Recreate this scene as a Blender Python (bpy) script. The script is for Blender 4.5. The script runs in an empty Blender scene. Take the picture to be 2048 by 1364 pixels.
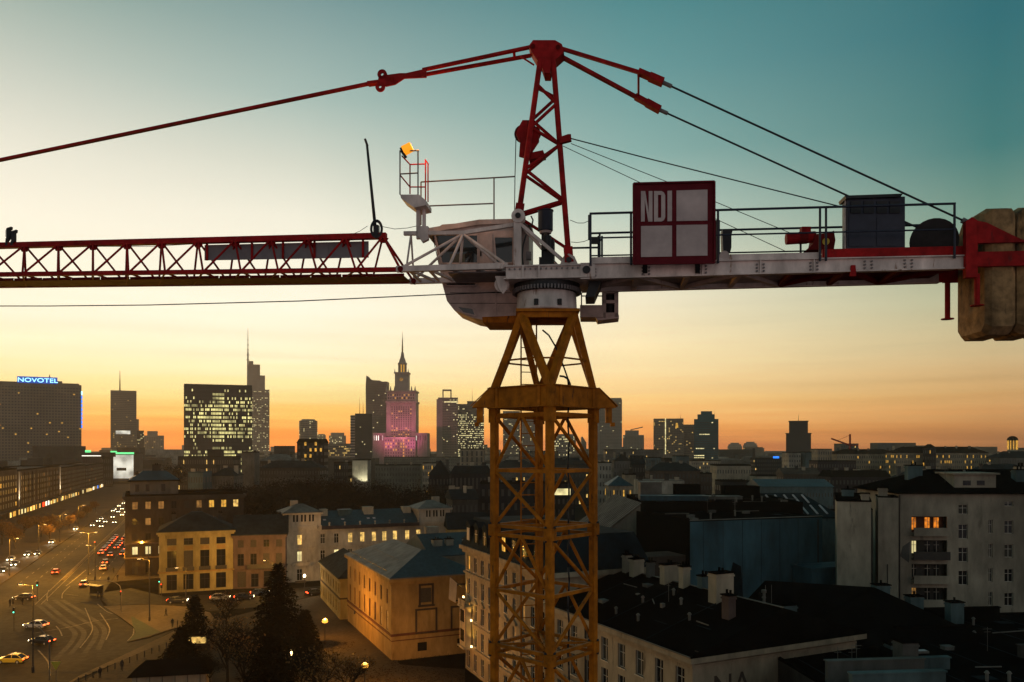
import bpy, math, random
from math import sin, cos, pi, radians, atan2, sqrt, tan
from mathutils import Vector, Matrix
RND = random.Random(11)
S = bpy.context.scene
COL = S.collection
# ---------------------------------------------------------------- camera
F, CX, HY, HC = 1600.0, 1024.0, 895.0, 35.0        # focal length in photo pixels, horizon row, drone height
cam = bpy.data.objects.new('camera', bpy.data.cameras.new('camera'))
COL.objects.link(cam)
cam.location = (0, 0, HC); cam.rotation_euler = (pi/2, 0, 0)
cam.data.sensor_width = 36; cam.data.lens = F/2048*36
cam.data.shift_y = (HY-682)/2048
cam.data.clip_start = 0.5; cam.data.clip_end = 20000
S.camera = cam
S.cycles.use_denoising = True
S.cycles.max_bounces = 5; S.cycles.diffuse_bounces = 2; S.cycles.glossy_bounces = 2
S.cycles.transmission_bounces = 3; S.cycles.transparent_max_bounces = 6; S.cycles.volume_bounces = 0
S.cycles.sample_clamp_indirect = 4.0; S.cycles.caustics_reflective = False; S.cycles.caustics_refractive = False
vs = S.view_settings
vs.view_transform = 'Standard'; vs.look = 'None'; vs.exposure = 0.0; vs.gamma = 1.0; vs.use_curve_mapping = False

def lin(c):
    return tuple(((x/255)/12.92 if x/255 <= .04045 else ((x/255+.055)/1.055)**2.4) for x in c)
# ---------------------------------------------------------------- dusk sky
W = bpy.data.worlds.new('World'); S.world = W; W.use_nodes = True
nt = W.node_tree; nt.nodes.clear()
def N(t, typ, **k):
    n = t.nodes.new(typ)
    for a, b in k.items(): setattr(n, a, b)
    return n
def M2(t, op, a, b=None, c=None):
    n = N(t, 'ShaderNodeMath', operation=op)
    for i, v in enumerate((a, b, c)):
        if v is None: continue
        if isinstance(v, (int, float)): n.inputs[i].default_value = v
        else: t.links.new(v, n.inputs[i])
    return n.outputs[0]
SUN_AZ = radians(-33)                                # sunset point, left of the view axis
tc = N(nt, 'ShaderNodeTexCoord'); sx = N(nt, 'ShaderNodeSeparateXYZ'); nt.links.new(tc.outputs['Generated'], sx.inputs[0])
zz = M2(nt, 'MAXIMUM', M2(nt, 'MINIMUM', sx.outputs[2], 1.0), 0.0)
elev = M2(nt, 'DIVIDE', M2(nt, 'ARCSINE', zz), pi/2)           # 0 horizon .. 1 zenith
hl = M2(nt, 'SQRT', M2(nt, 'MAXIMUM', M2(nt, 'SUBTRACT', 1.0, M2(nt, 'MULTIPLY', sx.outputs[2], sx.outputs[2])), 1e-5))
dd = M2(nt, 'DIVIDE', M2(nt, 'ADD', M2(nt, 'MULTIPLY', sx.outputs[0], sin(SUN_AZ)), M2(nt, 'MULTIPLY', sx.outputs[1], cos(SUN_AZ))), hl)
ang = M2(nt, 'MULTIPLY', M2(nt, 'ARCCOSINE', M2(nt, 'MAXIMUM', M2(nt, 'MINIMUM', dd, 1.0), -1.0)), 180/pi)
# faint level streaks of cirrus low in the sky
mp = N(nt, 'ShaderNodeMapping'); mp.inputs['Scale'].default_value = (2.2, 2.2, 75); nt.links.new(tc.outputs['Generated'], mp.inputs[0])
nz = N(nt, 'ShaderNodeTexNoise'); nz.inputs['Scale'].default_value = 1.3; nz.inputs['Detail'].default_value = 3; nt.links.new(mp.outputs[0], nz.inputs[0])
low = M2(nt, 'MAXIMUM', M2(nt, 'SUBTRACT', 1.0, M2(nt, 'MULTIPLY', elev, 9.0)), 0.0)
elev = M2(nt, 'MAXIMUM', M2(nt, 'ADD', elev, M2(nt, 'MULTIPLY', M2(nt, 'MULTIPLY', M2(nt, 'SUBTRACT', nz.outputs[0], 0.5), low), 0.026)), 0.0)
HAZE, HAZE_R, HAZE_TOP, HAZE_L = .00011, 3000., 345., (.42, .26, .12)
def clear(c, d):                                     # sky radiance behind the haze that leaves colour c in front of it
    T = math.exp(-HAZE*min((HAZE_TOP-HC)/max(sin(radians(d)), 1e-3), HAZE_R*1.05))
    return tuple(max((x-l*(1-T))/T, x*.6) for x, l in zip(c, HAZE_L))
def ramp(stops):
    r = N(nt, 'ShaderNodeValToRGB'); e = r.color_ramp.elements
    r.color_ramp.interpolation = 'LINEAR'
    while len(e) < len(stops): e.new(0.5)
    for i, (d, c) in enumerate(stops):
        e[i].position = d/90; e[i].color = (lin(c) if d > 35 else clear(lin(c), d))+(1,)
    nt.links.new(elev, r.inputs[0]); return r.outputs[0]
ZEN = [(40, (62, 108, 112)), (90, (46, 84, 90))]
SKY = [
 (0,  ramp([(0, (244, 146, 76)), (1.0, (254, 158, 78)), (2.2, (255, 196, 106)), (3.6, (255, 226, 148)), (5.5, (255, 240, 190)), (8.5, (255, 246, 218)), (14, (252, 244, 222)), (18, (234, 230, 212)), (22, (202, 206, 192)), (27, (150, 170, 160))] + ZEN)),
 (18, ramp([(0, (246, 146, 76)), (1.0, (254, 160, 77)), (2.2, (255, 200, 106)), (3.8, (255, 230, 152)), (6, (255, 242, 198)), (9.5, (255, 247, 222)), (15.5, (243, 238, 218)), (19, (214, 216, 200)), (23, (170, 189, 180)), (29, (124, 153, 152))] + ZEN)),
 (42, ramp([(0, (222, 140, 84)), (1.2, (253, 172, 92)), (3.2, (255, 206, 130)), (6, (255, 228, 172)), (10.5, (244, 232, 200)), (16, (190, 204, 188)), (20, (142, 175, 167)), (25, (110, 154, 153)), (29, (88, 138, 140))] + ZEN)),
 (64, ramp([(0, (168, 116, 74)), (1.6, (206, 146, 88)), (3.5, (214, 168, 108)), (6, (212, 186, 138)), (9, (188, 184, 148)), (14, (122, 150, 132)), (18, (78, 126, 121)), (25, (54, 112, 117))] + ZEN)),
 (110, ramp([(0, (150, 124, 108)), (4, (178, 154, 140)), (10, (176, 164, 154)), (18, (134, 150, 150)), (26, (92, 128, 134))] + ZEN)),
 (180, ramp([(0, (176, 158, 150)), (5, (206, 184, 172)), (12, (204, 186, 178)), (22, (172, 172, 172)), (34, (118, 138, 142))] + ZEN)),
]
cur = SKY[0][1]
for (a0, _), (a1, c1) in zip(SKY, SKY[1:]):
    mr = N(nt, 'ShaderNodeMapRange'); mr.inputs[1].default_value = a0; mr.inputs[2].default_value = a1
    nt.links.new(ang, mr.inputs[0])
    mx = N(nt, 'ShaderNodeMix', data_type='RGBA'); nt.links.new(mr.outputs[0], mx.inputs[0])
    nt.links.new(cur, mx.inputs[6]); nt.links.new(c1, mx.inputs[7]); cur = mx.outputs[2]
bg = N(nt, 'ShaderNodeBackground')
mp2 = N(nt, 'ShaderNodeMapping'); mp2.inputs['Scale'].default_value = (1.6, 1.6, 42); mp2.inputs['Rotation'].default_value = (.012, .02, 0); nt.links.new(tc.outputs['Generated'], mp2.inputs[0])
nz2 = N(nt, 'ShaderNodeTexNoise'); nz2.inputs['Scale'].default_value = 1.7; nz2.inputs['Detail'].default_value = 5; nz2.inputs['Distortion'].default_value = .4; nt.links.new(mp2.outputs[0], nz2.inputs[0])
lw2 = M2(nt, 'MAXIMUM', M2(nt, 'SUBTRACT', 1.0, M2(nt, 'MULTIPLY', elev, 7.0)), 0.0)
nt.links.new(M2(nt, 'ADD', 1.0, M2(nt, 'MULTIPLY', M2(nt, 'MULTIPLY', M2(nt, 'SUBTRACT', nz2.outputs[0], 0.5), lw2), 0.55)), bg.inputs[1])
# the air's own blue: a weak physical twilight sky under the graded one
nsk = N(nt, 'ShaderNodeTexSky', sky_type='NISHITA'); nsk.sun_disc = False
nsk.sun_elevation = radians(1.0); nsk.sun_rotation = SUN_AZ; nsk.dust_density = 2.0
bg2 = N(nt, 'ShaderNodeBackground'); bg2.inputs[1].default_value = 0.004
nt.links.new(nsk.outputs[0], bg2.inputs[0])
ads = N(nt, 'ShaderNodeAddShader')
wo = N(nt, 'ShaderNodeOutputWorld'); nt.links.new(cur, bg.inputs[0])
nt.links.new(bg.outputs[0], ads.inputs[0]); nt.links.new(bg2.outputs[0], ads.inputs[1]); nt.links.new(ads.outputs[0], wo.inputs[0])
# last glow of the set sun
sun = bpy.data.objects.new('sun', bpy.data.lights.new('sun', 'SUN')); COL.objects.link(sun)
sun.data.energy = 0.75; sun.data.angle = radians(14); sun.data.color = (1.0, 0.55, 0.2)
sd = Vector((sin(SUN_AZ)*cos(radians(3)), cos(SUN_AZ)*cos(radians(3)), sin(radians(3))))
sun.rotation_euler = sd.to_track_quat('Z', 'Y').to_euler()

# ---------------------------------------------------------------- helpers
def P(px, py, Y): return Vector(((px-CX)/F*Y, Y, HC+(HY-py)/F*Y))
def G(px, py, z=0):
    Y = (HC-z)*F/(py-HY); return Vector(((px-CX)/F*Y, Y, z))
V = Vector
class MB:
    def __init__(s): s.v = []; s.f = []; s.m = []
    def add(s, vs, fs, m=0):
        o = len(s.v); s.v += [tuple(x) for x in vs]; s.f += [tuple(i+o for i in f) for f in fs]; s.m += [m]*len(fs); return s
    def box(s, a, b, m=0):
        x0, y0, z0 = a; x1, y1, z1 = b
        return s.add([(x0,y0,z0),(x1,y0,z0),(x1,y1,z0),(x0,y1,z0),(x0,y0,z1),(x1,y0,z1),(x1,y1,z1),(x0,y1,z1)],
                     [(0,3,2,1),(4,5,6,7),(0,1,5,4),(1,2,6,5),(2,3,7,6),(3,0,4,7)], m)
    def bar(s, p, q, w, h=None, m=0, up=(0,0,1)):
        p, q = V(p), V(q); d = (q-p).normalized(); u = V(up)
        if abs(d.dot(u)) > .98: u = V((0,1,0))
        a = d.cross(u).normalized()*w/2; b = a.cross(d).normalized()*(h or w)/2
        return s.add([p-a-b,p+a-b,p+a+b,p-a+b,q-a-b,q+a-b,q+a+b,q-a+b],
                     [(0,1,2,3),(7,6,5,4),(0,4,5,1),(1,5,6,2),(2,6,7,3),(3,7,4,0)], m)
    def tube(s, p, q, r, n=8, r2=None, m=0, cap=True):
        p, q = V(p), V(q); d = (q-p).normalized(); u = V((0,0,1)) if abs(d.z) < .95 else V((0,1,0))
        a = d.cross(u).normalized(); b = a.cross(d); r2 = r if r2 is None else r2
        vs = [p+(a*cos(2*pi*i/n)+b*sin(2*pi*i/n))*r for i in range(n)]+[q+(a*cos(2*pi*i/n)+b*sin(2*pi*i/n))*r2 for i in range(n)]
        fs = [(i,(i+1)%n,n+(i+1)%n,n+i) for i in range(n)]
        if cap: fs += [tuple(range(n))[::-1], tuple(range(n,2*n))]
        return s.add(vs, fs, m)
    def path(s, pts, r, n=6, m=0):
        for p, q in zip(pts, pts[1:]): s.tube(p, q, r, n, m=m)
        return s
    def prism(s, poly, z0, z1, m=0):                 # poly in xy
        n = len(poly)
        return s.add([(x,y,z0) for x,y in poly]+[(x,y,z1) for x,y in poly],
                     [tuple(range(n))[::-1], tuple(range(n,2*n))]+[(i,(i+1)%n,n+(i+1)%n,n+i) for i in range(n)], m)
    def plate(s, pts, off, m=0):                     # 3d polygon extruded by vector off
        n = len(pts); off = V(off)
        return s.add([V(p) for p in pts]+[V(p)+off for p in pts],
                     [tuple(range(n))[::-1], tuple(range(n,2*n))]+[(i,(i+1)%n,n+(i+1)%n,n+i) for i in range(n)], m)
    def lathe(s, prof, c=(0,0,0), n=24, m=0):
        k = len(prof); vs = [(c[0]+r*cos(2*pi*i/n), c[1]+r*sin(2*pi*i/n), c[2]+z) for i in range(n) for r, z in prof]
        fs = [(i*k+j, ((i+1)%n)*k+j, ((i+1)%n)*k+j+1, i*k+j+1) for i in range(n) for j in range(k-1)]
        fs += [tuple(i*k for i in range(n))[::-1], tuple(i*k+k-1 for i in range(n))]
        return s.add(vs, fs, m)
    def mesh(s, name, mats, smooth=False):
        me = bpy.data.meshes.new(name); me.from_pydata(s.v, [], s.f)
        if not isinstance(mats, (list, tuple)): mats = [mats]
        for x in mats: me.materials.append(MAT[x])
        if len(mats) > 1: me.polygons.foreach_set('material_index', s.m)
        if smooth: me.polygons.foreach_set('use_smooth', [True]*len(me.polygons))
        me.update(); return me
MAT = {}
def mat(key, col, rough=.75, var=.35, scale=1.0, metal=0., stretch=(1,1,1), bump=0., spec=.3, emit=None, es=0., var2=0., scale2=.1, rust=None):
    m = bpy.data.materials.new(key); m.use_nodes = True; t = m.node_tree; b = t.nodes['Principled BSDF']
    b.inputs['Roughness'].default_value = rough; b.inputs['Metallic'].default_value = metal
    b.inputs['Specular IOR Level'].default_value = spec
    b.inputs['Base Color'].default_value = tuple(col)+(1,)
    if var > 0:
        g = N(t, 'ShaderNodeNewGeometry'); mp = N(t, 'ShaderNodeMapping'); mp.inputs['Scale'].default_value = stretch
        t.links.new(g.outputs['Position'], mp.inputs[0])
        n = N(t, 'ShaderNodeTexNoise'); n.inputs['Scale'].default_value = scale; n.inputs['Detail'].default_value = 6; n.inputs['Roughness'].default_value = .62
        t.links.new(mp.outputs[0], n.inputs[0])
        mr = N(t, 'ShaderNodeMapRange'); mr.inputs[1].default_value = .3; mr.inputs[2].default_value = .72
        mr.inputs[3].default_value = 1-var; mr.inputs[4].default_value = 1+var*.6; t.links.new(n.outputs[0], mr.inputs[0])
        mx = N(t, 'ShaderNodeMix', data_type='RGBA', blend_type='MULTIPLY'); mx.inputs[0].default_value = 1
        mx.inputs[6].default_value = tuple(col)+(1,)
        fac = mr.outputs[0]
        if var2 > 0:
            n2 = N(t, 'ShaderNodeTexNoise'); n2.inputs['Scale'].default_value = scale2; n2.inputs['Detail'].default_value = 3; t.links.new(g.outputs['Position'], n2.inputs[0])
            m2 = N(t, 'ShaderNodeMapRange'); m2.inputs[1].default_value = .35; m2.inputs[2].default_value = .65; m2.inputs[3].default_value = 1-var2; m2.inputs[4].default_value = 1+var2*.5
            t.links.new(n2.outputs[0], m2.inputs[0]); fac = M2(t, 'MULTIPLY', fac, m2.outputs[0])
        t.links.new(fac, mx.inputs[7]); outc = mx.outputs[2]
        if rust:                                       # runs and chips of rust or grime: (colour, threshold, scale)
            mp3 = N(t, 'ShaderNodeMapping'); mp3.inputs['Scale'].default_value = (1, 1, .22); t.links.new(g.outputs['Position'], mp3.inputs[0])
            n3 = N(t, 'ShaderNodeTexNoise'); n3.inputs['Scale'].default_value = rust[2]; n3.inputs['Detail'].default_value = 7; n3.inputs['Roughness'].default_value = .7; t.links.new(mp3.outputs[0], n3.inputs[0])
            r3 = N(t, 'ShaderNodeMapRange'); r3.inputs[1].default_value = rust[1]; r3.inputs[2].default_value = rust[1]+.09; t.links.new(n3.outputs[0], r3.inputs[0])
            m3 = N(t, 'ShaderNodeMix', data_type='RGBA'); t.links.new(r3.outputs[0], m3.inputs[0]); t.links.new(outc, m3.inputs[6]); m3.inputs[7].default_value = tuple(rust[0])+(1,); outc = m3.outputs[2]
        t.links.new(outc, b.inputs['Base Color'])
        r2 = N(t, 'ShaderNodeMapRange'); r2.inputs[3].default_value = min(1, rough+.12); r2.inputs[4].default_value = max(.05, rough-.12); t.links.new(n.outputs[0], r2.inputs[0]); t.links.new(r2.outputs[0], b.inputs['Roughness'])
        if bump > 0:
            bp = N(t, 'ShaderNodeBump'); bp.inputs['Strength'].default_value = bump; bp.inputs['Distance'].default_value = .05; t.links.new(n.outputs[0], bp.inputs['Height']); t.links.new(bp.outputs[0], b.inputs['Normal'])
    if emit:
        b.inputs['Emission Color'].default_value = tuple(emit)+(1,); b.inputs['Emission Strength'].default_value = es
        m.cycles.emission_sampling = 'NONE'
        if var2 < 0:                                   # uneven interior seen through a lit pane
            g = N(t, 'ShaderNodeNewGeometry'); n = N(t, 'ShaderNodeTexNoise'); n.inputs['Scale'].default_value = scale2; n.inputs['Detail'].default_value = 2
            t.links.new(g.outputs['Position'], n.inputs[0]); mr = N(t, 'ShaderNodeMapRange'); mr.inputs[1].default_value = .35; mr.inputs[2].default_value = .65
            mr.inputs[3].default_value = es*(1+var2); mr.inputs[4].default_value = es; t.links.new(n.outputs[0], mr.inputs[0]); t.links.new(mr.outputs[0], b.inputs['Emission Strength'])
    MAT[key] = m; return m

# crane paint
mat('red', (.33,.008,.009), .65, .4, 6, bump=.05, spec=.12, var2=.3, scale2=1.2, rust=((.09,.012,.012), .60, 7.0))
mat('red_dark', (.13,.006,.006), .7, .35, 5, spec=.1)
mat('white_paint', (.66,.55,.51), .55, .38, 3.2, stretch=(1,1,.4), bump=.04, var2=.25, scale2=.9, rust=((.20,.095,.05), .60, 5.5))
mat('cab_paint', (.56,.43,.385), .55, .35, 3, var2=.25, scale2=.8, rust=((.16,.09,.06), .62, 4.0))
mat('yellow', (.41,.128,.004), .65, .45, 5, spec=.15, bump=.08, var2=.3, scale2=.8, rust=((.07,.03,.012), .60, 7.0))
mat('black_steel', (.012,.012,.014), .5, .4, 8)
mat('navy_steel', (.016,.020,.038), .45, .35, 5)
mat('grey_steel', (.16,.14,.14), .5, .3, 6)
mat('rope', (.02,.022,.025), .5, 0)
mat('banner', (.20,.18,.19), .6, .25, 2.5)
mat('sign_red', (.11,.004,.010), .6, .25, 3, spec=.12)
mat('sign_white', (.46,.37,.36), .55, .22, 2.2, var2=.12, scale2=1)
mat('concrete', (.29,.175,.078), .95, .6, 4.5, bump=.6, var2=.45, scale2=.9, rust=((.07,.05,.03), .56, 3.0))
mat('glass_dark', (.012,.016,.018), .08, 0, spec=.6)
mat('beacon', (.8,.3,.02), .3, 0, emit=(1,.34,.015), es=1.0)
# town
mat('asphalt', (.030,.026,.021), .88, .35, .8, spec=.06, var2=.35, scale2=.06, bump=.1)
mat('paving', (.050,.037,.024), .92, .3, 1.6, spec=.05, var2=.3, scale2=.09)
mat('paving_pale', (.090,.067,.042), .92, .3, 1.2, spec=.05, var2=.25, scale2=.12)
mat('asphalt_worn', (.044,.037,.029), .8, .4, .9, spec=.08, var2=.4, scale2=.1)
mat('curtain', (.040,.034,.026), .8, .3, 4)
mat('lit_screen', (.5,.5,.5), .5, 0, emit=(1,.95,.78), es=.9, var2=-.7, scale2=.09)
mat('earth', (.018,.016,.012), 1, .45, .3, spec=0, var2=.4, scale2=.02)
mat('lawn', (.022,.032,.010), .95, .5, 1.5)
mat('paint_line', (.20,.17,.125), .9, .7, 1.6, spec=.05)
mat('tar', (.0035,.0040,.0042), 1, .5, .7, spec=0, var2=.4, scale2=.15)
mat('tar_blue', (.007,.015,.019), .9, .4, .8, spec=.04, var2=.3, scale2=.2)
mat('metal_teal', (.012,.042,.053), .6, .35, .5, var2=.35, scale2=.15, stretch=(3,3,1))
mat('metal_grey', (.125,.108,.088), .7, .35, .6, var2=.3, scale2=.15)
mat('slate', (.019,.025,.026), .9, .4, .9, spec=.06, var2=.35, scale2=.2)
mat('teal_wall', (.030,.080,.098), .85, .4, .5, stretch=(1,1,.3), var2=.4, scale2=.12)
mat('glass', (.008,.009,.010), .15, 0, spec=.22)
mat('frame_white', (.46,.40,.32), .6, .2, 3)
mat('frame_dark', (.03,.025,.02), .6, .2, 3)
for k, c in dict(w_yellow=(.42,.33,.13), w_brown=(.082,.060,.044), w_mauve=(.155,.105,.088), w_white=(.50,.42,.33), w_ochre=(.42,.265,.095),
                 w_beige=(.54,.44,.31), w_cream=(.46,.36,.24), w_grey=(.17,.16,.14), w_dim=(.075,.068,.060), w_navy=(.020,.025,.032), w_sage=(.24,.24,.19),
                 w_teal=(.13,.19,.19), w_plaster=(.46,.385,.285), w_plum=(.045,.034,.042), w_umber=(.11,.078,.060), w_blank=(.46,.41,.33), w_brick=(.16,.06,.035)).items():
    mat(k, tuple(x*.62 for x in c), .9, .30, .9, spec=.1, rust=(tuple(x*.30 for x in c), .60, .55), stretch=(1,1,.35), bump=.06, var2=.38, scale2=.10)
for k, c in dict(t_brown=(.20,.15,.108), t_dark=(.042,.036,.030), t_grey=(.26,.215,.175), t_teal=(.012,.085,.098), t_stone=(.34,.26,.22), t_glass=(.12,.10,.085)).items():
    mat(k, c, .55, .2, .05, var2=.15, scale2=.02)
mat('t_win', (.045,.040,.036), .4, 0)
mat('lit_warm', (.3,.2,.08), .5, 0, emit=(1,.62,.16), es=1.25, var2=-.75, scale2=1.1)
mat('lit_gold', (.3,.2,.08), .5, 0, emit=(1,.50,.06), es=1.0, var2=-.7, scale2=1.2)
mat('lit_pale', (.3,.3,.2), .5, 0, emit=(1,.84,.38), es=1.25, var2=-.6, scale2=.25)
mat('lit_green', (.3,.3,.2), .5, 0, emit=(1,.88,.33), es=1.3, var2=-.85, scale2=.12)
mat('lit_dim', (.2,.1,.05), .5, 0, emit=(1,.48,.10), es=.35, var2=-.8, scale2=1.0)
mat('lit_amber', (.3,.1,.02), .5, 0, emit=(1,.28,.02), es=.9, var2=-.8, scale2=1.6)
mat('shop_glow', (.5,.4,.2), .5, 0, emit=(1,.60,.16), es=2.4, var2=-.5, scale2=.6)
mat('lit_white', (.5,.5,.5), .5, 0, emit=(1,.95,.78), es=1.6)
mat('neon_blue', (.02,.1,.5), .5, 0, emit=(.02,.22,1), es=1.5)
mat('sign_blue', (.01,.04,.2), .5, 0, emit=(.01,.10,.55), es=.7)
mat('neon_cyan', (.2,.5,.6), .5, 0, emit=(.35,.85,1), es=2.2)
mat('neon_green', (.1,.5,.2), .5, 0, emit=(.15,.9,.30), es=1.4)
mat('neon_red', (.5,.02,.02), .5, 0, emit=(1,.04,.01), es=3)
mat('go_green', (.1,.5,.4), .5, 0, emit=(.1,1,.6), es=3)
mat('head_lamp', (.6,.6,.5), .3, 0, emit=(1,.84,.50), es=15)
mat('tail_lamp', (.5,.02,.02), .3, 0, emit=(1,.06,.012), es=14)
mat('lamp_orange', (.8,.5,.2), .4, 0, emit=(1,.44,.05), es=1.7)
mat('lamp_warm', (.8,.6,.3), .4, 0, emit=(1,.66,.25), es=9)
mat('bark', (.012,.009,.007), 1, .3, 4, spec=0)
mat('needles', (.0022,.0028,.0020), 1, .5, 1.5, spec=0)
mat('leaf_gold', (.125,.058,.010), .8, .5, 1.5)
mat('leaf_rust', (.020,.0105,.006), 1, .5, 1.0, spec=0)
mat('twig', (.0095,.008,.007), 1, .4, 1, spec=0)
mat('cloth_dark', (.012,.012,.014), .9, .3, 6)
mat('skin', (.22,.12,.08), .6, 0)
for k, c in dict(car_white=(.55,.52,.46), car_black=(.012,.012,.014), car_silver=(.30,.29,.27), car_yellow=(.50,.36,.03), car_red=(.16,.02,.015), car_navy=(.02,.03,.05)).items():
    mat(k, c, .3, .1, 3, spec=.5)
mat('rubber', (.012,.012,.012), .85, 0)

def ob(name, me, parent=None, mtx=None, kind=None, label=None):
    o = bpy.data.objects.new(name, me); COL.objects.link(o)
    if parent is not None: o.parent = parent
    if mtx is not None: o.matrix_basis = mtx
    if kind: o['kind'] = kind
    if label: o['label'] = label
    return o
def part(name, mb, mats, parent, kind=None, smooth=False, label=None, mtx=None):
    return ob(name, mb.mesh(name, mats, smooth), parent, mtx, kind, label)
def tag(o, label, cat, group=None):
    o['label'] = label; o['category'] = cat
    if group: o['group'] = group
    return o
def thing(name, label, cat, loc=(0,0,0), rz=0., group=None):
    o = bpy.data.objects.new(name, None); COL.objects.link(o); o.empty_display_size = .5
    o.location = loc; o.rotation_euler = (0,0,rz); return tag(o, label, cat, group)
def copy_tree(o, parent=None):
    c = o.copy(); COL.objects.link(c); c.parent = parent
    for ch in o.children: copy_tree(ch, c)
    return c
_unit = {}
def member(name, p, q, w, m, parent, h=None, rnd=False):     # a strut: one shared unit bar, scaled into place
    k = (m, rnd)
    if k not in _unit:
        mb = MB()
        if rnd: mb.tube((0,0,0), (0,0,1), .5, 10)
        else: mb.box((-.5,-.5,0), (.5,.5,1))
        _unit[k] = mb.mesh('strut', m)
        if rnd:
            for pl in _unit[k].polygons: pl.use_smooth = len(pl.vertices) == 4
    p, q = V(p), V(q); d = q-p; L = d.length; d.normalize()
    u = V((0,0,1)) if abs(d.z) < .9 else V((0,1,0))
    a = d.cross(u).normalized(); b = a.cross(d).normalized()
    R = Matrix((a, b, d)).transposed().to_4x4()
    return ob(name, _unit[k], parent, Matrix.Translation(p) @ R @ Matrix.Diagonal((w, h or w, L, 1)))
# ================================================================ the tower crane
X0, Y0, TA = .77, 18.2, radians(6)
ca, sa = cos(TA), sin(TA)
crane = thing('tower_crane', 'red, white and yellow tower crane filling the foreground above the city', 'crane', (X0, Y0, 0))
def C(px, py, v):                                    # photo point at lane v (metres behind the jib axis) -> crane coordinates
    k = (px-CX)/F; u = (k*(Y0+v*ca)-X0-v*sa)/(ca+k*sa); Yw = Y0-u*sa+v*ca
    return V((u*ca+v*sa, -u*sa+v*ca, HC+(HY-py)/F*Yw))
def U(u, v, z): return V((u*ca+v*sa, -u*sa+v*ca, z))
def toU(p): return (p.x*ca-p.y*sa, p.x*sa+p.y*ca, p.z)
# ---- mast
PH, RM = radians(4), 1.13
MC = V((-.04, 0, 0))
cor = {'L': MC+V((-cos(PH), -sin(PH), 0))*RM, 'F': MC+V((sin(PH), -cos(PH), 0))*RM, 'R': MC+V((cos(PH), sin(PH), 0))*RM, 'B': MC+V((-sin(PH), cos(PH), 0))*RM}
def cz(c, z): return V((cor[c].x, cor[c].y, z))
faces = [('L','F'), ('F','R'), ('R','B'), ('B','L')]
zs = [35.83-2.69*i for i in range(5)]
rotm = Matrix.Rotation(PH+pi/4, 4, 'Z')
_leg = MB().box((-.071,-.071,0), (.071,.071,2.69)).mesh('leg', 'yellow')
_pl = MB().box((-.10,-.10,-.13), (.10,.10,.13)).box((-.115,-.03,-.10), (.115,.03,-.04)).box((-.03,-.115,.03), (.03,.115,.09)).mesh('joint_plate', 'yellow')
_bolt = MB().tube((-.125,0,0), (.125,0,0), .034, 8).mesh('bolt', 'black_steel')
for i in range(4):
    zt, zb = zs[i], zs[i+1]; zm = (zt+zb)/2
    mb = MB(); jf = MB()
    for a, b in faces:
        mb.bar(cz(a, zt-.10), cz(b, zt-.10), .075)
        jf.bar(cz(a, zb+.10), cz(b, zb+.10), .075)
    for a, b in (('L','R'), ('F','B')): jf.bar(cz(a, zb+.10), cz(b, zb+.10), .05)
    sec = part('mast_section', mb, 'yellow', crane); part('joint_frame', jf, 'yellow', sec)
    for c in 'LFRB':
        ob('leg', _leg, sec, Matrix.Translation(cz(c, zb)) @ rotm)
        ob('joint_plate', _pl, sec, Matrix.Translation(cz(c, zb)) @ rotm)
        for dz in (.09, -.09): ob('bolt', _bolt, sec, Matrix.Translation(cz(c, zb+dz*1.6)) @ Matrix.Rotation(PH, 4, 'Z'))
    for a, b in faces: member('horizontal_strut', cz(a, zm), cz(b, zm), .075, 'yellow', sec)
    T, D_, BO = zt-.10, zm, zb+.10
    def mid(a, b, z): return (cz(a, z)+cz(b, z))/2
    for a, b, up, dn in (('L','F','v','d'), ('R','B','v','v'), ('F','R','d','e'), ('L','B','d','e')):
        for typ, z1, z0 in ((up, T, D_), (dn, D_, BO)):
            if typ == 'v': pr = [(mid(a,b,z1), cz(a,z0)), (mid(a,b,z1), cz(b,z0))]
            elif typ == 'd': pr = [(cz(a,z1), cz(b,z0))]
            else: pr = [(cz(b,z1), cz(a,z0))]
            for p, q in pr: member('diagonal_brace', p, q, .082, 'yellow', sec, rnd=True)
# plain lower mast down to the street, out of view
mb = MB()
for c in 'LFRB': mb.box((cor[c].x-.08, cor[c].y-.08, 0), (cor[c].x+.08, cor[c].y+.08, zs[4]))
for k in range(9):
    for a, b in faces: mb.bar(cz(a, .4+k*2.7), cz(b, .4+k*2.7), .08).bar(cz(a, .4+k*2.7), cz(b, min(3.1+k*2.7, 25)), .08)
part('lower_mast', mb, 'yellow', crane)
# ladder and supply cable inside the mast
lx, ly = cz('L', 0)*.35+cz('B', 0)*.65, cz('B', 0)*.9+cz('L', 0)*.1
la, lb = V((-.56, .35, 0)), V((-.20, .42, 0))
mb = MB(); mb.bar(la+V((0,0,28)), la+V((0,0,38.0)), .035); mb.bar(lb+V((0,0,28)), lb+V((0,0,38.0)), .035)
lad = part('ladder', mb, 'yellow', crane)
for k in range(34): member('rung', la+V((0,0,28.2+k*.285)), lb+V((0,0,28.2+k*.285)), .022, 'yellow', lad, rnd=True)
pts = [C(1138, 737, .2), C(1137, 770, .2)]
pts = [C(1085+50*t, 660+95*t**1.6, .3) for t in (0,.25,.5,.75,1)]+[C(1137+1.6*sin(k*1.9), 770+k*28, .3) for k in range(24)]
part('supply_cable', MB().path(pts, .021), 'rope', crane, smooth=True)
part('hanging_hose', MB().path([C(1119, 752, -.2), C(1128, 753, -.2), C(1136, 758, -.2), C(1141, 770, -.2)], .025), 'rope', crane, smooth=True)
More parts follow.
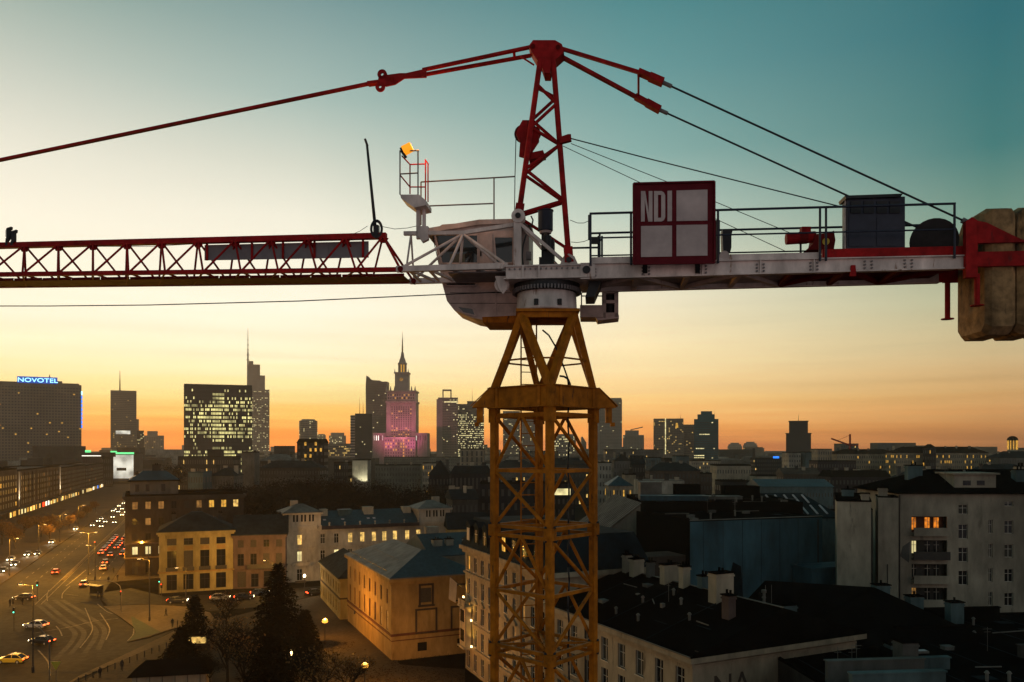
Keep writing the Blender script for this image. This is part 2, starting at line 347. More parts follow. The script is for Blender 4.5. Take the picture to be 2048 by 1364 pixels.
# ---- climbing collar
ZT, ZB = 36.33, 35.90
for a, b in faces:
    pa, pb = cz(a, 0), cz(b, 0); mb = MB(); zc = V((0,0,1))
    out = (pa+pb)/2-MC; out.z = 0; out.normalize()
    o1, o2 = pa+out*.11, pb+out*.11
    mb.bar(o1+zc*(ZT+ZB)/2, o2+zc*(ZT+ZB)/2, .022, ZT-ZB)
    mb.bar(o1+zc*(ZT+.011), o2+zc*(ZT+.011), .15, .022); mb.bar(o1+zc*(ZB-.011), o2+zc*(ZB-.011), .17, .022)
    g = part('collar_girder', mb, 'yellow', crane)
    for t in (.12, .88):
        p = o1.lerp(o2, t)+out*.035
        member('stiffener', p+zc*(ZB+.001), p+zc*(ZT-.001), .055, 'yellow', g, h=.03)
for c in 'LFRB':
    p = cz(c, 0); part('collar_post', MB().box((-.115,-.115,ZB-.03), (.115,.115,ZT+.02)).box((-.095,-.095,ZB-.34), (.095,.095,ZB-.03)), 'yellow', crane, mtx=Matrix.Translation(p) @ rotm)
for c, sg in (('L', -1), ('R', 1)):
    o = cor[c]; e = (cor[c]-MC).normalized(); n = V((-e.y, e.x, 0)); mb = MB()
    for s in (-.14, .14):
        b0 = o+n*s
        mb.plate([b0+V((0,0,ZB)), b0+e*.50+V((0,0,ZB)), b0+e*.50+V((0,0,ZB+.03)), b0+e*.13+V((0,0,ZT)), b0+V((0,0,ZT))], n*.02)
    mb.plate([o-n*.17+e*.11+V((0,0,ZT+.012)), o+n*.17+e*.11+V((0,0,ZT+.012)), o+n*.17+e*.54+V((0,0,ZB+.03)), o-n*.17+e*.54+V((0,0,ZB+.03))], V((0,0,.02)))
    mb.box((o.x-.06+e.x*.34, o.y-.09+e.y*.34, ZB-.34), (o.x+.08+e.x*.34, o.y+.09+e.y*.34, ZB)); mb.box((o.x-.03+e.x*.42, o.y-.05, ZB-.42), (o.x+.07+e.x*.42, o.y+.07, ZB-.33))
    part('collar_bracket', mb, 'yellow', crane)
mb = MB()
for a, b in faces: mb.bar(cz(a, ZB-.20), cz(b, ZB-.20), .06)
part('climbing_rail', mb, 'yellow', crane)
# ---- mast head under the slewing ring
ZN = 38.0
nodes = {'LF': V((-.56,-.52,ZN)), 'RF': V((.60,-.52,ZN)), 'LB': V((-.56,.56,ZN)), 'RB': V((.60,.56,ZN))}
for n_, cs in (('LF','LF'), ('RF','RF'), ('LB','LB'), ('RB','RB')):
    for c in cs: member('head_strut', cz(c, ZT-.02), nodes[n_]+V((0,0,-.03)), .145, 'yellow', crane)
mb = MB()
for a, b in (('LF','RF'), ('RF','RB'), ('RB','LB'), ('LB','LF')): mb.bar(nodes[a]+V((0,0,-.06)), nodes[b]+V((0,0,-.06)), .16, .13)
mb.box((-.68,-.66,ZN-.01), (.72,.68,ZN+.055))
part('head_frame', mb, 'yellow', crane)
mb = MB(); rr = [V((.02+.93*cos(k*pi/4+.39), .02+.93*sin(k*pi/4+.39), 36.95)) for k in range(8)]
for k in range(8): mb.tube(rr[k], rr[(k+1)%8], .022, 6)
part('guard_ring', mb, 'yellow', crane)
member('guard_post', C(1042, 774, .3), C(1042, 690, .3), .03, 'yellow', crane)
# ---- slewing ring and platform
drum = part('slewing_drum', MB().lathe([(.60,38.06),(.70,38.06),(.70,38.12),(.685,38.14),(.67,38.48),(.60,38.50)], (.02,0,0), 40), 'white_paint', crane, smooth=True)
for p in drum.data.polygons: p.use_smooth = abs(p.normal.z) < .5
for ax in (-1.95, -1.2): part('drum_bolt', MB().tube((.02+.70*cos(ax), .70*sin(ax), 38.13), (.02+.70*cos(ax), .70*sin(ax), 38.26), .05, 10), 'black_steel', drum)
ring = part('slewing_ring', MB().lathe([(.5,38.49),(.73,38.49),(.75,38.52),(.75,38.70),(.5,38.72)], (.02,0,0), 48), 'black_steel', crane)
_tooth = MB().box((-.018,-.03,-.045), (.018,.03,.045)).mesh('tooth', 'grey_steel')
for k in range(64):
    a = 2*pi*k/64; ob('tooth', _tooth, ring, Matrix.Translation((.02+.755*cos(a), .755*sin(a), 38.53)) @ Matrix.Rotation(a-pi/2, 4, 'Z'))
def ubox(mb, u0, u1, v0, v1, z0, z1, m=0):
    return mb.add([U(u0,v0,z0),U(u1,v0,z0),U(u1,v1,z0),U(u0,v1,z0),U(u0,v0,z1),U(u1,v0,z1),U(u1,v1,z1),U(u0,v1,z1)],
                  [(0,3,2,1),(4,5,6,7),(0,1,5,4),(1,2,6,5),(2,3,7,6),(3,0,4,7)], m)
mb = MB(); ubox(mb, -.83, .84, -.76, .76, 38.71, 38.95); ubox(mb, -.87, .88, -.80, .80, 38.95, 38.985); ubox(mb, -.87, .88, -.80, .80, 38.685, 38.71)
deck = part('turntable_deck', mb, 'white_paint', crane)
for u in (-.45, -.1): part('deck_rib', ubox(MB(), u-.02, u+.02, -.80, -.76, 38.71, 38.95), 'white_paint', deck)
# deck posts carrying the A-frame, with pin eyes
pinL = {s: C(1037, 434, s) for s in (-.66, .66)}; pinR = {s: C(1138, 521, s) for s in (-.66, .66)}
for s in (-.66, .66):
    uL = toU(pinL[s])[0]; zL = pinL[s].z
    mb = MB(); ubox(mb, uL-.10, uL+.06, s-.09, s+.09, 38.985, zL-.05)
    mb.tube(U(uL, s-.11, zL), U(uL, s+.11, zL), .15, 16)
    po = part('tower_post', mb, 'white_paint', crane)
    part('pin', MB().tube(U(uL, s-.15, zL), U(uL, s+.15, zL), .06, 12), 'black_steel', po)
    uR, zR = toU(pinR[s])[0], pinR[s].z
    mb = MB(); mb.plate([U(uR-.20, s-.05, 38.985), U(uR+.20, s-.05, 38.985), U(uR+.12, s-.05, zR+.08), U(uR, s-.05, zR+.14), U(uR-.12, s-.05, zR+.08)], U(0, .10, 0))
    fo = part('tower_foot', mb, 'white_paint', crane)
    part('pin', MB().tube(U(uR, s-.1, zR), U(uR, s+.1, zR), .06, 12), 'black_steel', fo)
    member('post_stay', U(uL, s, zL-.12), U(uR-.05, s, 39.02), .085, 'white_paint', crane, h=.07)
# ---- red A-frame tower head
topz = C(1092, 118, 0).z
th_mb = MB()
ah = part('tower_head', MB().plate([C(1057, 92, -.20), C(1066, 80, -.20), C(1110, 80, -.20), C(1124, 88, -.20), C(1128, 104, -.20), C(1112, 118, -.20), C(1103, 128, -.20), C(1100, 146, -.20), C(1088, 146, -.20), C(1082, 128, -.20), C(1070, 114, -.20)], U(0, .40, 0)), 'red', crane)
for px, py in ((1066, 92), (1116, 94)): part('pin', MB().tube(C(px, py, -.24), C(px, py, .24), .05, 12), 'red_dark', ah)
legs = {}
for s, s1 in ((-.66, -.15), (.66, .15)):
    legs['L', s] = (pinL[s], C(1081, 116, s1)); legs['R', s] = (pinR[s], C(1106, 116, s1))
for (n_, s), (p, q) in legs.items(): member('tower_leg', p, q, .125, 'red', crane, rnd=True)
def lp(n_, s, py):
    p, q = legs[n_, s]; z = HC+(HY-py)/F*(Y0+s); return p.lerp(q, (z-p.z)/(q.z-p.z))
for s, seq in ((-.66, [('L',150),('R',193),('L',243),('R',281),('L',332),('R',398),('L',426)]), (.66, [('L',190),('R',212),('L',250),('R',300),('L',352),('R',410),('L',432),('R',500)])):
    for (a, y0), (b, y1) in zip(seq, seq[1:]): member('tower_brace', lp(a, s, y0), lp(b, s, y1), .075, 'red', crane, rnd=True)
for n_, ys in (('L', (170, 232, 300, 362)), ('R', (160, 240, 330, 430))):
    for k, y in enumerate(ys):
        member('tower_brace', lp(n_, -.66, y), lp(n_, .66, y), .06, 'red', crane, rnd=True)
        if k: member('tower_brace', lp(n_, -.66, ys[k-1]), lp(n_, .66, y), .055, 'red', crane, rnd=True)
for n_, s in legs:
    p, q = legs[n_, s]; d = (q-p).normalized()
    member('leg_shoe', p-d*.05, p+d*.30, .19, 'red', crane, h=.12)
member('head_strut', C(1068, 130, -.1), C(1040, 112, -.1), .04, 'red', crane, rnd=True)
# rope sheave block on the tower, with deflector bracket
mb = MB(); mb.plate([C(1045, 240, -.22), C(1060, 240, -.22), C(1078, 262, -.22), C(1078, 282, -.22), C(1066, 300, -.22), C(1060, 318, -.22), C(1038, 312, -.22), C(1040, 285, -.22), C(1032, 268, -.22), C(1036, 256, -.22)], U(0, .07, 0))
mb.plate([C(1056, 306, -.22), C(1086, 300, -.22), C(1091, 312, -.22), C(1058, 320, -.22)], U(0, .26, 0))
sb = part('sheave_block', mb, 'red', crane)
for px, r in ((1046, .20), (1067, .17)):
    part('sheave', MB().tube(C(px, 268, -.12), C(px, 268, .0), r, 20), 'red_dark', sb)
mb = MB(); mb.plate([C(1118, 274, -.5), C(1136, 268, -.5), C(1142, 268, -.5), C(1143, 280, -.5), C(1120, 286, -.5)], U(0, .12, 0)); part('rope_guide', mb, 'red', crane)
# ---- pendants
pa, pb = (1058, 94), (846, 137)
for s, y0, y1 in ((-.10, 94, 140), (.10, 111, 150)):
    member('jib_pendant', C(1062, y0, s), C(845, y1, s), .095, 'red', crane, h=.055)
for x, y in ((1028, 108), (850, 145)): member('pendant_spacer', C(x, y-8, -.10), C(x+1, y+9, .10), .06, 'red', crane)
def annulus(mb, c, r0, r1, v0, v1, n=18):                # eye plate: ring lying in the jib plane
    pts = [(cos(2*pi*k/n), sin(2*pi*k/n)) for k in range(n)]; o = len(mb.v)
    for v in (v0, v1):
        for r in (r0, r1): mb.v += [tuple(c+U(x*r, v, z*r)) for x, z in pts]
    for k in range(n):
        l = (k+1) % n
        for a_, b_ in ((0, 1), (3, 2), (1, 3), (2, 0)): mb.f.append((o+a_*n+k, o+b_*n+k, o+b_*n+l, o+a_*n+l)); mb.m.append(0)
    return mb
mb = MB()
for s in (-.16, .10):
    mb.plate([C(852, 137, s), C(852, 154, s), C(808, 156, s), C(790, 168, s), C(772, 172, s), C(770, 150, s), C(800, 146, s), C(812, 146, s)], U(0, .05, 0))
    for x, y in ((764, 148), (760, 173)): annulus(mb, C(x, y, s), .035, .112, 0, .05)
    mb.plate([C(757, 152, s), C(772, 150, s), C(772, 172, s), C(755, 170, s)], U(0, .05, 0))
fk = part('pendant_fork', mb, 'red', crane)
part('fork_pin', MB().tube(C(783, 158, -.2), C(783, 158, .2), .05, 10), 'red_dark', fk)
member('jib_pendant', C(775, 163, 0), C(736, 168, 0), .16, 'red', crane, h=.07)
member('jib_pendant', C(740, 167, 0), C(-260, 374, 0), .092, 'red', crane, h=.06)
for s, e0, e1, e2, e3 in ((-.72, (1122, 97), (1282, 146), (1326, 165), (1924, 440)), (.72, (1120, 112), (1276, 196), (1320, 220), (1850, 462))):
    s0 = -.12 if s < 0 else .12
    member('counter_pendant', C(*e0, s0), C(*e1, s), .10, 'red', crane, h=.07)
    a, b = C(*e1, s), C(*e2, s)
    mb = MB(); mb.bar(a.lerp(b, -.12), a.lerp(b, .42), .20, .10); mb.bar(a.lerp(b, .38), b, .22, .13); pp = part('pendant_plate', mb, 'red', crane)
    part('rope_socket', MB().tube(b, b.lerp(C(*e3, s), .03), .045, 10), 'grey_steel', pp)
    member('counter_rope', b, C(*e3, s), .042, 'rope', crane, rnd=True)
member('pendant_spreader', C(1277, 152, -.72), C(1277, 192, .72), .05, 'red', crane, rnd=True)
part('rope_socket', MB().tube(C(1924, 440, -.72), C(1942, 449, -.72), .06, 10), 'grey_steel', crane)
# running ropes
wd = C(1862, 470, 0)
for nm, pts, r in (('hoist_rope', [C(1142, 277, -.45), C(1300, 318, -.3), C(1680, 413, -.2), C(1840, 455, -.1)], .013),
                   ('thin_rope', [C(1142, 287, -.4), C(1340, 366, 0), C(1600, 474, .4), C(1660, 497, .4)], .008),
                   ('thin_rope', [C(1126, 292, .3), C(1280, 365, .4), C(1440, 442, .5), C(1570, 502, .5)], .008),
                   ('hoist_rope', [C(1032, 272, -.2), C(1030, 352, -.2), C(1029, 430, -.2), C(1028, 520, -.2)], .010),
                   ('trolley_rope', [C(1004, 584, .05), C(860, 590, .05), C(600, 602, .05), C(300, 610, .05), C(100, 612, .05), C(-200, 612, .05)], .013),
                   ('signal_wire', [C(748, 450, 0), C(790, 458, 0), C(815, 456, 0), C(842, 450, 0)], .007),
                   ('signal_wire', [C(1140, 440, -.3), C(1155, 446, -.3), C(1168, 446, -.3), C(1181, 440, -.3)], .007),
                   ('signal_wire', [C(1142, 484, -.3), C(1155, 485, -.3), C(1168, 483, -.3), C(1181, 478, -.3)], .007),
                   ('signal_wire', [C(735, 452, .02), C(720, 462, .02), C(690, 475, .02), C(640, 479, .02), C(500, 482, .02), C(300, 493, .02), C(60, 493, .02)], .006)):
    part(nm, MB().path(pts, r), 'rope', crane, smooth=True)
# ---- jib
ap = [766-75.5, 615, 542, 470, 396, 323, 254, 186, 117, 49, -20, -90]
def yt(x): return 472+(770-x)*.0255        # top chord centre row
def yn(x): return 539+(800-x)*.0125        # near bottom chord centre row
VB = .65
jib = part('jib', MB().bar(C(773, yt(773), 0), C(-170, yt(-170), 0), .15, .13), 'red', crane)
uN = lambda x: toU(C(x, yt(x), 0))[0]
nz_ = C(400, yn(400), -VB).z; n0, n1 = C(802, yn(802), -VB), C(-170, yn(-170), -VB)
sl = (n1.z-n0.z)/(toU(n1)[0]-toU(n0)[0]); zc_ = lambda u: n0.z+(u-toU(n0)[0])*sl
tz0, tz1 = C(773, yt(773), 0), C(-170, yt(-170), 0); ts = (tz1.z-tz0.z)/(toU(tz1)[0]-toU(tz0)[0]); zt_ = lambda u: tz0.z+(u-toU(tz0)[0])*ts
uE, uF = toU(n0)[0]+.02, uN(-170)
for s in (-VB, VB): member('bottom_chord', U(uE, s, zc_(uE)), U(uF, s, zc_(uF)), .095, 'red', jib)
us = [uN(766)]+[uN(x) for x in ap]
for u0, u1 in zip(us, us[1:]):
    um = (u0+u1)/2
    for s in (-VB, VB):
        member('jib_brace', U(u0, 0, zt_(u0)), U(um, s, zc_(um)), .05, 'red', jib, rnd=True)
        member('jib_brace', U(u1, 0, zt_(u1)), U(um, s, zc_(um)), .05, 'red', jib, rnd=True)
    member('cross_strut', U(um, -VB, zc_(um)), U(um, VB, zc_(um)), .05, 'red', jib, rnd=True)
    um2 = u1-(um-u1)
    member('floor_brace', U(um, -VB, zc_(um)-.01), U(um-(u0-u1), VB, zc_(um)-.01), .045, 'red', jib, rnd=True)
for u_ in us[:-1]: part('gusset', MB().plate([U(u_-.13, -.02, zt_(u_)-.05), U(u_+.13, -.02, zt_(u_)-.05), U(u_+.06, -.02, zt_(u_)-.16), U(u_-.06, -.02, zt_(u_)-.16)], U(0, .04, 0)), 'red', jib)
for s in (-VB, VB): member('jib_brace', U(us[0], 0, zt_(us[0])), U(uE-.03, s, zc_(uE)), .06, 'red', jib, rnd=True)
u = uE-.1; k = 0
_wp = MB().box((-.36,-.36,-.012), (.36,.36,.012))
while u > uF+1:
    mb = MB()
    for j in range(5): ubox(mb, u-.70+j*.145, u-.70+j*.145+.135, -.12, VB-.07, zc_(u)-.035, zc_(u)-.02)
    ubox(mb, u-.70, u+.02, -.12, -.10, zc_(u)-.02, zc_(u)+.03)
    part('walkway_plate', mb, 'red_dark', jib); u -= .745
# ---- white jib foot
foot = part('jib_foot', MB().bar(C(808, 467, 0), C(926, 466, 0), .10, .085).bar(C(926, 466, 0), C(1026, 450, 0), .10, .085), 'white_paint', crane)
for s in (-VB, VB):
    y0, y1 = (538, 536) if s < 0 else (559, 557)
    a, b = C(790 if s < 0 else 812, y0, s), C(1024, y1, s)
    a = U(uE-.12, s, zc_(uE)+.005); b = U(-.80, s, zc_(uE)+.02)
    member('foot_chord', a, b, .125, 'white_paint', foot)
    ux_ = lambda px: toU(C(px, 530, 0))[0]
    z0 = zc_(uE)+.03; apx = C(926, 468, 0)
    for px in (815, 908, 1022):
        member('foot_brace', apx, U(ux_(px), s, z0), .065, 'white_paint', foot, rnd=True)
    member('foot_brace', C(822, 468, 0), U(ux_(820), s*.6, z0), .045, 'white_paint', foot, rnd=True)
    member('foot_pin', U(uE-.02, s-.07, zc_(uE)), U(uE-.02, s+.07, zc_(uE)), .13, 'red_dark', foot, rnd=True)
for px in (830, 868, 915, 960, 1000):
    u = toU(C(px, 530, 0))[0]
    member('foot_lacing', U(u, -VB, z0-.03), U(u+.35, VB, z0-.03), .055, 'white_paint', foot)
    member('foot_lacing', U(u, VB, z0-.035), U(u, -VB, z0-.035), .05, 'white_paint', foot)
mb = MB(); ubox(mb, toU(C(905, 530, 0))[0], -.85, -.55, .5, z0-.12, z0-.09); part('foot_floor', mb, 'grey_steel', crane)
mb = MB()
for s in (-.18, .06): mb.tube(C(1004, 569, s-.3), C(1004, 569, s-.18), .17, 18)
mb.plate([C(990, 552, -.55), C(1020, 552, -.55), C(1014, 578, -.55), C(1006, 588, -.55), C(998, 578, -.55)], U(0, .06, 0)); part('rope_sheave', mb, 'white_paint', crane)
# ---- cabin behind the jib foot
ck = lambda px, py, v=.80: C(px, py, v)
def prism_uv(pix, v0, v1, mats='cab_paint'):
    pts = [C(x, y, v0) for x, y in pix]; return MB().plate(pts, U(0, v1-v0, 0))
body = [(866, 462), (884, 449), (960, 443), (1040, 441), (1058, 455), (1058, 628), (1050, 636), (968, 640), (946, 636), (908, 620), (894, 602), (884, 566), (878, 530)]
cab = part('cabin', prism_uv(body, .80, 2.05), 'cab_paint', crane)
part('cabin_roof', prism_uv([(850, 457), (880, 452), (958, 439), (1044, 437), (1062, 446), (1062, 452), (1044, 446), (958, 449), (882, 461), (850, 465)], .72, 2.12), 'white_paint', cab)
for nm, pix in (('window', [(870, 470), (956, 470), (956, 527), (884, 527)]), ('window', [(988, 474), (1026, 474), (1026, 526), (992, 526)]), ('window', [(888, 565), (954, 565), (950, 572), (894, 572)]), ('window', [(912, 612), (946, 617), (952, 632), (926, 626)])):
    w_ = part(nm, prism_uv(pix, .775, .80), 'glass_dark', cab)
    n_ = len(pix); mb = MB()
    for i in range(n_): mb.bar(C(*pix[i], .785), C(*pix[(i+1)%n_], .785), .035, .05, up=(0,1,0))
    part('window_frame', mb, 'cab_paint', w_)
part('door_panel', prism_uv([(958, 466), (985, 466), (985, 530), (958, 530)], .77, .80), 'cab_paint', cab)
part('seam', prism_uv([(990, 563), (993, 563), (993, 632), (990, 632)], .785, .80), 'cab_paint', cab)
part('front_window', MB().plate([C(866, 472, .9), C(866, 472, 1.95), C(880, 535, 1.95), C(880, 535, .9)], U(-.02, 0, 0)), 'glass_dark', cab)
part('seat_back', prism_uv([(900, 508), (930, 508), (930, 524), (900, 524)], .762, .775), 'w_sage', cab)
part('floor_box', prism_uv([(964, 634), (1056, 630), (1056, 645), (966, 645)], .75, 2.0), 'yellow', cab)
part('door_handle', prism_uv([(960, 500), (963, 500), (963, 512), (960, 512)], .75, .77), 'black_steel', cab)
for y in (585, 606): part('panel_joint', prism_uv([(900, y), (1050, y), (1050, y+1), (900, y+1)], .792, .80), 'black_steel', cab)
part('wiper', MB().bar(C(900, 526, .76), C(922, 486, .76), .02), 'black_steel', cab)
# beacon platform on a white post, and its rails
mb = MB(); ubox(mb, toU(C(838, 420, 0))[0]-.055, toU(C(838, 420, 0))[0]+.03, -.05, .05, C(838, 478, 0).z, C(838, 400, 0).z); ubox(mb, toU(C(846, 420, 0))[0]-.02, toU(C(846, 420, 0))[0]+.05, .0, .1, C(838, 480, 0).z, C(838, 405, 0).z)
post = part('platform_post', mb, 'white_paint', crane)
part('post_clamp', MB().plate([C(835, 452, -.08), C(856, 452, -.08), C(856, 478, -.08), (C(844, 484, -.08)), C(835, 470, -.08)], U(0, .14, 0)), 'white_paint', post)
plat = part('platform', MB().plate([C(800, 389, -.25), C(838, 389, -.25), C(852, 401, -.25), C(852, 410, -.25), C(828, 415, -.25), C(802, 396, -.25)], U(0, .62, 0)), 'white_paint', crane)
def rails(name, segs, m, parent, w=.032):
    for a, b in segs: member(name, a, b, w, m, parent, rnd=True)
A = lambda x, y: C(x, y, -.25); Bk = lambda x, y: C(x, y, .37)
rails('rail', [(A(800,389), A(800,302)), (A(836,389), A(836,301)), (A(799,302), A(838,301)), (A(800,348), A(836,346))], 'grey_steel', plat)
rails('rail', [(A(800,350), Bk(820,374)), (Bk(820,374), Bk(851,374)), (Bk(820,374), Bk(820,330)), (A(804,312), Bk(820,329)), (Bk(820,329), Bk(850,328)), (Bk(851,402), Bk(851,320)), (Bk(856,404), Bk(856,328)), (Bk(850,319), Bk(857,329)), (Bk(820,388), Bk(820,330))], 'red', plat)
rails('cab_rail', [(C(842,364,.8), C(1030,353,.8)), (C(988,356,.8), C(988,450,.8)), (C(855,412,.8), C(986,407,.8)), (C(842,364,.8), C(842,450,.8))], 'grey_steel', crane, .034)
# ---- counter-jib
cz0 = C(1170, 530, -.72).z; cz1 = C(1170, 557, -.72).z
ue = toU(C(1936, 520, -.72))[0]; u0 = .80
zt0, zt1 = C(1170, 529, -.72).z, C(1936, 513, -.72).z
zb0, zb1 = C(1170, 557, -.72).z, C(1936, 536, -.72).z
zT = lambda u: zt0+(u-.8)*(zt1-zt0)/(ue-.8); zB = lambda u: zb0+(u-.8)*(zb1-zb0)/(ue-.8)
usplit = toU(C(1640, 520, -.72))[0]
def ubeam(mb, ua, ub, v0, v1, f0, f1):
    return mb.add([U(ua,v0,f0(ua)),U(ub,v0,f0(ub)),U(ub,v1,f0(ub)),U(ua,v1,f0(ua)),U(ua,v0,f1(ua)),U(ub,v0,f1(ub)),U(ub,v1,f1(ub)),U(ua,v1,f1(ua))],
                  [(0,3,2,1),(4,5,6,7),(0,1,5,4),(1,2,6,5),(2,3,7,6),(3,0,4,7)])
cj = None
for s in (-.72, .72):
    mb = MB(); ubeam(mb, u0, ue, s-.02, s+.02, zB, zT)
    ubeam(mb, u0, ue, s-.075, s+.075, lambda u: zT(u)-.001, lambda u: zT(u)+.022); ubeam(mb, u0, ue, s-.075, s+.075, lambda u: zB(u)-.022, lambda u: zB(u)+.001)
    if cj is None: cj = part('counter_jib', mb, 'white_paint', crane)
    else: part('side_beam', mb, 'white_paint', cj)
for s in (-.72, .72):
    for u in (1.05, 2.2, 3.4, 4.6, 5.7): part('beam_stiffener', ubox(MB(), u-.012, u+.012, min(s, s*1.09), max(s, s*1.09), zB(u), zT(u)), 'white_paint', cj)
k = 0; u = u0+.1
while u < ue-.3:
    un = min(u+1.1, ue-.1); m_ = 'red_dark' if u > usplit-.9 else 'cab_paint'
    member('cross_beam', U(u, -.70, zB(u)+.03), U(u, .70, zB(u)+.03), .10, m_, cj)
    member('floor_brace', U(u, -.70 if k % 2 else .70, zB(u)+.02), U(un, .70 if k % 2 else -.70, zB(un)+.02), .085, m_, cj)
    part('deck_plate', ubeam(MB(), u+.02, un-.02, -.69, .69, lambda q: zB(q)+.09, lambda q: zB(q)+.11), m_, cj)
    u = un; k += 1
for xa, xb in ((1183, 1272), (1438, 1640)):
    for s in (-.74, .70):
        part('kick_plate', ubeam(MB(), toU(C(xa, 515, -.72))[0], toU(C(xb, 515, -.72))[0], s, s+.03, lambda q: zT(q)+.022, lambda q: zT(q)+.15), 'white_paint', cj)
ph = MB().tube(U(.93, -.82, zT(.9)-.13), U(.93, .82, zT(.9)-.13), .085, 14); part('hinge_pin', ph, 'black_steel', cj)
mb = MB(); ubeam(mb, .80, 1.12, -.79, -.745, lambda q: zB(q)+.02, lambda q: zT(q)-.01); part('hinge_plate', mb, 'white_paint', cj)
mb = MB(); mb.plate([U(1.0, -.5, zB(1)-.02), U(1.25, -.5, zB(1)-.02), U(1.1, -.5, zB(1)-.36), U(.9, -.5, zB(1)-.36)], U(0, .9, 0)); part('stair_hatch', mb, 'black_steel', cj)
_bt = MB().tube((0,0,0), (0,-.03,0), .022, 8).mesh('bolt', 'grey_steel')
for u in (1.05, 2.2, 3.4, 4.6, 5.7, 6.8, 7.6):
    for dz in (.05, .12, .19): 
        for du in (-.07, .07): ob('bolt', _bt, cj, Matrix.Translation(U(u+du, -.741, zB(u)+dz)))
for k in range(14): ob('bolt', _bt, deck, Matrix.Translation(U(-.75+k*.115, -.765, 38.90)))
# red winch sledge and end frame
us0 = toU(C(1646, 500, -.72))[0]
for s in (-.70, .60): part('winch_sledge', ubeam(MB(), us0, ue+.05, s, s+.10, lambda q: zT(q)+.024, lambda q: zT(q)+.225), 'red', crane)
part('sledge_plate', ubeam(MB(), us0+.1, ue, -.58, .58, lambda q: zT(q)+.19, lambda q: zT(q)+.215), 'red_dark', crane)
zE = zT(ue)
for s in (-.86, .72):
    mb = MB()
    zl = .46 if s < 0 else .22
    mb.plate([U(ue-.10, s, zE-zl), U(ue+.13, s, zE-zl), U(ue+.13, s, zE+.70), U(ue+.02, s, zE+.78), U(ue-.10, s, zE+.70)], U(0, .14, 0))
    mb.plate([U(ue+.12, s, zE+.24), U(ue+1.1, s, zE+.24), U(ue+.85, s, zE+.36), U(ue+.30, s, zE+.66), U(ue+.12, s, zE+.70)], U(0, .12, 0))
    mb.plate([U(ue+.12, s, zE-.24), U(ue+2.25, s, zE-.24), U(ue+2.25, s, zE+.06), U(ue+.12, s, zE+.06)], U(0, .10, 0))
    part('counterweight_frame', mb, 'red', crane)
for px, y0, y1, v in ((1895, 566, 637, .3), (1954, 548, 610, -.75)):
    mb = MB(); mb.tube(C(px, y0, v), C(px, y1, v), .055, 12); mb.tube(C(px, y1, v), C(px, y1+2, v), .13, 12); part('hanging_pin', mb, 'red', crane, smooth=False)
part('bracket', MB().plate([C(1703, 530, -.80), C(1711, 530, -.80), C(1713, 552, -.80), C(1700, 552, -.80)], U(0, .06, 0)), 'red', crane)
# handrails on both sides of the counter-jib
for s, m_ in ((-.80, 'navy_steel'), (.80, 'navy_steel')):
    f1 = lambda q: zT(q)+1.08; f2 = lambda q: zT(q)+.55
    ua, ub = toU(C(1181, 500, -.8))[0], toU(C(1909, 500, -.8))[0]
    member('handrail', U(ua-.02, s, f1(ua)), U(ub+.02, s, f1(ub)), .05, m_, crane, rnd=True)
    member('handrail', U(ua+(.2 if s < 0 else 0), s, f2(ua)), U(ub, s, f2(ub)), .035, m_, crane, rnd=True)
    for px in ((1181, 1262, 1436, 1640, 1652, 1909) if s < 0 else (1200, 1300, 1440, 1640, 1800, 1905)):
        q = toU(C(px, 500, -.8))[0]; member('rail_post', U(q, s, zT(q)-.05), U(q, s, f1(q)), .05, m_, crane, rnd=True)
rails('ladder_rail', [(C(1145,496,.3), C(1197,495,.3)), (C(1178,430,-.3), C(1178,480,-.3)), (C(1197,472,-.2), C(1197,527,-.2)), (C(1204,472,-.2), C(1204,527,-.2)), (C(1195,480,-.2), C(1206,480,-.2))], 'navy_steel', crane, .045)
part('junction_box', MB().box((-.09,-.05,-.07), (.09,.05,.07)), 'black_steel', crane, mtx=Matrix.Translation(C(1189, 481, -.3)))
# machines
def cbox(x0, x1, y0, y1, v0, v1): return MB().plate([C(x0, y0, v0), C(x1, y0, v0), C(x1, y1, v0), C(x0, y1, v0)], U(0, v1-v0, 0))
cabn = part('switch_cabinet', cbox(1694, 1810, 393, 497, -.55, -.22), 'navy_steel', crane)
part('cabinet_roof', MB().plate([C(1690, 391, -.62), C(1806, 387, -.62), C(1802, 393, -.62), C(1692, 397, -.62)], U(0, .46, 0)), 'black_steel', cabn)
part('cabinet_side', MB().plate([C(1692, 400, -.50), C(1692, 497, -.50), C(1692, 497, -.25), C(1692, 400, -.25)], U(-.03, 0, 0)), 'white_paint', cabn)
for k in range(4): part('louvre', cbox(1702+26*k, 1722+26*k, 402, 426, -.575, -.55), 'black_steel', cabn)
for k in range(2): part('cabinet_door', cbox(1698+56*k, 1750+56*k, 432, 492, -.565, -.55), 'navy_steel', cabn)
dr = part('hoist_drum', MB().tube(C(1868, 482, -.35), C(1868, 482, .35), .42, 28), 'black_steel', crane)
for v in (-.40, .36): part('drum_flange', MB().tube(C(1868, 482, v), C(1868, 482, v+.05), .47, 28), 'black_steel', dr)
mo = part('winch_motor', MB().tube(C(1572, 478, -.1), C(1630, 474, -.1), .125, 18), 'red', crane)
part('motor_box', cbox(1604, 1622, 453, 466, -.2, .0), 'red', mo); part('fan_guard', MB().tube(C(1598, 476, -.1), C(1614, 475, -.1), .135, 18), 'red_dark', mo)
gb = part('gearbox', MB().plate([C(1630, 468, -.25), C(1656, 466, -.25), C(1668, 461, -.25), C(1671, 480, -.25), C(1668, 498, -.25), C(1612, 500, -.25), C(1626, 488, -.25)], U(0, .4, 0)), 'red_dark', crane)
part('gear_cap', MB().tube(C(1652, 483, -.25), C(1652, 483, -.30), .075, 16), 'car_yellow', gb)
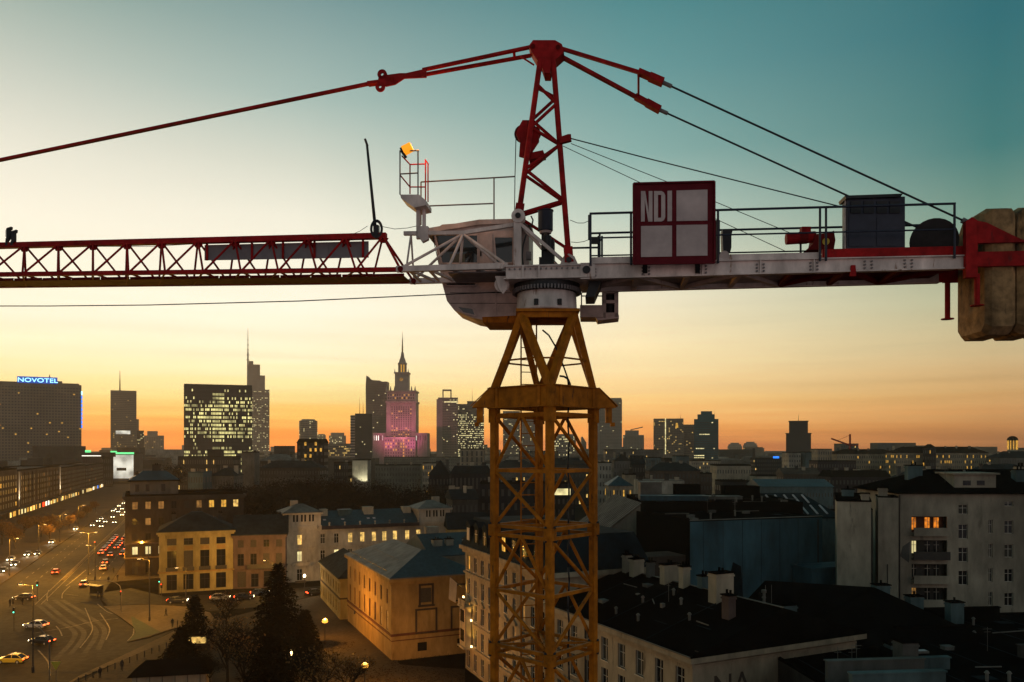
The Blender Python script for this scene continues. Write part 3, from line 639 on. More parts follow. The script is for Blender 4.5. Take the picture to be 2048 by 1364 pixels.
# yaw drive and service balcony behind the slewing ring
bal = part('service_balcony', cbox(1160, 1206, 610, 634, .75, 1.5), 'cab_paint', crane)
rails('balcony_rail', [(C(1163,585,.9), C(1163,612,.9)), (C(1163,592,.9), C(1206,592,.9)), (C(1205,582,.9), C(1205,636,.9))], 'grey_steel', bal, .03)
mb = MB(); 
for x0, x1, y0, y1 in ((1206,1212,584,636), (1229,1237,584,634), (1206,1237,584,586), (1206,1237,600,606), (1206,1237,625,632)):
    mb.plate([C(x0,y0,.8), C(x1,y0,.8), C(x1,y1,.8), C(x0,y1,.8)], U(0, .45, 0))
mb.plate([C(1190,632,.8), C(1238,630,.8), C(1238,636,.8), C(1195,641,.8)], U(0, .6, 0)); part('motor_cage', mb, 'cab_paint', bal)
part('yaw_motor', MB().tube(C(1220, 630, 1.1), C(1220, 588, 1.1), .16, 14), 'black_steel', bal)
# ================================================================ things hung on the crane
# company board on the counter-jib
bd = thing('company_board', 'dark red square company board lettered NDI with three white squares', 'sign', crane.location)
def bq(x, y, v=-.98): return C(x, y, v)
part('board', MB().plate([bq(1268,368), bq(1428,364), bq(1428,525), bq(1268,527)], U(0, .06, 0)), 'sign_red', bd)
mb = MB()
for a, b in (((1267,367),(1429,363)), ((1429,363),(1429,526)), ((1429,526),(1267,528)), ((1267,528),(1267,367))): mb.bar(bq(*a, -1.0), bq(*b, -1.0), .035, .05, up=(0,1,0))
part('board_edge', mb, 'sign_red', bd)
for q in (((1353,381),(1415,379),(1415,441),(1353,442)), ((1282,452),(1344,451),(1344,513),(1282,514)), ((1353,450),(1415,449),(1415,511),(1353,512))):
    part('white_square', MB().plate([bq(x, y, -.995) for x, y in q], U(0, .012, 0)), 'sign_white', bd)
def poly_letter(polys):
    mb = MB()
    for pl in polys: mb.plate([bq(x, y, -.995) for x, y in pl], U(0, .012, 0))
    part('letter', mb, 'sign_white', bd)
poly_letter([[(1282,382),(1289.5,382),(1289.5,443),(1282,443)], [(1297.5,382),(1305,382),(1305,443),(1297.5,443)], [(1289.3,382),(1290.5,382),(1297.7,427),(1297.7,443),(1296.5,443),(1289.3,398)]])
poly_letter([[(1308,382),(1316,382),(1316,443),(1308,443)], [(1315.8,382),(1323,382),(1328,385),(1330.5,391),(1322.5,391),(1322,389.5),(1315.8,389.5)], [(1322.5,390.8),(1330.5,390.8),(1330.5,434),(1322.5,434)], [(1315.8,435.5),(1322,435.5),(1322.5,433.8),(1330.5,433.8),(1328,440),(1323,443),(1315.8,443)]])
poly_letter([[(1335,381.5),(1344,381.2),(1344,442),(1335,442.5)]])
for x in (1290, 1395): part('bracket', MB().bar(bq(x, 527, -.96), bq(x, 545, -.80), .10, .06).box((0,0,0),(.001,.001,.001)), 'black_steel', bd)
# blank grey banner inside the jib
bn = thing('jib_banner', 'long blank grey panel hung inside the red jib lattice', 'panel', crane.location)
for x0, x1 in ((409, 491.6), (492, 574.6), (575, 656.6), (657, 737)):
    part('panel', MB().plate([C(x0, 490-(x0-409)*.0235, .12), C(x1, 490-(x1-409)*.0235, .12), C(x1, 520.5-(x1-409)*.017, .12), C(x0, 520.5-(x0-409)*.017, .12)], U(0, .02, 0)), 'banner', bn)
for x in (414, 504, 566, 629, 726): member('hanger', C(x, 483-(x-409)*.022, .09), C(x, 521-(x-409)*.018, .09), .05, 'red', bn, h=.03)
# beacon
bc = thing('warning_beacon', 'glowing amber warning light on top of the white railed platform', 'lamp', crane.location)
a, b = C(803, 304, -.2), C(822, 294, -.2); dr_ = (b-a).normalized()
part('beacon_base', MB().tube(a-dr_*.0, a+dr_*.05, .09, 18, .10), 'black_steel', bc)
part('beacon_lens', MB().tube(a+dr_*.05, b+dr_*.02, .115, 20, .11), 'beacon', bc)
part('bracket', MB().bar(C(803, 302, -.25), C(812, 315, -.25), .06), 'black_steel', bc)
L = bpy.data.lights.new('beacon_glow', 'POINT'); L.energy = 55; L.color = (1,.35,.05); L.shadow_soft_size = .1
lo = bpy.data.objects.new('beacon_glow', L); COL.objects.link(lo); lo.parent = bc; lo.location = b+dr_*.22
# radio mast with a coil of cable
an = thing('radio_mast', 'thin black pole with coiled cable standing on the red jib', 'antenna', crane.location)
part('pole', MB().tube(C(752, 470, 0), C(734, 290, 0), .04, 10, .028), 'rope', an, smooth=True)
part('antenna_tip', MB().tube(C(735, 292, .04), C(730, 278, .04), .028, 8), 'rope', an)
mb = MB()
for r in (.19, .17, .15):
    rc = [C(753+r*62*cos(t), 458+r*95*sin(t), -.12+r*.3) for t in [2*pi*k/18 for k in range(19)]]; mb.path(rc, .016, 5)
part('cable_coil', mb, 'rope', an); part('clamp', MB().box((-.06,-.1,-.12), (.06,.1,.12)), 'black_steel', an, mtx=Matrix.Translation(C(753, 462, 0)))
# floodlights on the jib
for lab, x, y in (('taller black floodlight at the left end of the jib', 15, 457), ('shorter black floodlight on the jib top chord', 25, 463)):
    f = thing('floodlight', lab, 'lamp', crane.location, group='floodlights on the jib')
    part('housing', MB().plate([C(x-3, y, -.1), C(x+4, y+1, -.1), C(x+4, y+18, -.1), C(x, y+24, -.1), C(x-3, y+20, -.1)], U(0, .07, 0)), 'black_steel', f)
    part('visor', MB().plate([C(x-2, y-1, -.1), C(x+7, y-4, -.1), C(x+6, y+2, -.1), C(x-2, y+3, -.1)], U(0, .07, 0)), 'black_steel', f)
    part('yoke', MB().bar(C(x, y+20, -.05), C(x-1, 491, -.05), .06), 'black_steel', f)
    part('lens', MB().plate([C(x-3.4, y+3, -.09), C(x-3.4, y+17, -.09), C(x-3.4, y+17, -.04), C(x-3.4, y+3, -.04)], U(-.01, 0, 0)), 'glass', f)
# spotlight on the counter-jib
f = thing('work_light', 'black hooded work light on a round bracket behind the company board', 'lamp', crane.location)
part('hood', MB().plate([C(1445, 458, -.5), C(1466, 458, -.5), C(1463, 470, -.5), C(1463, 495, -.5), C(1461, 503, -.5), C(1447, 505, -.5), C(1446, 490, -.5)], U(0, .3, 0)), 'black_steel', f)
part('bracket', MB().tube(C(1449, 511, -.76), C(1449, 511, -.70), .10, 16), 'white_paint', f)
part('pole', MB().tube(C(1452, 500, -.4), C(1448, 520, -.6), .03, 8), 'black_steel', f)
part('rain_tray', cbox(1430, 1440, 440, 520, -.6, -.3), 'black_steel', crane)
# drum shaped tank beside the tower foot
tk = thing('round_tank', 'dark blue round tank standing behind the red tower leg', 'tank', crane.location)
zt1_, zt0_ = C(1091, 421, .1).z, C(1091, 463, .1).z; cc = C(1091, 440, .1)
part('tank', MB().lathe([(.0,zt0_),(.15,zt0_),(.17,zt0_+.02),(.17,zt1_-.03),(.185,zt1_-.02),(.185,zt1_),(.0,zt1_+.02)], (cc.x, cc.y, 0), 24), 'navy_steel', tk, smooth=False)
part('tank_base', MB().lathe([(.0,zt0_-.05),(.13,zt0_-.05),(.15,zt0_)], (cc.x, cc.y, 0), 18), 'cab_paint', tk)
part('stand', MB().bar(C(1085, 468, .1), C(1085, 528, .1), .05).bar(C(1097, 468, .1), C(1097, 528, .1), .05), 'black_steel', tk)
mc = part('slewing_drive', cbox(1085, 1108, 478, 528, -.1, .3), 'black_steel', crane)
part('drive_motor', MB().tube(C(1094, 500, -.15), C(1094, 472, -.15), .10, 14), 'black_steel', mc); part('drive_base', cbox(1078, 1104, 514, 530, -.3, .3), 'black_steel', mc)
part('hose', MB().path([C(1052, 470, -.1), C(1046, 490, -.1), C(1044, 510, -.1), C(1046, 530, -.1)], .02), 'rope', mc); part('hose', MB().path([C(1062, 432, .1), C(1066, 440, .1), C(1064, 450, .1), C(1056, 452, .1)], .018), 'rope', mc)
part('control_box', cbox(1052, 1062, 503, 518, 0, .15), 'grey_steel', crane)
# concrete counterweights
un = toU(C(1974, 560, -.80))[0]; zw0, zw1 = C(1974, 669, -.8).z, C(1974, 406, -.8).z
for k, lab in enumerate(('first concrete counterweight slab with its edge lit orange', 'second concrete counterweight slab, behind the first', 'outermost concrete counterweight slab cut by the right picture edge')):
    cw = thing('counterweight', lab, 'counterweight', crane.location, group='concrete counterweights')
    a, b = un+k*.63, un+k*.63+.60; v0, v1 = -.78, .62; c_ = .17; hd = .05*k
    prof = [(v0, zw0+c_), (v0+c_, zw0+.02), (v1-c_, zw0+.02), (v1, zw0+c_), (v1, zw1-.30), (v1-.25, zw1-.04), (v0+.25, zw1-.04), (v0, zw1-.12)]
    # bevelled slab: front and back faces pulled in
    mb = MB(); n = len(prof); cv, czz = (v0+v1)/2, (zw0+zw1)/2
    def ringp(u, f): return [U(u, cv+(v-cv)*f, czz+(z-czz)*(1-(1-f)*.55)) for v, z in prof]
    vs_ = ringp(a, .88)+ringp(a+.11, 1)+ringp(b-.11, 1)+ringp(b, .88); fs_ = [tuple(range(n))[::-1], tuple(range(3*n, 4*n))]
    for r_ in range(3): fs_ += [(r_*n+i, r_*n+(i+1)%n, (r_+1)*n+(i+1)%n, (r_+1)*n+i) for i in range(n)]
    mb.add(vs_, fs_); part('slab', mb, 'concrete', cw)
    part('lifting_eye', MB().tube(U((a+b)/2, -.1, zw1-.06), U((a+b)/2, -.1, zw1+.03), .03, 8), 'red_dark', cw)
# ================================================================ ground, road, pavements
def struct(name, mb, m, parent=None):
    o = part(name, mb, m, parent); o['kind'] = 'structure' if parent is None else o.get('kind', 'structure')
    if parent is not None: del o['kind']
    return o
g = MB(); NS = 2950
g.add([(-NS,-60,0),(NS,-60,0),(NS,NS,0),(-NS,NS,0)], [(0,1,2,3)]); ground = struct('ground', g, 'earth')
def sheet(pts, z, th=0.):                             # polygon of ground points
    mb = MB(); pts = [V((p[0], p[1], 0)) for p in pts]
    n = len(pts); ar = sum(pts[i].x*pts[(i+1)%n].y-pts[(i+1)%n].x*pts[i].y for i in range(n))
    if ar < 0: pts = pts[::-1]
    if th: mb.prism([(p.x, p.y) for p in pts], z-th, z)
    else: mb.add([(p.x, p.y, z) for p in pts], [tuple(range(n))])
    return mb
DR = V((-.363, .932, 0)).normalized(); NR = V((DR.y, -DR.x, 0))        # street direction, its right normal
RO = V((-109, 220, 0))                                                  # right kerb at 220 m
def rd(t, s): return RO+DR*t+NR*s                                       # t along, s to the right of the right kerb
RW = 25.5
road = struct('road', sheet([rd(-160, 0), rd(-160, -RW), rd(900, -RW), rd(900, 0)], .008), 'asphalt')
junction = struct('junction', sheet([G(x, y) for x, y in [(-80,1500),(-60,1190),(60,1130),(180,1085),(243,1095),(238,1140),(196,1190),(208,1212),(240,1236),(264,1254),(270,1266),(254,1286),(300,1276),(352,1258),(160,1364),(120,1400),(60,1500)]], .013), 'asphalt')
side = struct('side_street', sheet([G(x, y) for x, y in [(190,1188),(262,1176),(330,1193),(470,1187),(640,1172),(650,1186),(520,1214),(420,1222),(372,1212),(300,1208),(215,1211)]], .010), 'asphalt')
pv = struct('pavement', sheet([rd(-14, .2), rd(-8, 22), rd(0, 45), rd(60, 60), rd(420, 60), rd(420, .2)], .14, .14), 'paving')
pl_ = struct('pavement', sheet([rd(-160, -RW-.2), rd(-160, -RW-40), rd(600, -RW-40), rd(600, -RW-.2)], .14, .14), 'paving')
plaza = struct('plaza', sheet([G(x, y) for x, y in [(205,1213),(300,1210),(372,1214),(420,1226),(430,1240),(352,1256),(300,1274),(256,1285),(272,1266),(266,1254),(242,1236)]], .13, .13), 'paving_pale')
near = struct('square', sheet([G(x, y) for x, y in [(352,1260),(430,1243),(640,1190),(700,1235),(790,1330),(930,1340),(930,1500),(70,1500),(125,1400),(165,1364)]], .12, .12), 'paving')
strip = struct('path', sheet([G(x, y) for x, y in [(350,1263),(440,1236),(440,1250),(352,1276),(150,1362),(110,1400),(90,1395),(160,1352)]], .126), 'paving_pale')
lane = struct('lane', sheet([G(x, y) for x, y in [(640,1175),(690,1190),(800,1330),(930,1345),(930,1500),(760,1500),(600,1260)]], .124), 'paving')
lawn = part('lawn', sheet([G(x, y) for x, y in [(262,1234),(268,1236),(322,1266),(256,1284),(271,1266),(266,1254)]], .145), 'lawn', None); lawn['kind'] = 'structure'
lawn2 = part('park_lawn', sheet([(-75,240), (-20,262), (-20,400), (-140,400)], .03), 'lawn', None); lawn2['kind'] = 'structure'
def ribbon(pts, w, z):
    mb = MB(); pts = [V((p[0], p[1], 0)) for p in pts]; vs = []; fs = []
    for i, p in enumerate(pts):
        d = (pts[min(i+1, len(pts)-1)]-pts[max(i-1, 0)]).normalized(); n = V((-d.y, d.x, 0))*w/2
        vs += [(p.x-n.x, p.y-n.y, z), (p.x+n.x, p.y+n.y, z)]
        if i: fs.append((2*i-2, 2*i-1, 2*i+1, 2*i)[::-1])
    mb.add(vs, fs); return mb
# dashes on the avenue
_d = MB().add([(-.09,-1.6,0),(.09,-1.6,0),(.09,1.6,0),(-.09,1.6,0)], [(0,1,2,3)]).mesh('lane_dash', 'paint_line')
arr = atan2(-DR.x, DR.y)
for s in (-3.4, -6.8, -18.4, -21.8):
    for t in range(-4, 130, 8): ob('lane_dash', _d, road, Matrix.Translation(rd(t, s)+V((0,0,.024))) @ Matrix.Rotation(arr, 4, 'Z'))
for s in (-11.4, -12.6): part('median_line', ribbon([rd(t, s) for t in (-40, 0, 100, 300)], .16, .022), 'paint_line', road)
mb = sheet([rd(-6, -11.6), rd(-6, -12.4), rd(320, -12.4), rd(320, -11.6)], .13, .13); struct('median_kerb', mb, 'paving_pale', road)
def curve(pix, n=14):
    P_ = [G(x, y) for x, y in pix]; out = []
    for i in range(len(P_)-1):
        a, b, c, d = P_[max(i-1,0)], P_[i], P_[i+1], P_[min(i+2,len(P_)-1)]
        for k in range(n):
            t = k/n; out.append(.5*((2*b)+(c-a)*t+(2*a-5*b+4*c-d)*t*t+(3*b-a-3*c+d)*t**3))
    return out+[P_[-1]]
# worn lane lines curving through the junction
for pix in ([(140,1172),(126,1186),(124,1197)], [(172,1140),(150,1158),(132,1172)], [(98,1180),(94,1190),(95,1202)], [(112,1252),(120,1262),(124,1272)],
            [(70,1266),(140,1254),(190,1242),(236,1237)], [(200,1226),(216,1250),(219,1262),(212,1280)], [(170,1216),(180,1240),(184,1262),(160,1296)], [(268,1256),(266,1270),(255,1282)],
            [(130,1188),(144,1190),(156,1191)], [(195,1208),(212,1222),(226,1228)], [(76,1300),(92,1318),(98,1330),(100,1352)]):
    part('lane_line', ribbon(curve(pix), .22, .022), 'paint_line', junction)
for pix in ([(70,1204),(110,1238),(150,1268),(110,1320)], [(86,1202),(130,1238),(168,1266),(140,1310)], [(108,1200),(150,1230),(192,1262),(170,1306)], [(124,1200),(170,1228),(208,1258),(196,1300)]):
    part('tyre_polish', ribbon(curve(pix), .9, .0175), 'asphalt_worn', junction)
# ================================================================ building kit
_win, _pane = {}, {}
def win_mesh(w, h, st, fm):
    k = (round(w,2), round(h,2), st, fm)
    if k not in _win:
        mb = MB(); t, d = .065, .05; x = w/2
        mb.box((-x,0,0), (-x+t,d,h)); mb.box((x-t,0,0), (x,d,h)); mb.box((-x+t,0,0), (x-t,d,t)); mb.box((-x+t,0,h-t), (x-t,d,h))
        if 'v' in st: mb.box((-t/2,.004,t), (t/2,d-.004,h-t))
        if 't' in st: mb.box((-x+t,.008,h*.62), (x-t,d-.008,h*.62+t))
        if 's' in st: mb.box((-x-.12,-.30,-.10), (x+.12,0,0))
        _win[k] = mb.mesh('window', fm)
    return _win[k]
def pane_mesh(w, h, m):
    k = (round(w,2), round(h,2), m)
    if k not in _pane: _pane[k] = MB().box((-w/2+.05,.036,.05), (w/2-.05,.046,h-.05)).mesh('pane', m)
    return _pane[k]
def wall_face(mb, O, ux, Wd, Ht, ops, dep=.22):
    O, ux = V(O), V(ux); uz = V((0,0,1)); ni = -(ux.cross(uz))
    xs = sorted({0, Wd, *[o[0] for o in ops], *[o[1] for o in ops]}); zs_ = sorted({0, Ht, *[o[2] for o in ops], *[o[3] for o in ops]})
    for x0, x1 in zip(xs, xs[1:]):
        run = None
        for z0, z1 in zip(zs_, zs_[1:]):
            cx_, cz_ = (x0+x1)/2, (z0+z1)/2
            hole = any(o[0] < cx_ < o[1] and o[2] < cz_ < o[3] for o in ops)
            if hole:
                if run: mb.add([O+ux*x0+uz*run[0], O+ux*x1+uz*run[0], O+ux*x1+uz*run[1], O+ux*x0+uz*run[1]], [(0,1,2,3)]); run = None
            else: run = (run[0], z1) if run else (z0, z1)
        if run: mb.add([O+ux*x0+uz*run[0], O+ux*x1+uz*run[0], O+ux*x1+uz*run[1], O+ux*x0+uz*run[1]], [(0,1,2,3)])
    for x0, x1, z0, z1 in [o[:4] for o in ops]:
        a, b, c, d = [O+ux*x+uz*z for x, z in ((x0,z0),(x1,z0),(x1,z1),(x0,z1))]
        i = ni*(dep+.06)
        mb.add([a,b,c,d,a+i,b+i,c+i,d+i], [(0,4,5,1),(1,5,6,2),(2,6,7,3),(3,7,4,0)])
    return ni
def grid(Wd, cols, rows, w, x_off=0., span=None):
    """regular openings: rows = [(z0, h[, w])]"""
    out = []; span = span or Wd; p = span/cols
    for r in rows:
        ww = r[2] if len(r) > 2 else w
        for c in range(cols):
            cx_ = x_off+p*(c+.5); out.append((cx_-ww/2, cx_+ww/2, r[0], r[0]+r[1]))
    return out
def sides(Wd, D): return {'front': ((0,0,0), (1,0,0), Wd), 'right': ((Wd,0,0), (0,1,0), D), 'back': ((Wd,D,0), (-1,0,0), Wd), 'left': ((0,D,0), (0,-1,0), D)}
RW_ = random.Random(77)
def house(name, label, loc, rz, Wd, D, Ht, wall, ops={}, roof=('flat', .4, 'tar'), fm='frame_white', st='vt', lit=None, cornice=None, bands=(), cat='building', dep=.22, over=.5):
    """ops: side -> [(x0,x1,z0,z1[,material])]; lit(side, i) -> pane material"""
    h = thing(name, label, cat, (loc[0], loc[1], 0), rz)
    mb = MB(); sd_ = sides(Wd, D); fr = {}
    for s, (O, ux, L) in sd_.items():
        fr[s] = wall_face(mb, O, ux, L, Ht, ops.get(s, []), dep)
    wl = part('wall', mb, wall, h)
    for s, (O, ux, L) in sd_.items():
        for i, o in enumerate(ops.get(s, [])):
            w, hh = o[1]-o[0], o[3]-o[2]; pm = o[4] if len(o) > 4 else (lit(s, i) if lit else 'glass')
            if pm == 'glass' and RW_.random() < .28: pm = 'curtain'
            ux_ = V(ux); ni = fr[s]; base = V(O)+ux_*((o[0]+o[1])/2)+V((0,0,o[2]))+ni*dep
            mt = Matrix(((ux_.x, ni.x, 0, base.x), (ux_.y, ni.y, 0, base.y), (0, 0, 1, base.z), (0,0,0,1)))
            wo_ = ob('window', win_mesh(w, hh, st, fm), h, mt); ob('pane', pane_mesh(w, hh, pm), wo_)
    if cornice:
        cw_, ch, cm = cornice; mb = MB()
        mb.box((-cw_,-cw_,Ht-ch), (Wd+cw_,-.001,Ht)); mb.box((-cw_,.001,Ht-ch), (-.001,D+cw_,Ht-.002)); mb.box((Wd+.001,.001,Ht-ch), (Wd+cw_,D+cw_,Ht-.003))
        mb.box((-cw_*.5,-cw_*.5,Ht-ch*1.8), (Wd+cw_*.5,-.002,Ht-ch-.001)); part('cornice', mb, cm, h)
    for z, t, pr, m in bands:
        mb = MB(); mb.box((-pr,-pr,z), (Wd+pr,-.003,z+t)); mb.box((-pr,0,z+.001), (-.003,D,z+t-.001)); mb.box((Wd+.003,0,z+.001), (Wd+pr,D,z+t-.001)); part('string_course', mb, m, h)
    roof_on(h, Wd, D, Ht, roof, over); return h
def roof_on(h, Wd, D, Ht, roof, over=.5, x0=0., y0=0.):
    k, rh, rm = roof; e = over; z = Ht+.004; mb = MB()
    a, b, c, d = x0-e, x0+Wd+e, y0-e, y0+D+e
    if k == 'flat':
        mb.box((x0+.01,y0+.01,Ht-.3), (x0+Wd-.01,y0+D-.01,Ht-.05)); ro = part('roof', mb, rm, h)
        p = MB(); t = .28
        p.box((x0,y0,z), (x0+Wd,y0+t,z+rh)); p.box((x0,y0+D-t,z), (x0+Wd,y0+D,z+rh)); p.box((x0,y0+t,z), (x0+t,y0+D-t,z+rh-.002)); p.box((x0+Wd-t,y0+t,z), (x0+Wd,y0+D-t,z+rh-.002))
        part('parapet', p, rm, h); return ro
    zz_ = z+.18
    if k == 'hip':
        i = min(Wd, D)/2+e
        if Wd >= D: r = [(a+i,(c+d)/2), (b-i,(c+d)/2)]
        else: r = [((a+b)/2,c+i), ((a+b)/2,d-i)]
        if abs(r[0][0]-r[1][0])+abs(r[0][1]-r[1][1]) < .2: r = [(r[0][0]-.1, r[0][1]), (r[0][0]+.1, r[0][1])]
        vs_ = [(a,c,zz_),(b,c,zz_),(b,d,zz_),(a,d,zz_),(*r[0],z+rh),(*r[1],z+rh)]
        fs_ = [(0,1,5,4),(1,2,5),(2,3,4,5),(3,0,4)] if Wd >= D else [(0,1,4),(1,2,5,4),(2,3,5),(3,0,4,5)]
        mb.add(vs_, fs_)
    elif k == 'gable':                                  # ridge along x
        mb.add([(a,c,zz_),(b,c,zz_),(b,d,zz_),(a,d,zz_),(a,(c+d)/2,z+rh),(b,(c+d)/2,z+rh)], [(0,1,5,4),(2,3,4,5),(1,2,5),(3,0,4)])
    elif k == 'gabley':                                 # ridge along y
        mb.add([(a,c,zz_),(b,c,zz_),(b,d,zz_),(a,d,zz_),((a+b)/2,c,z+rh),((a+b)/2,d,z+rh)], [(0,1,4),(1,2,5,4),(2,3,5),(3,0,4,5)])
    elif k == 'mansard':
        i = 1.6
        mb.add([(a,c,zz_),(b,c,zz_),(b,d,zz_),(a,d,zz_),(a+i,c+i,z+rh),(b-i,c+i,z+rh),(b-i,d-i,z+rh),(a+i,d-i,z+rh)], [(0,1,5,4),(1,2,6,5),(2,3,7,6),(3,0,4,7),(4,5,6,7)])
    elif k == 'shed':                                   # rising to the back
        mb.add([(a,c,zz_),(b,c,zz_),(b,d,z+rh),(a,d,z+rh)], [(0,1,2,3)]); mb.add([(a,c,zz_),(b,c,zz_),(b,d,z+rh),(a,d,z+rh),(b,d,zz_),(a,d,zz_)], [(1,4,2),(0,3,5),(4,5,3,2)])
    mb.add([(a,c,z),(b,c,z),(b,d,z),(a,d,z),(a,c,zz_-.001),(b,c,zz_-.001),(b,d,zz_-.001),(a,d,zz_-.001)], [(0,3,2,1),(0,1,5,4),(1,2,6,5),(2,3,7,6),(3,0,4,7)])
    return part('roof', mb, rm, h)
def chimney(h, x, y, z, w, d, hh, m='w_plaster', pots=2):
    c = part('chimney', MB().box((x-w/2,y-d/2,z), (x+w/2,y+d/2,z+hh)).box((x-w/2-.08,y-d/2-.08,z+hh-.35), (x+w/2+.08,y+d/2+.08,z+hh-.18)), m, h)
    part('chimney_cap', MB().box((x-w/2-.12,y-d/2-.12,z+hh+.002), (x+w/2+.12,y+d/2+.12,z+hh+.12)), 'tar', c)
    for k in range(pots): part('pot', MB().tube((x+(k-(pots-1)/2)*.5, y, z+hh+.12), (x+(k-(pots-1)/2)*.5, y, z+hh+.55), .12, 8), 'tar', c)
    return c
def local(h, p):                                        # world xy -> local xy of a house
    d = V((p[0]-h.location.x, p[1]-h.location.y)); a = -h.rotation_euler.z
    return d.x*cos(a)-d.y*sin(a), d.x*sin(a)+d.y*cos(a)
def skylight(h, x, y, z, w, d, slope=0., m='metal_grey'):
    o = part('skylight', MB().box((-w/2,-d/2,0), (w/2,d/2,.22)), 'metal_grey', h, mtx=Matrix.Translation((x,y,z)) @ Matrix.Rotation(slope, 4, 'X'))
    part('pane', MB().box((-w/2+.12,-d/2+.12,.222), (w/2-.12,d/2-.12,.24)), 'sign_white' if m == 'pale' else 'glass', o); return o

def clutter(h, x0, x1, y0, y1, z, n, seed, sl=0.):
    """vents, hatches, pipes and aerials scattered over a roof; sl = rise per metre of y"""
    r = random.Random(seed)
    for _ in range(n):
        x, y = r.uniform(x0, x1), r.uniform(y0, y1); zz_ = z+sl*(y-y0); k = r.random()
        if k < .3: part('roof_vent', MB().tube((x,y,zz_-.1), (x,y,zz_+.7), .14, 8).tube((x,y,zz_+.7), (x,y,zz_+.9), .24, 8, .1), 'metal_grey', h)
        elif k < .5: part('roof_hatch', MB().box((x-.5,y-.4,zz_-.1), (x+.5,y+.4,zz_+.3)).box((x-.55,y-.45,zz_+.3), (x+.55,y+.45,zz_+.36)), r.choice(['metal_grey','w_grey']), h)
        elif k < .68: part('aerial', MB().tube((x,y,zz_-.1), (x,y,zz_+2.4), .025, 5).bar((x-.5,y,zz_+2.2), (x+.5,y,zz_+2.2), .03).bar((x-.35,y,zz_+1.9), (x+.35,y,zz_+1.9), .03), 'metal_grey', h)
        elif k < .84: part('roof_pipe', MB().bar((x,y,zz_+.15), (x+r.uniform(2,5),y+r.uniform(-1.5,1.5),zz_+.15), .10), 'metal_grey', h)
        else: part('tar_patch', MB().box((x-r.uniform(.5,1.6),y-.6,zz_-.02), (x+r.uniform(.5,1.6),y+.7,zz_+.015)), 'tar_blue', h)
# ================================================================ near buildings
R2 = random.Random(5)
# yellow corner house
p0, p1 = G(318, 1187), G(466, 1178); rz = atan2(p1.y-p0.y, p1.x-p0.x); Wd = (p1-p0).length
ops = []
for c in range(4):
    cx_ = Wd*(.168+.222*c); ops += [(cx_-1.15, cx_+1.15, .55, 4.3), (cx_-1.05, cx_+1.05, 5.5, 10.0), (cx_-1.05, cx_+1.05, 11.4, 13.0)]
h = house('corner_house', 'yellow three storey corner house with grey hipped roof and tall windows', p0, rz, Wd, 14, 14.6, 'w_yellow', {'front': ops, 'left': grid(14, 3, [(5.5,4.2),(11.4,1.6)], 1.7)},
          ('hip', 4.2, 'slate'), 'frame_dark', 'vt', cornice=(.55,.5,'w_yellow'), bands=((4.75,.35,.3,'w_ochre'),))
for c in range(4):
    cx_ = Wd*(.168+.222*c)
    part('relief_panel', MB().box((cx_-1.0,-.08,10.25), (cx_+1.0,-.002,11.1)).box((cx_-.7,-.12,10.45), (cx_+.7,-.081,10.9)), 'w_ochre', h)
    part('balcony_rail', MB().box((cx_-1.3,-.5,5.15), (cx_+1.3,-.44,6.1)), 'frame_dark', h)
    part('sill', MB().box((cx_-1.25,-.25,11.22), (cx_+1.25,-.001,11.38)), 'w_yellow', h)
for x, y in ((3, 10), (9, 11), (14, 9)): chimney(h, x, y, 16, .9, .7, 2.2, 'w_dim')
part('roof_turret', MB().box((-1.2,-1.0,16.4), (1.2,1.0,18.6)).plate([(-1.4,-1.2,18.6),(1.4,-1.2,18.6),(1.4,1.2,18.6),(-1.4,1.2,18.6)], (0,0,.15)), 'slate', h, mtx=Matrix.Translation((Wd*.5, 9, 0)))
# mauve row house
q0 = p1+V((.05,.02,0)); q1 = G(571, 1174); rz2 = atan2(q1.y-q0.y, q1.x-q0.x); W2 = (q1-q0).length
ops = []
for c in range(4):
    cx_ = W2*(.14+.245*c); ops += [(cx_-.7, cx_+.7, 10.2, 12.0), (cx_-.75, cx_+.75, 5.6, 8.6)]
ops += [(1.0, 3.0, .3, 4.2), (4.2, 6.0, .3, 3.6), (7.2, 12.2 if W2 > 12.6 else W2-.5, .2, 4.2)]
h = house('row_house', 'mauve plaster row house with slate roof between yellow and white houses', q0, rz2, W2, 12, 13.2, 'w_mauve', {'front': ops}, ('gable', 4.6, 'slate'), 'frame_dark', 'vt', cornice=(.45,.4,'w_mauve'), bands=((4.6,.3,.25,'w_mauve'),))
part('balcony', MB().box((3.4,-1.2,4.95), (W2-.5,-.26,5.15)).box((3.4,-1.2,5.15), (W2-.5,-1.14,6.1)), 'frame_dark', h)
for x in (1.5, 4.2, 6.6, 9.5): skylight(h, x, 2.6, 14.9, .8, 1.1, .6, 'pale' if x in (4.2, 6.6) else '')
chimney(h, 3, 7.5, 16, 1.0, .7, 2.0, 'w_dim'); chimney(h, W2-2, 7.5, 16, 1.0, .7, 2.0, 'w_dim')
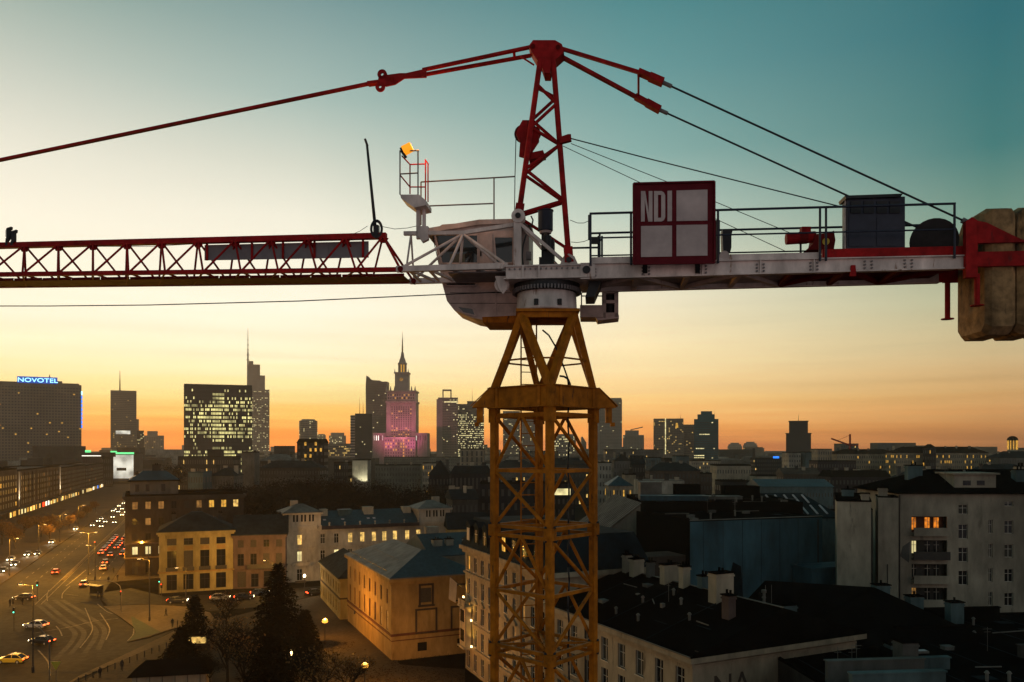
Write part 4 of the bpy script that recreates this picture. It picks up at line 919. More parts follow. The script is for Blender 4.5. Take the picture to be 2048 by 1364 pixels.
# brown five storey corner building
a0 = G(250, 1152); a1 = V((-77.5, 231, 0)); rz3 = atan2(a1.y-a0.y, a1.x-a0.x); W3 = (a1-a0).length
ops = []; pit = W3/9.4
def lt(r, c):
    if r == 1: return {0:'lit_dim',1:'lit_dim',2:'lit_dim',5:'lit_dim',6:'lit_gold',7:'lit_gold',8:'lit_warm'}.get(c, 'glass')
    if r == 4: return 'lit_pale' if c < 3 else 'glass'
    if r == 2: return 'lit_dim' if c in (1,6) else 'glass'
    return 'glass'
for r, (z0, hh) in enumerate(((18.2,1.4),(18.0,2.1),(13.6,2.0),(9.4,2.0),(5.6,2.2),(.5,3.2))):
    if r == 0: continue
    for c in range(9):
        cx_ = pit*(c+.75); ops.append((cx_-.72, cx_+.72, z0, z0+hh, lt(r, c)))
lops = [o+('glass',) for o in grid(22, 6, [(18.0,2.1),(13.6,2.0),(9.4,2.0),(5.6,2.2)], 1.4)]
h = house('corner_building', 'brown five storey corner building with teal topped attic beside the avenue', a0, rz3, W3, 22, 21.6, 'w_brown', {'front': ops, 'left': lops}, ('flat', .5, 'tar'), 'frame_dark', 'v', cornice=(.7,.6,'w_dim'), bands=((8.4,.4,.25,'w_mauve'),(4.6,.4,.3,'w_ochre')))
part('attic', MB().box((1.2,2,21.6), (13.5,16,25.6)), 'w_grey', h)
for x in (3.0, 5.6, 9.6): part('attic_window', MB().box((x-.5,1.93,22.8), (x+.5,1.998,24.8)), 'glass', h)
part('attic_eave', MB().box((.6,1.4,25.602), (14.1,16.6,25.95)), 'tar', h)
part('attic_roof', MB().add([(.9,1.6,25.952),(13.8,1.6,25.952),(13.8,16.4,25.952),(.9,16.4,25.952),(4.5,8,28.4),(10.5,8,28.4)], [(0,1,5,4),(1,2,5),(2,3,4,5),(3,0,4),(0,3,2,1)]), 'metal_teal', h)
chimney(h, 8, 9, 27.6, 2.2, 1.2, 2.4, 'w_dim'); chimney(h, 3, 6, 26.2, .8, .6, 1.6, 'w_dim', 1)
for c in range(3): part('lamp_bracket', MB().box((4+c*5.5,-1.4,10.3), (4.08+c*5.5,-.7,10.36)), 'frame_dark', h)
# white palace with two low towers
d0 = V((-58.6, 207, 0)); rz4 = radians(25); WD = 45
T1, T2 = 9.2, 9.0
litset = {(0,0),(0,1),(4,0),(5,0),(6,0),(7,0),(8,0),(9,0),(10,0),(3,1)}
cxs = [3.6, 12.0, 15.6, 19.2, 19.2, 22.4, 25.4, 28.2, 31.2, 34.4, 37.6, 41.5]
cxs = [3.6, 9.6, 13.2, 16.9, 20.2, 23.4, 26.3, 29.3, 32.8, 36.0, 41.2]
ops = []
for i, cx_ in enumerate(cxs):
    l1 = 'lit_warm' if i in (0,3,4,5,6,7,8,9) else 'glass'; l2 = 'lit_pale' if i in (0,2) else 'glass'
    ops += [(cx_-.62, cx_+.62, 9.6, 12.2, l1), (cx_-.62, cx_+.62, 5.3, 7.9, l2), (cx_-.7, cx_+.7, .3, 3.3, 'glass')]
h = house('palace', 'white two towered palace with teal metal roof and warm lit windows', d0, rz4, WD, 13, 14.2, 'w_white', {'front': ops, 'left': grid(13, 3, [(9.6,2.6),(5.3,2.6)], 1.2)}, ('gable', 3.6, 'metal_teal'), 'frame_white', 'vt', cornice=(.5,.45,'w_white'), bands=((8.6,.3,.2,'w_white'),(4.4,.3,.22,'w_white')))
part('frieze', MB().box((T1,-.9,13.4), (WD-T2,-.52,14.3)), 'w_plum', h)
for k in range(7): part('finial', MB().lathe([(.0,14.3),(.22,14.3),(.22,14.6),(.1,14.7),(.28,14.95),(.28,15.2),(.0,15.4)], (T1+2+k*4.1,-.6,0), 8), 'w_white', h)
for i, cx_ in enumerate(cxs): part('window_hood', MB().box((cx_-.95,-.30,12.55), (cx_+.95,-.001,12.75)).box((cx_-.8,-.18,12.35), (cx_+.8,-.001,12.549)), 'w_white', h)
for nm, x0, x1, zt in (('tower', -.3, T1-.2, 18.0), ('tower', WD-T2, WD+.3, 18.0)):
    mb = MB(); W_ = x1-x0; op = [(W_*(.3+.22*k)+dx-.25, W_*(.3+.22*k)+dx+.25, 1.4, 3.4) for k in range(3) for dx in (-.42, .42)]
    mbx = MB(); wall_face(mbx, (x0,-.35,14.25), (1,0,0), W_, zt-14.25, op, .2); wall_face(mbx, (x1,-.35,14.25), (0,1,0), 8.6, zt-14.25, []); wall_face(mbx, (x1,8.25,14.25), (-1,0,0), W_, zt-14.25, []); wall_face(mbx, (x0,8.25,14.25), (0,-1,0), 8.6, zt-14.25, [])
    tw = part(nm, mbx, 'w_white', h)
    for o in op: part('window', MB().box((x0+o[0],-.14,14.25+o[2]), (x0+o[1],-.12,14.25+o[3])), 'glass', tw)
    part('tower_cornice', MB().box((x0-.5,-.85,zt-.5), (x1+.5,8.75,zt)).box((x0-.2,-.55,14.2), (x1+.2,-.351,14.6)), 'w_white', tw)
    part('tower_roof', MB().add([(x0-.7,-1.05,zt+.01),(x1+.7,-1.05,zt+.01),(x1+.7,8.95,zt+.01),(x0-.7,8.95,zt+.01),((x0+x1)/2-.8,4,zt+2.1),((x0+x1)/2+.8,4,zt+2.1)], [(0,1,5,4),(1,2,5),(2,3,4,5),(3,0,4),(0,3,2,1)]), 'metal_grey', tw)
    part('tower_chimney', MB().box(((x0+x1)/2+(1.2 if x0 > 5 else -2.2),4.6,zt+.6), ((x0+x1)/2+(3.2 if x0 > 5 else -.4),6,zt+2.9)), 'w_plaster', tw)
for x, w_, z in ((10.8, 1.8, 16.6), (16.5, 3.4, 16.4), (23, 2.6, 16.9), (34, 2.2, 16.6)): part('roof_hatch', MB().box((x-w_/2,4.0,z-.8), (x+w_/2,6.4,z+1.6)).box((x-w_/2-.1,3.9,z+1.6), (x+w_/2+.1,6.5,z+1.75)), 'w_plaster' if x != 16.5 else 'metal_teal', h)
for x in (10.5, 15.4, 22.4, 24.0): skylight(h, x, 2.3, 15.5, 1.0, .9, .5, 'pale')
part('balcony', MB().box((1.4,-1.3,4.25), (6.0,-.25,4.45)).box((1.4,-1.3,4.45), (6.0,-1.22,5.2)), 'w_white', h)
part('doorstep', MB().box((2.4,-1.6,.0), (5.0,-.01,.3)), 'paving_pale', h)
# ochre hipped building, corner towards us
f0 = V((-19.7, 131, 0)); rz5 = radians(24)
fo = [(5.9-.95, 5.9+.95, 9.2, 11.6, 'glass')]
lo_ = []
for c in range(8):
    cy = 33*(c+.6)/8.3; lo_ += [(cy-.55, cy+.55, 9.0, 11.4, 'w_brick' if c % 3 else 'glass')]
    lo_ += [(cy-.6, cy+.6, 4.6, 7.8, 'w_brick' if c < 6 else 'lit_dim')]
h = house('ochre_building', 'ochre plaster building with hipped grey and teal roof, its corner facing us', f0, rz5, 15, 33, 13.4, 'w_ochre', {'front': fo, 'left': lo_}, ('hip', 3.6, 'metal_grey'), 'frame_dark', 'vt', cornice=(.55,.5,'w_ochre'), bands=((4.0,.4,.15,'w_brick'),(3.2,.15,.1,'w_brick')), dep=.14)
part('roof_panel', MB().add([(-.6,-.62,13.62),(15.6,-.62,13.62),(8.05,7.4,17.03),(7.45,7.4,17.03)], [(0,1,2,3)]), 'metal_teal', h)
for x, z0, z1, w_ in ((5.9, 4.3, 7.9, 1.6), (12.0, 4.3, 7.9, 1.5)):
    part('blind_arch', MB().box((x-w_,-.05,z0), (x+w_,-.003,z1)), 'w_ochre', h)
part('blind_window', MB().box((11.0,-.05,9.2), (13.0,-.003,11.6)), 'w_ochre', h)
for x0, x1, z0, z1 in ((4.3, 7.5, 4.3, 7.9), (10.5, 13.5, 4.3, 7.9), (11.0, 13.0, 9.2, 11.6)):
    part('panel_surround', MB().box((x0-.3,-.14,z0), (x0-.002,-.004,z1+.3)).box((x1+.002,-.14,z0), (x1+.3,-.004,z1+.3)).box((x0-.001,-.13,z1+.001), (x1+.001,-.004,z1+.29)).box((x0-.35,-.22,z0-.22), (x1+.35,-.004,z0-.002)), 'w_brown', h)
part('window_surround', MB().box((4.6,-.12,8.8), (4.94,-.003,12.0)).box((6.86,-.12,8.8), (7.2,-.003,12.0)).box((4.6,-.12,12.001), (7.2,-.003,12.3)).box((4.5,-.25,8.5), (7.3,-.003,8.799)), 'w_brown', h)
for k in range(18): part('quoin', MB().box((-.06,-.08,.5+k*.7), (.9 if k % 2 else .6,-.005,1.12+k*.7)).box((-.08,-.005,.5+k*.7), (-.004,.9 if k % 2 else .6,1.12+k*.7)), 'w_ochre', h)
for x in (4.4, 11.4): part('cellar_window', MB().box((x,-.05,1.2), (x+1.6,-.004,2.6)), 'glass', h)
for k in range(8): part('snow_guard', MB().box((-.02,3+k*3.5,14.3), (.05,5.6+k*3.5,14.45)), 'frame_dark', h)
part('seam', MB().bar((3.4,8,15.45), (3.4,26,15.45), .05, .06), 'metal_grey', h)
part('wall_lamp', MB().box((-.28,26,2.8), (-.01,26.3,3.4)), 'frame_dark', h)
# low yellow wing
h = house('yellow_wing', 'low yellow wing with dark hipped roof at the end of the ochre building', (-34.8, 162), radians(22), 9, 26, 8.4, 'w_yellow', {'left': [o+('w_brown',) for o in grid(26, 8, [(5.2,2.0),(1.2,2.2)], 1.2)]}, ('hip', 3.6, 'slate'), 'frame_dark', 'v', cornice=(.4,.35,'w_yellow'), bands=((4.2,.3,.15,'w_brown'),))
# blue roofed house behind it
h = house('blue_roof_house', 'pale house with blue metal roof, skylights and white chimneys behind ochre building', (-16.5, 164), radians(24), 19, 18, 12.6, 'w_beige', {'front': grid(19, 5, [(8.5,2.2)], 1.2)}, ('gable', 3.8, 'metal_teal'), cornice=(.4,.4,'w_beige'))
for x, y, w_ in ((2.5, 4, 2.0), (5.2, 4, 1.6), (9.2, 3, 2.2)): chimney(h, x, y, 13.2, w_, 1.3, 2.4, 'w_plaster')
for x in (11.5, 13.0, 14.6): skylight(h, x, 3.4, 14.35, 1.2, 1.1, .38, 'pale')
part('vent_box', MB().box((1.8,9,16), (4.6,10.6,17.8)), 'w_plaster', h)
h = house('small_yellow_house', 'small yellow house with navy roof behind the palace tower', (-16.8, 214), radians(10), 14, 10, 13.0, 'w_yellow', {'front': grid(14, 4, [(9.4,1.7)], 1.3)}, ('gable', 4.2, 'tar_blue'), cornice=(.3,.3,'w_yellow'))
# ornate tenement on the lane, mansard roof
rzH = radians(-67.5); H1 = V((-7.4, 127, 0)); WH = 31
rows = [(.6,2.6),(4.4,2.6),(8.2,2.5),(12.0,2.5),(15.8,2.2)]
def lH(s, i):
    return 'lit_gold' if (i % 37 in (3, 20)) else ('lit_dim' if i % 11 == 4 else 'glass')
h = house('ornate_tenement', 'ornate cream tenement with dark mansard roof and uplit bay behind the mast', H1, rzH, WH, 14, 19.6, 'w_cream', {'front': grid(WH, 10, rows, 1.25), 'right': []}, ('mansard', 4.4, 'tar_blue'), 'frame_white', 'vts', lit=lH, cornice=(.8,.6,'w_cream'), bands=((3.8,.35,.3,'w_cream'),(7.6,.25,.2,'w_cream'),(15.2,.3,.25,'w_cream')))
for k in range(8):
    x = 2.4+k*3.7
    dm = part('dormer', MB().box((x-.85,-.35,20.1), (x+.85,2.2,22.9)).plate([(x-1.1,-.5,22.9),(x+1.1,-.5,22.9),(x,-.5,23.7)], (0,2.8,0)), 'tar_blue', h)
    part('window', MB().box((x-.55,-.40,20.6), (x+.55,-.351,22.5)), 'frame_white' if k == 0 else ('lit_gold' if k == 4 else 'glass'), dm)
    part('glazing_bar', MB().box((x-.05,-.44,20.6), (x+.05,-.401,22.5)).box((x-.55,-.43,21.8), (x+.55,-.402,21.88)), 'frame_white', dm)
for k in range(10): part('window_hood', MB().box((WH/10*(k+.5)-1.0,-.32,11.0), (WH/10*(k+.5)+1.0,-.001,11.25)).plate([(WH/10*(k+.5)-1.0,-.28,11.25),(WH/10*(k+.5)+1.0,-.28,11.25),(WH/10*(k+.5),-.28,11.8)], (0,.27,0)), 'w_cream', h)
by = part('bay_window', MB().box((1.0,-1.3,4.2), (3.6,-.31,10.2)).box((.7,-1.6,10.2), (3.9,-.31,10.5)).box((.7,-1.6,3.9), (3.9,-.31,4.2)).box((.8,-1.5,10.5), (3.8,-1.42,11.4)), 'w_cream', h)
for z in (5.0, 8.0): part('bay_pane', MB().box((1.5,-1.36,z), (3.1,-1.301,z+1.8)), 'glass', by)
for x, z in ((.55, 11.6), (.55, 5.0), (4.2, 8.6), (4.3, 4.6)):
    up = part('uplight', MB().box((x-.10,-.62,z-.3), (x+.10,-.40,z-.08)).box((x-.08,-.60,z-.079), (x+.08,-.42,z-.04)), 'lamp_warm', h)
    L = bpy.data.lights.new('uplight_glow', 'SPOT'); L.energy = 420; L.color = (1,.62,.12); L.spot_size = radians(70); L.spot_blend = .6; L.shadow_soft_size = .08
    lo = bpy.data.objects.new('uplight_glow', L); COL.objects.link(lo); lo.parent = h; lo.location = (x,-.75,z+.05); lo.rotation_euler = (radians(165), 0, 0)
fl = thing('flag', 'pale flag hanging on a pole from the ornate tenement wall', 'flag', (H1.x, H1.y, 0), rzH)
part('pole', MB().tube((.3,-.02,12.4), (-.6,-2.4,14.6), .05, 6), 'frame_dark', fl)
part('cloth', MB().add([(-.2,-1.3,13.5),(-.6,-2.35,14.5),(-.75,-2.5,11.0),(-.35,-1.5,10.4),(-.22,-1.33,13.5),(-.62,-2.38,14.5),(-.77,-2.53,11.0),(-.37,-1.53,10.4)], [(0,1,2,3),(7,6,5,4),(0,4,5,1),(1,5,6,2),(2,6,7,3),(3,7,4,0)]), 'w_white', fl)
# plain tenement with black roof, nearer end
rzK = radians(-64); K1 = V((4.9, 97, 0)); WK = 26.5; HK = 15.9
ops = []
for c in range(8):
    cx_ = 1.9+c*3.25
    for z0 in (1.0, 4.9, 8.7, 12.0): ops.append((cx_-.68, cx_+.68, z0, z0+2.45))
h = house('black_roof_tenement', 'cream tenement with wide black roof and a row of chimneys', K1, rzK, WK, 21, HK, 'w_cream', {'front': ops}, ('gable', 3.6, 'tar'), 'frame_white', 'vts', cornice=(.75,.5,'w_cream'), bands=((7.8,.3,.2,'w_cream'),(14.9,.2,.15,'w_cream')), over=.7)
part('downpipe', MB().tube((7.9,-.16,0), (7.9,-.16,15), .10, 8), 'frame_dark', h)
for k, (x, y, w_, d_, hh, m_) in enumerate(((.9,10.2,.9,.9,2.6,'w_plaster'), (3.3,10.0,1.0,1.5,2.4,'w_beige'), (5.6,10.4,.7,.8,2.3,'w_grey'), (9.4,10.4,.9,2.2,2.5,'w_beige'), (12.6,10.0,.8,1.0,2.7,'w_beige'), (14.8,11.0,.8,1.3,1.9,'w_teal'), (19.4,9.4,1.3,2.3,3.0,'w_beige'), (23.8,6.6,1.0,.9,1.6,'w_mauve'))):
    chimney(h, x, y, 17.4, w_, d_, hh+1.5, m_, 2)
for x, y in ((9, 6.2), (15, 5.2), (5, 7)): part('roof_vent', MB().box((x-.2,y-.2,17.5), (x+.2,y+.2,18.3)), 'metal_grey', h)
part('gutter', MB().bar((-.4,-.78,HK+.10), (WK+.6,-.78,HK+.10), .14, .10), 'metal_grey', h)
part('gable_parapet', MB().box((WK+.02,.2,HK-.6), (WK+.5,10,HK+.5)), 'w_umber', h)
dsh = part('satellite_dish', MB().lathe([(.02,0),(.25,.04),(.42,.14),(.44,.14),(.26,.03),(.0,-.03)], (0,0,0), 16), 'w_white', h, mtx=Matrix.Translation((23.0,9.0,18.4)) @ Matrix.Rotation(1.4, 4, 'Y'))
def flat_text(txt, size, ext):
    c = bpy.data.curves.new('t', 'FONT'); c.body = txt; c.size = size; c.extrude = ext; c.align_x = 'CENTER'
    o = bpy.data.objects.new('t', c); COL.objects.link(o); dg = bpy.context.evaluated_depsgraph_get(); me = bpy.data.meshes.new_from_object(o.evaluated_get(dg)); bpy.data.objects.remove(o); return me
me = flat_text('NA', 3.2, .012); me.materials.clear(); me.materials.append(MAT['w_umber'])
ob('painted_letters', me, h, Matrix.Translation((WK+.02, 4.6, 11.6)) @ Matrix.Rotation(pi/2, 4, 'Z') @ Matrix.Rotation(pi/2, 4, 'X'))
clutter(h, 1, WK-1, 1.5, 8.5, 16.65, 16, 1, .30)
part('ridge_flashing', MB().bar((-.5,10.5,19.55), (WK+.6,10.5,19.55), .22, .08), 'metal_grey', h)
for k in range(3): part('roof_seam', MB().bar((4+k*8,-.4,16.2), (4+k*8,10.3,19.55), .07, .06), 'tar_blue', h)
# dark hall with teal fire wall
jz = radians(19); J0 = V((25.6, 115, 0))
h = house('teal_hall', 'hall with blank teal fire wall facing us behind the black roof', J0, jz, 23.2, 16, 24.3, 'teal_wall', {}, ('flat', .15, 'tar'), over=.1)
part('downpipe', MB().tube((22.3,-.12,10), (22.3,-.12,24), .09, 6), 'frame_dark', h)
clutter(h, 1, 22, 1.5, 14, 24.3, 14, 2)
part('side_cladding', MB().box((-.12,-.02,9), (-.01,16.1,24.7)), 'tar', h)
part('plaster_base', MB().box((-6.5,1.0,8), (-.13,6,19.4)), 'w_umber', h)
part('coping', MB().box((-.1,-.12,24.46), (23.3,.34,24.54)), 'metal_grey', h)
for k in range(6): part('cladding_joint', MB().box((3.3*k+2.2,-.022,8), (3.3*k+2.24,-.001,24.2)), 'w_navy', h)
part('stain', MB().plate([(6,-.012,12),(9,-.012,12.4),(8.6,-.012,17.5),(7.2,-.012,18.2),(6.3,-.012,15)], (0,.008,0)), 'tar_blue', h)
part('lower_annex', MB().box((17.5,-4.5,0), (25.5,-.3,17.2)).box((17.3,-4.7,17.2), (25.7,-.1,17.45)), 'teal_wall', h)
h = house('black_hall', 'windowless black clad hall with low metal roof units', (21.6, 134.5), radians(-2), 27, 22, 25.6, 'tar', {}, ('flat', .3, 'tar'), over=.1)
for x0, x1, m_, y_, hh in ((1, 13, 'metal_teal', 8, .9), (14, 20, 'metal_grey', 12, .6), (8.5, 13, 'tar', 15, 2.6), (18, 24.5, 'tar', 17, 2.2), (2, 6, 'metal_grey', 16, 3.0)):
    part('roof_unit', MB().box((x0,y_,25.4), (x1,y_+3.5,25.4+hh)).box((x0-.1,y_-.1,25.4+hh), (x1+.1,y_+3.6,25.5+hh)), m_, h)
clutter(h, 1, 26, 1.5, 20, 25.6, 18, 3)
# metal roofed shed with graffiti gable
sh = thing('metal_shed', 'shed with steep ribbed metal roof and graffiti on its end wall', 'building', (13.4, 132.8, 0), radians(3))
part('wall', MB().plate([(-4.5,0,0),(8.0,0,0),(8.0,0,25.4),(-4.5,0,15.9)], (0,24,0)), 'w_plaster', sh)
part('roof', MB().plate([(-5.0,-.4,15.75),(8.05,-.4,25.65),(8.05,24.4,25.65),(-5.0,24.4,15.75)], (0,0,.18)), 'metal_grey', sh)
for k in range(17): part('roof_seam', MB().bar((-5.0,.4+k*1.45,15.98), (8.0,.4+k*1.45,25.86), .10, .14), 'metal_grey', sh)
mb = MB(); rg = random.Random(3)
for w_ in range(9):
    x = -1.5+w_*.95; z = 13.5+w_*.55; pts = [V((x+rg.uniform(-.5,.5), -.03, z+rg.uniform(-1.1,1.1))) for _ in range(9)]; mb.path(pts, .07, 4)
part('graffiti', mb, 'w_navy', sh)
for x, y in ((-2.0, 10), (-1.0, 3)): skylight(sh, x, y, 18.1 if x < -1.5 else 18.9, 2.4, 2.0, 0, 'pale')
for k in range(4): part('roof_plate', MB().box((-12,3+k*5,15.2), (-5.2,7.6+k*5,15.4)), 'metal_grey', sh)
part('lean_to', MB().box((-13,0,0), (-5.1,24,15.15)), 'w_umber', sh)
# white apartment block on the right
L0 = V((57.0, 118, 0)); rzL = radians(-3); WL = 34
ops = []
for c, (x, w_) in enumerate(((9.3,1.35),)):
    for z0, hh in ((25.2,1.4),(21.6,2.1),(18.2,2.1),(14.8,2.1)): ops.append((x-w_/2, x+w_/2, z0, z0+hh))
for x in (13.2,):
    for z0 in (22.4, 18.9, 15.3, 11.8, 8.3): ops.append((x-.28, x+.28, z0, z0+2.0))
for x in (15.8, 18.9, 22.0, 25.1, 28.2, 31.3):
    for z0, hh in ((26.4,.7),(22.4,1.9),(18.9,1.9),(15.3,1.9),(11.8,1.9),(8.3,1.9)): ops.append((x-.62, x+.62, z0, z0+hh))
h = house('white_apartments', 'cream apartment block with black roof and lit loggias on its corner', L0, rzL, WL, 16, 28.2, 'w_plaster', {'front': [(1.9,7.0,24.2+.4,27.2,'w_plaster')][:0]+ops+[(1.9,7.0,z,z+2.35,'w_dim') for z in (22.5,19.0,15.5,12.0)]}, ('hip', 3.4, 'tar'), 'frame_white', 'vt', over=.6)
for o in [c for c in h.children if c.name.startswith('window') and abs(c.location.x-4.45) < .1]:
    for ch in list(o.children): bpy.data.objects.remove(ch)
    bpy.data.objects.remove(o)
for k, z in enumerate((22.5,19.0,15.5,12.0)):
    lg = part('loggia', MB().box((1.905,1.3,z+.002), (6.995,1.4,z+2.345)).box((1.905,.2,z+.002), (6.995,1.3,z+.05)), 'w_brick' if k == 0 else 'w_dim', h)
    for x, m_ in ((2.7, ('lit_amber','lit_pale','glass','lit_dim')[k]), (4.7, ('lit_amber','glass','glass','glass')[k]), (6.0, ('lit_amber','glass','glass','glass')[k])):
        ob('pane', MB().box((x-.35,1.22,z+.3), (x+.35,1.296,z+2.1)).mesh('pane', m_), lg)
        part('glazing_bar', MB().box((x-.03,1.18,z+.3), (x+.03,1.219,z+2.1)).box((x-.4,1.19,z+1.5), (x+.4,1.218,z+1.56)), 'frame_white', lg)
    part('balcony_parapet', MB().box((1.85,-.9,z-.35), (7.05,-.78,z+.75)).box((1.85,-.9,z-.45), (7.05,-.02,z-.351)), ('w_plaster','frame_dark','w_plaster','w_plaster')[k], h)
dm = part('dormer', MB().box((8.6,1.2,28.3), (14.6,6,31.0)).box((8.2,.8,31.0), (15.0,6.4,31.25)), 'w_plaster', h)
for x in (10.4, 12.4): part('window', MB().box((x-.55,1.14,29.4), (x+.55,1.199,30.1)), 'glass', dm)
chimney(h, 4.8, 6, 29, 2.2, 1.2, 3.2, 'w_teal'); chimney(h, 19.5, 4, 29, 1.6, 1.4, 2.6, 'w_teal'); chimney(h, 22.5, 9, 30, 1.4, 1.2, 2.0, 'w_plaster')
clutter(h, 6, 30, 3, 7, 29.4, 9, 4, .3)
part('dark_stain', MB().plate([(.2,-.012,19.0),(1.5,-.012,18.0),(1.7,-.012,21.2),(.6,-.012,20.4)], (0,.008,0)), 'w_grey', h)
part('downpipe', MB().tube((.12,-.12,6), (.12,-.12,28), .10, 6), 'frame_dark', h)
gz = radians(-20)
h = house('blank_gable_house', 'tall house with blank cream gable wall beside the white apartments', (45.9, 113), gz, 4.4, 7, 27.4, 'w_plaster', {}, ('shed', .9, 'tar'), over=.08)
chimney(h, 3.7, 1.2, 27.4, 1.0, 1.8, 1.1, 'w_plaster', 0); chimney(h, 1.6, 4, 27.6, 1.6, .9, 1.3, 'w_teal', 1)
h = house('narrow_gable_house', 'narrow blank cream gable squeezed against the white apartments', (52.0, 113.6), gz, 2.6, 5, 27.9, 'w_plaster', {}, ('flat', .2, 'tar'), over=.05)
chimney(h, .7, 1.5, 27.8, 1.2, 1.0, 1.4, 'w_plaster', 1); part('wall_pipe', MB().tube((1.2,-.1,14), (1.2,-.1,18.5), .06, 6), 'frame_dark', h)
h = house('light_well_house', 'recessed grey wall between the two blank cream gables', (50.1, 116.2), gz, 2.1, 5, 26.0, 'w_grey', {}, ('flat', .1, 'tar'), over=.0)
chimney(h, 1.0, 1.2, 26, 1.4, 1.2, 2.2, 'w_teal', 0)
h = house('ribbed_roof_shed', 'long low shed with dark roof of white skylight bars', (44.5, 140), radians(6), 14, 16, 22.5, 'w_teal', {}, ('shed', 3.6, 'tar_blue'), over=.2)
for k in range(7):
    for j in range(2): part('skylight_bar', MB().bar((1.2+k*1.8,1.5+j*7,23.2+j*1.5), (2.0+k*1.8,6.0+j*7,24.4+j*1.5), .30, .15), 'sign_white', h)
# black foreground roofs bottom right
h = house('black_yard_building', 'low building with broad black tar roof crossed by plastered parapets', (27.5, 62), radians(6), 46, 33, 14.4, 'w_dim', {}, ('flat', .25, 'tar'), over=.1)
for x0, y0, x1, y1, hh, m_ in ((1,8,10,8.5,1.9,'w_grey'), (.5,3.0,8.6,3.6,2.2,'w_teal'), (9.4,11.0,14.5,11.5,1.1,'w_teal'), (16,22,24,22.5,1.4,'tar'), (24,14,38,14.5,1.2,'w_dim'), (20,30,34,30.4,1.6,'tar'), (8,22,8.5,31,2.0,'tar')):
    part('parapet_wall', MB().box((x0,y0,14.3), (x1,y1,14.3+hh)).box((x0-.1,y0-.1,14.3+hh), (x1+.1,y1+.1,14.42+hh)), m_, h)
chimney(h, 9.6, 10.2, 14.3, 1.5, 1.6, 3.0, 'w_grey', 0)
for x, y, hh in ((19, 30, 4.6), (22.5, 29, 3.4), (27.5, 29, 2.6), (14, 19, .5)): chimney(h, x, y, 14.3, 1.6, 1.2, hh, 'w_teal', 1)
for x, y in ((12, 21), (15.5, 17), (6, 26)): skylight(h, x, y, 14.36, 1.3, .8, 0, 'pale')
clutter(h, 2, 44, 2, 31, 14.38, 40, 5)
for k in range(8): part('roof_seam', MB().box((2+k*5.5,.4,14.36), (2.12+k*5.5,32,14.40)), 'tar_blue', h)
part('sloped_roof', MB().add([(1,20,14.35),(26,20,14.35),(26,32.4,14.35),(1,32.4,14.35),(4,28,20.0),(17,28,19.0)], [(0,1,5,4),(1,2,5),(2,3,4,5),(3,0,4)]), 'tar', h)
part('roof_pipe', MB().bar((28,9,15.2), (40,6.5,15.2), .12), 'metal_grey', h)
h = house('side_stack_house', 'small plastered block with rounded chimney stack beside the black roof', (26.0, 84), radians(20), 6, 6, 15.2, 'w_dim', {}, ('flat', .2, 'tar'), over=.1)
chimney(h, 3.4, .8, 15, 3.0, 1.4, 3.1, 'w_teal', 0); part('cowl_pipe', MB().tube((1.0,.6,15), (1.0,.6,19.6), .12, 8).tube((1.0,.6,19.6), (1.0,.6,19.9), .26, 8).tube((1.0,.6,19.0), (1.0,.6,19.15), .22, 8), 'metal_grey', h)
for x in (1.8, 2.6): part('aerial', MB().tube((x,1.4,15), (x,1.4,20.2), .03, 5), 'metal_grey', h)
# ================================================================ the town beyond: one entry per building, read off the photograph
RT = random.Random(21)
def span(px0, px1, Y, dep, rz=0.):                      # front width whose silhouette, side face included, fills px0..px1
    return max(4., (px1-CX)/F*(Y+(dep if px1 < CX else 0))-(px0-CX)/F*(Y+(dep if px0 > CX else 0)))
def win_field(h, faces_, litp, litm, dark='t_win', fill=(.55,.55), lp=None, seed=0):
    """joined window quads; faces_ = [(O, ux, W, z0, z1, cols, rows)]"""
    r = random.Random(seed); D_, L_ = MB(), MB()
    for O, ux, Wd, z0, z1, cols, rows in faces_:
        O, ux = V(O), V(ux); uz = V((0,0,1)); no = ux.cross(uz); pw, phh = Wd/cols, (z1-z0)/rows
        for j in range(rows):
            fp = litp(j/rows, r) if callable(litp) else litp
            for i in range(cols):
                a = O+ux*(pw*(i+.5-fill[0]/2))+uz*(z0+phh*(j+.5-fill[1]/2))+no*.06; w, q = ux*pw*fill[0], uz*phh*fill[1]
                t = (lp(i/cols, j/rows, r) if lp else r.random() < fp)
                (L_ if t else D_).add([a, a+w, a+w+q, a+q, a-no*.05, a+w-no*.05, a+w+q-no*.05, a+q-no*.05], [(0,1,2,3),(0,4,5,1),(1,5,6,2),(2,6,7,3),(3,7,4,0)])
    if D_.v: part('dark_windows', D_, dark, h, kind='stuff')
    if L_.v: part('lit_windows', L_, litm, h, kind='stuff')
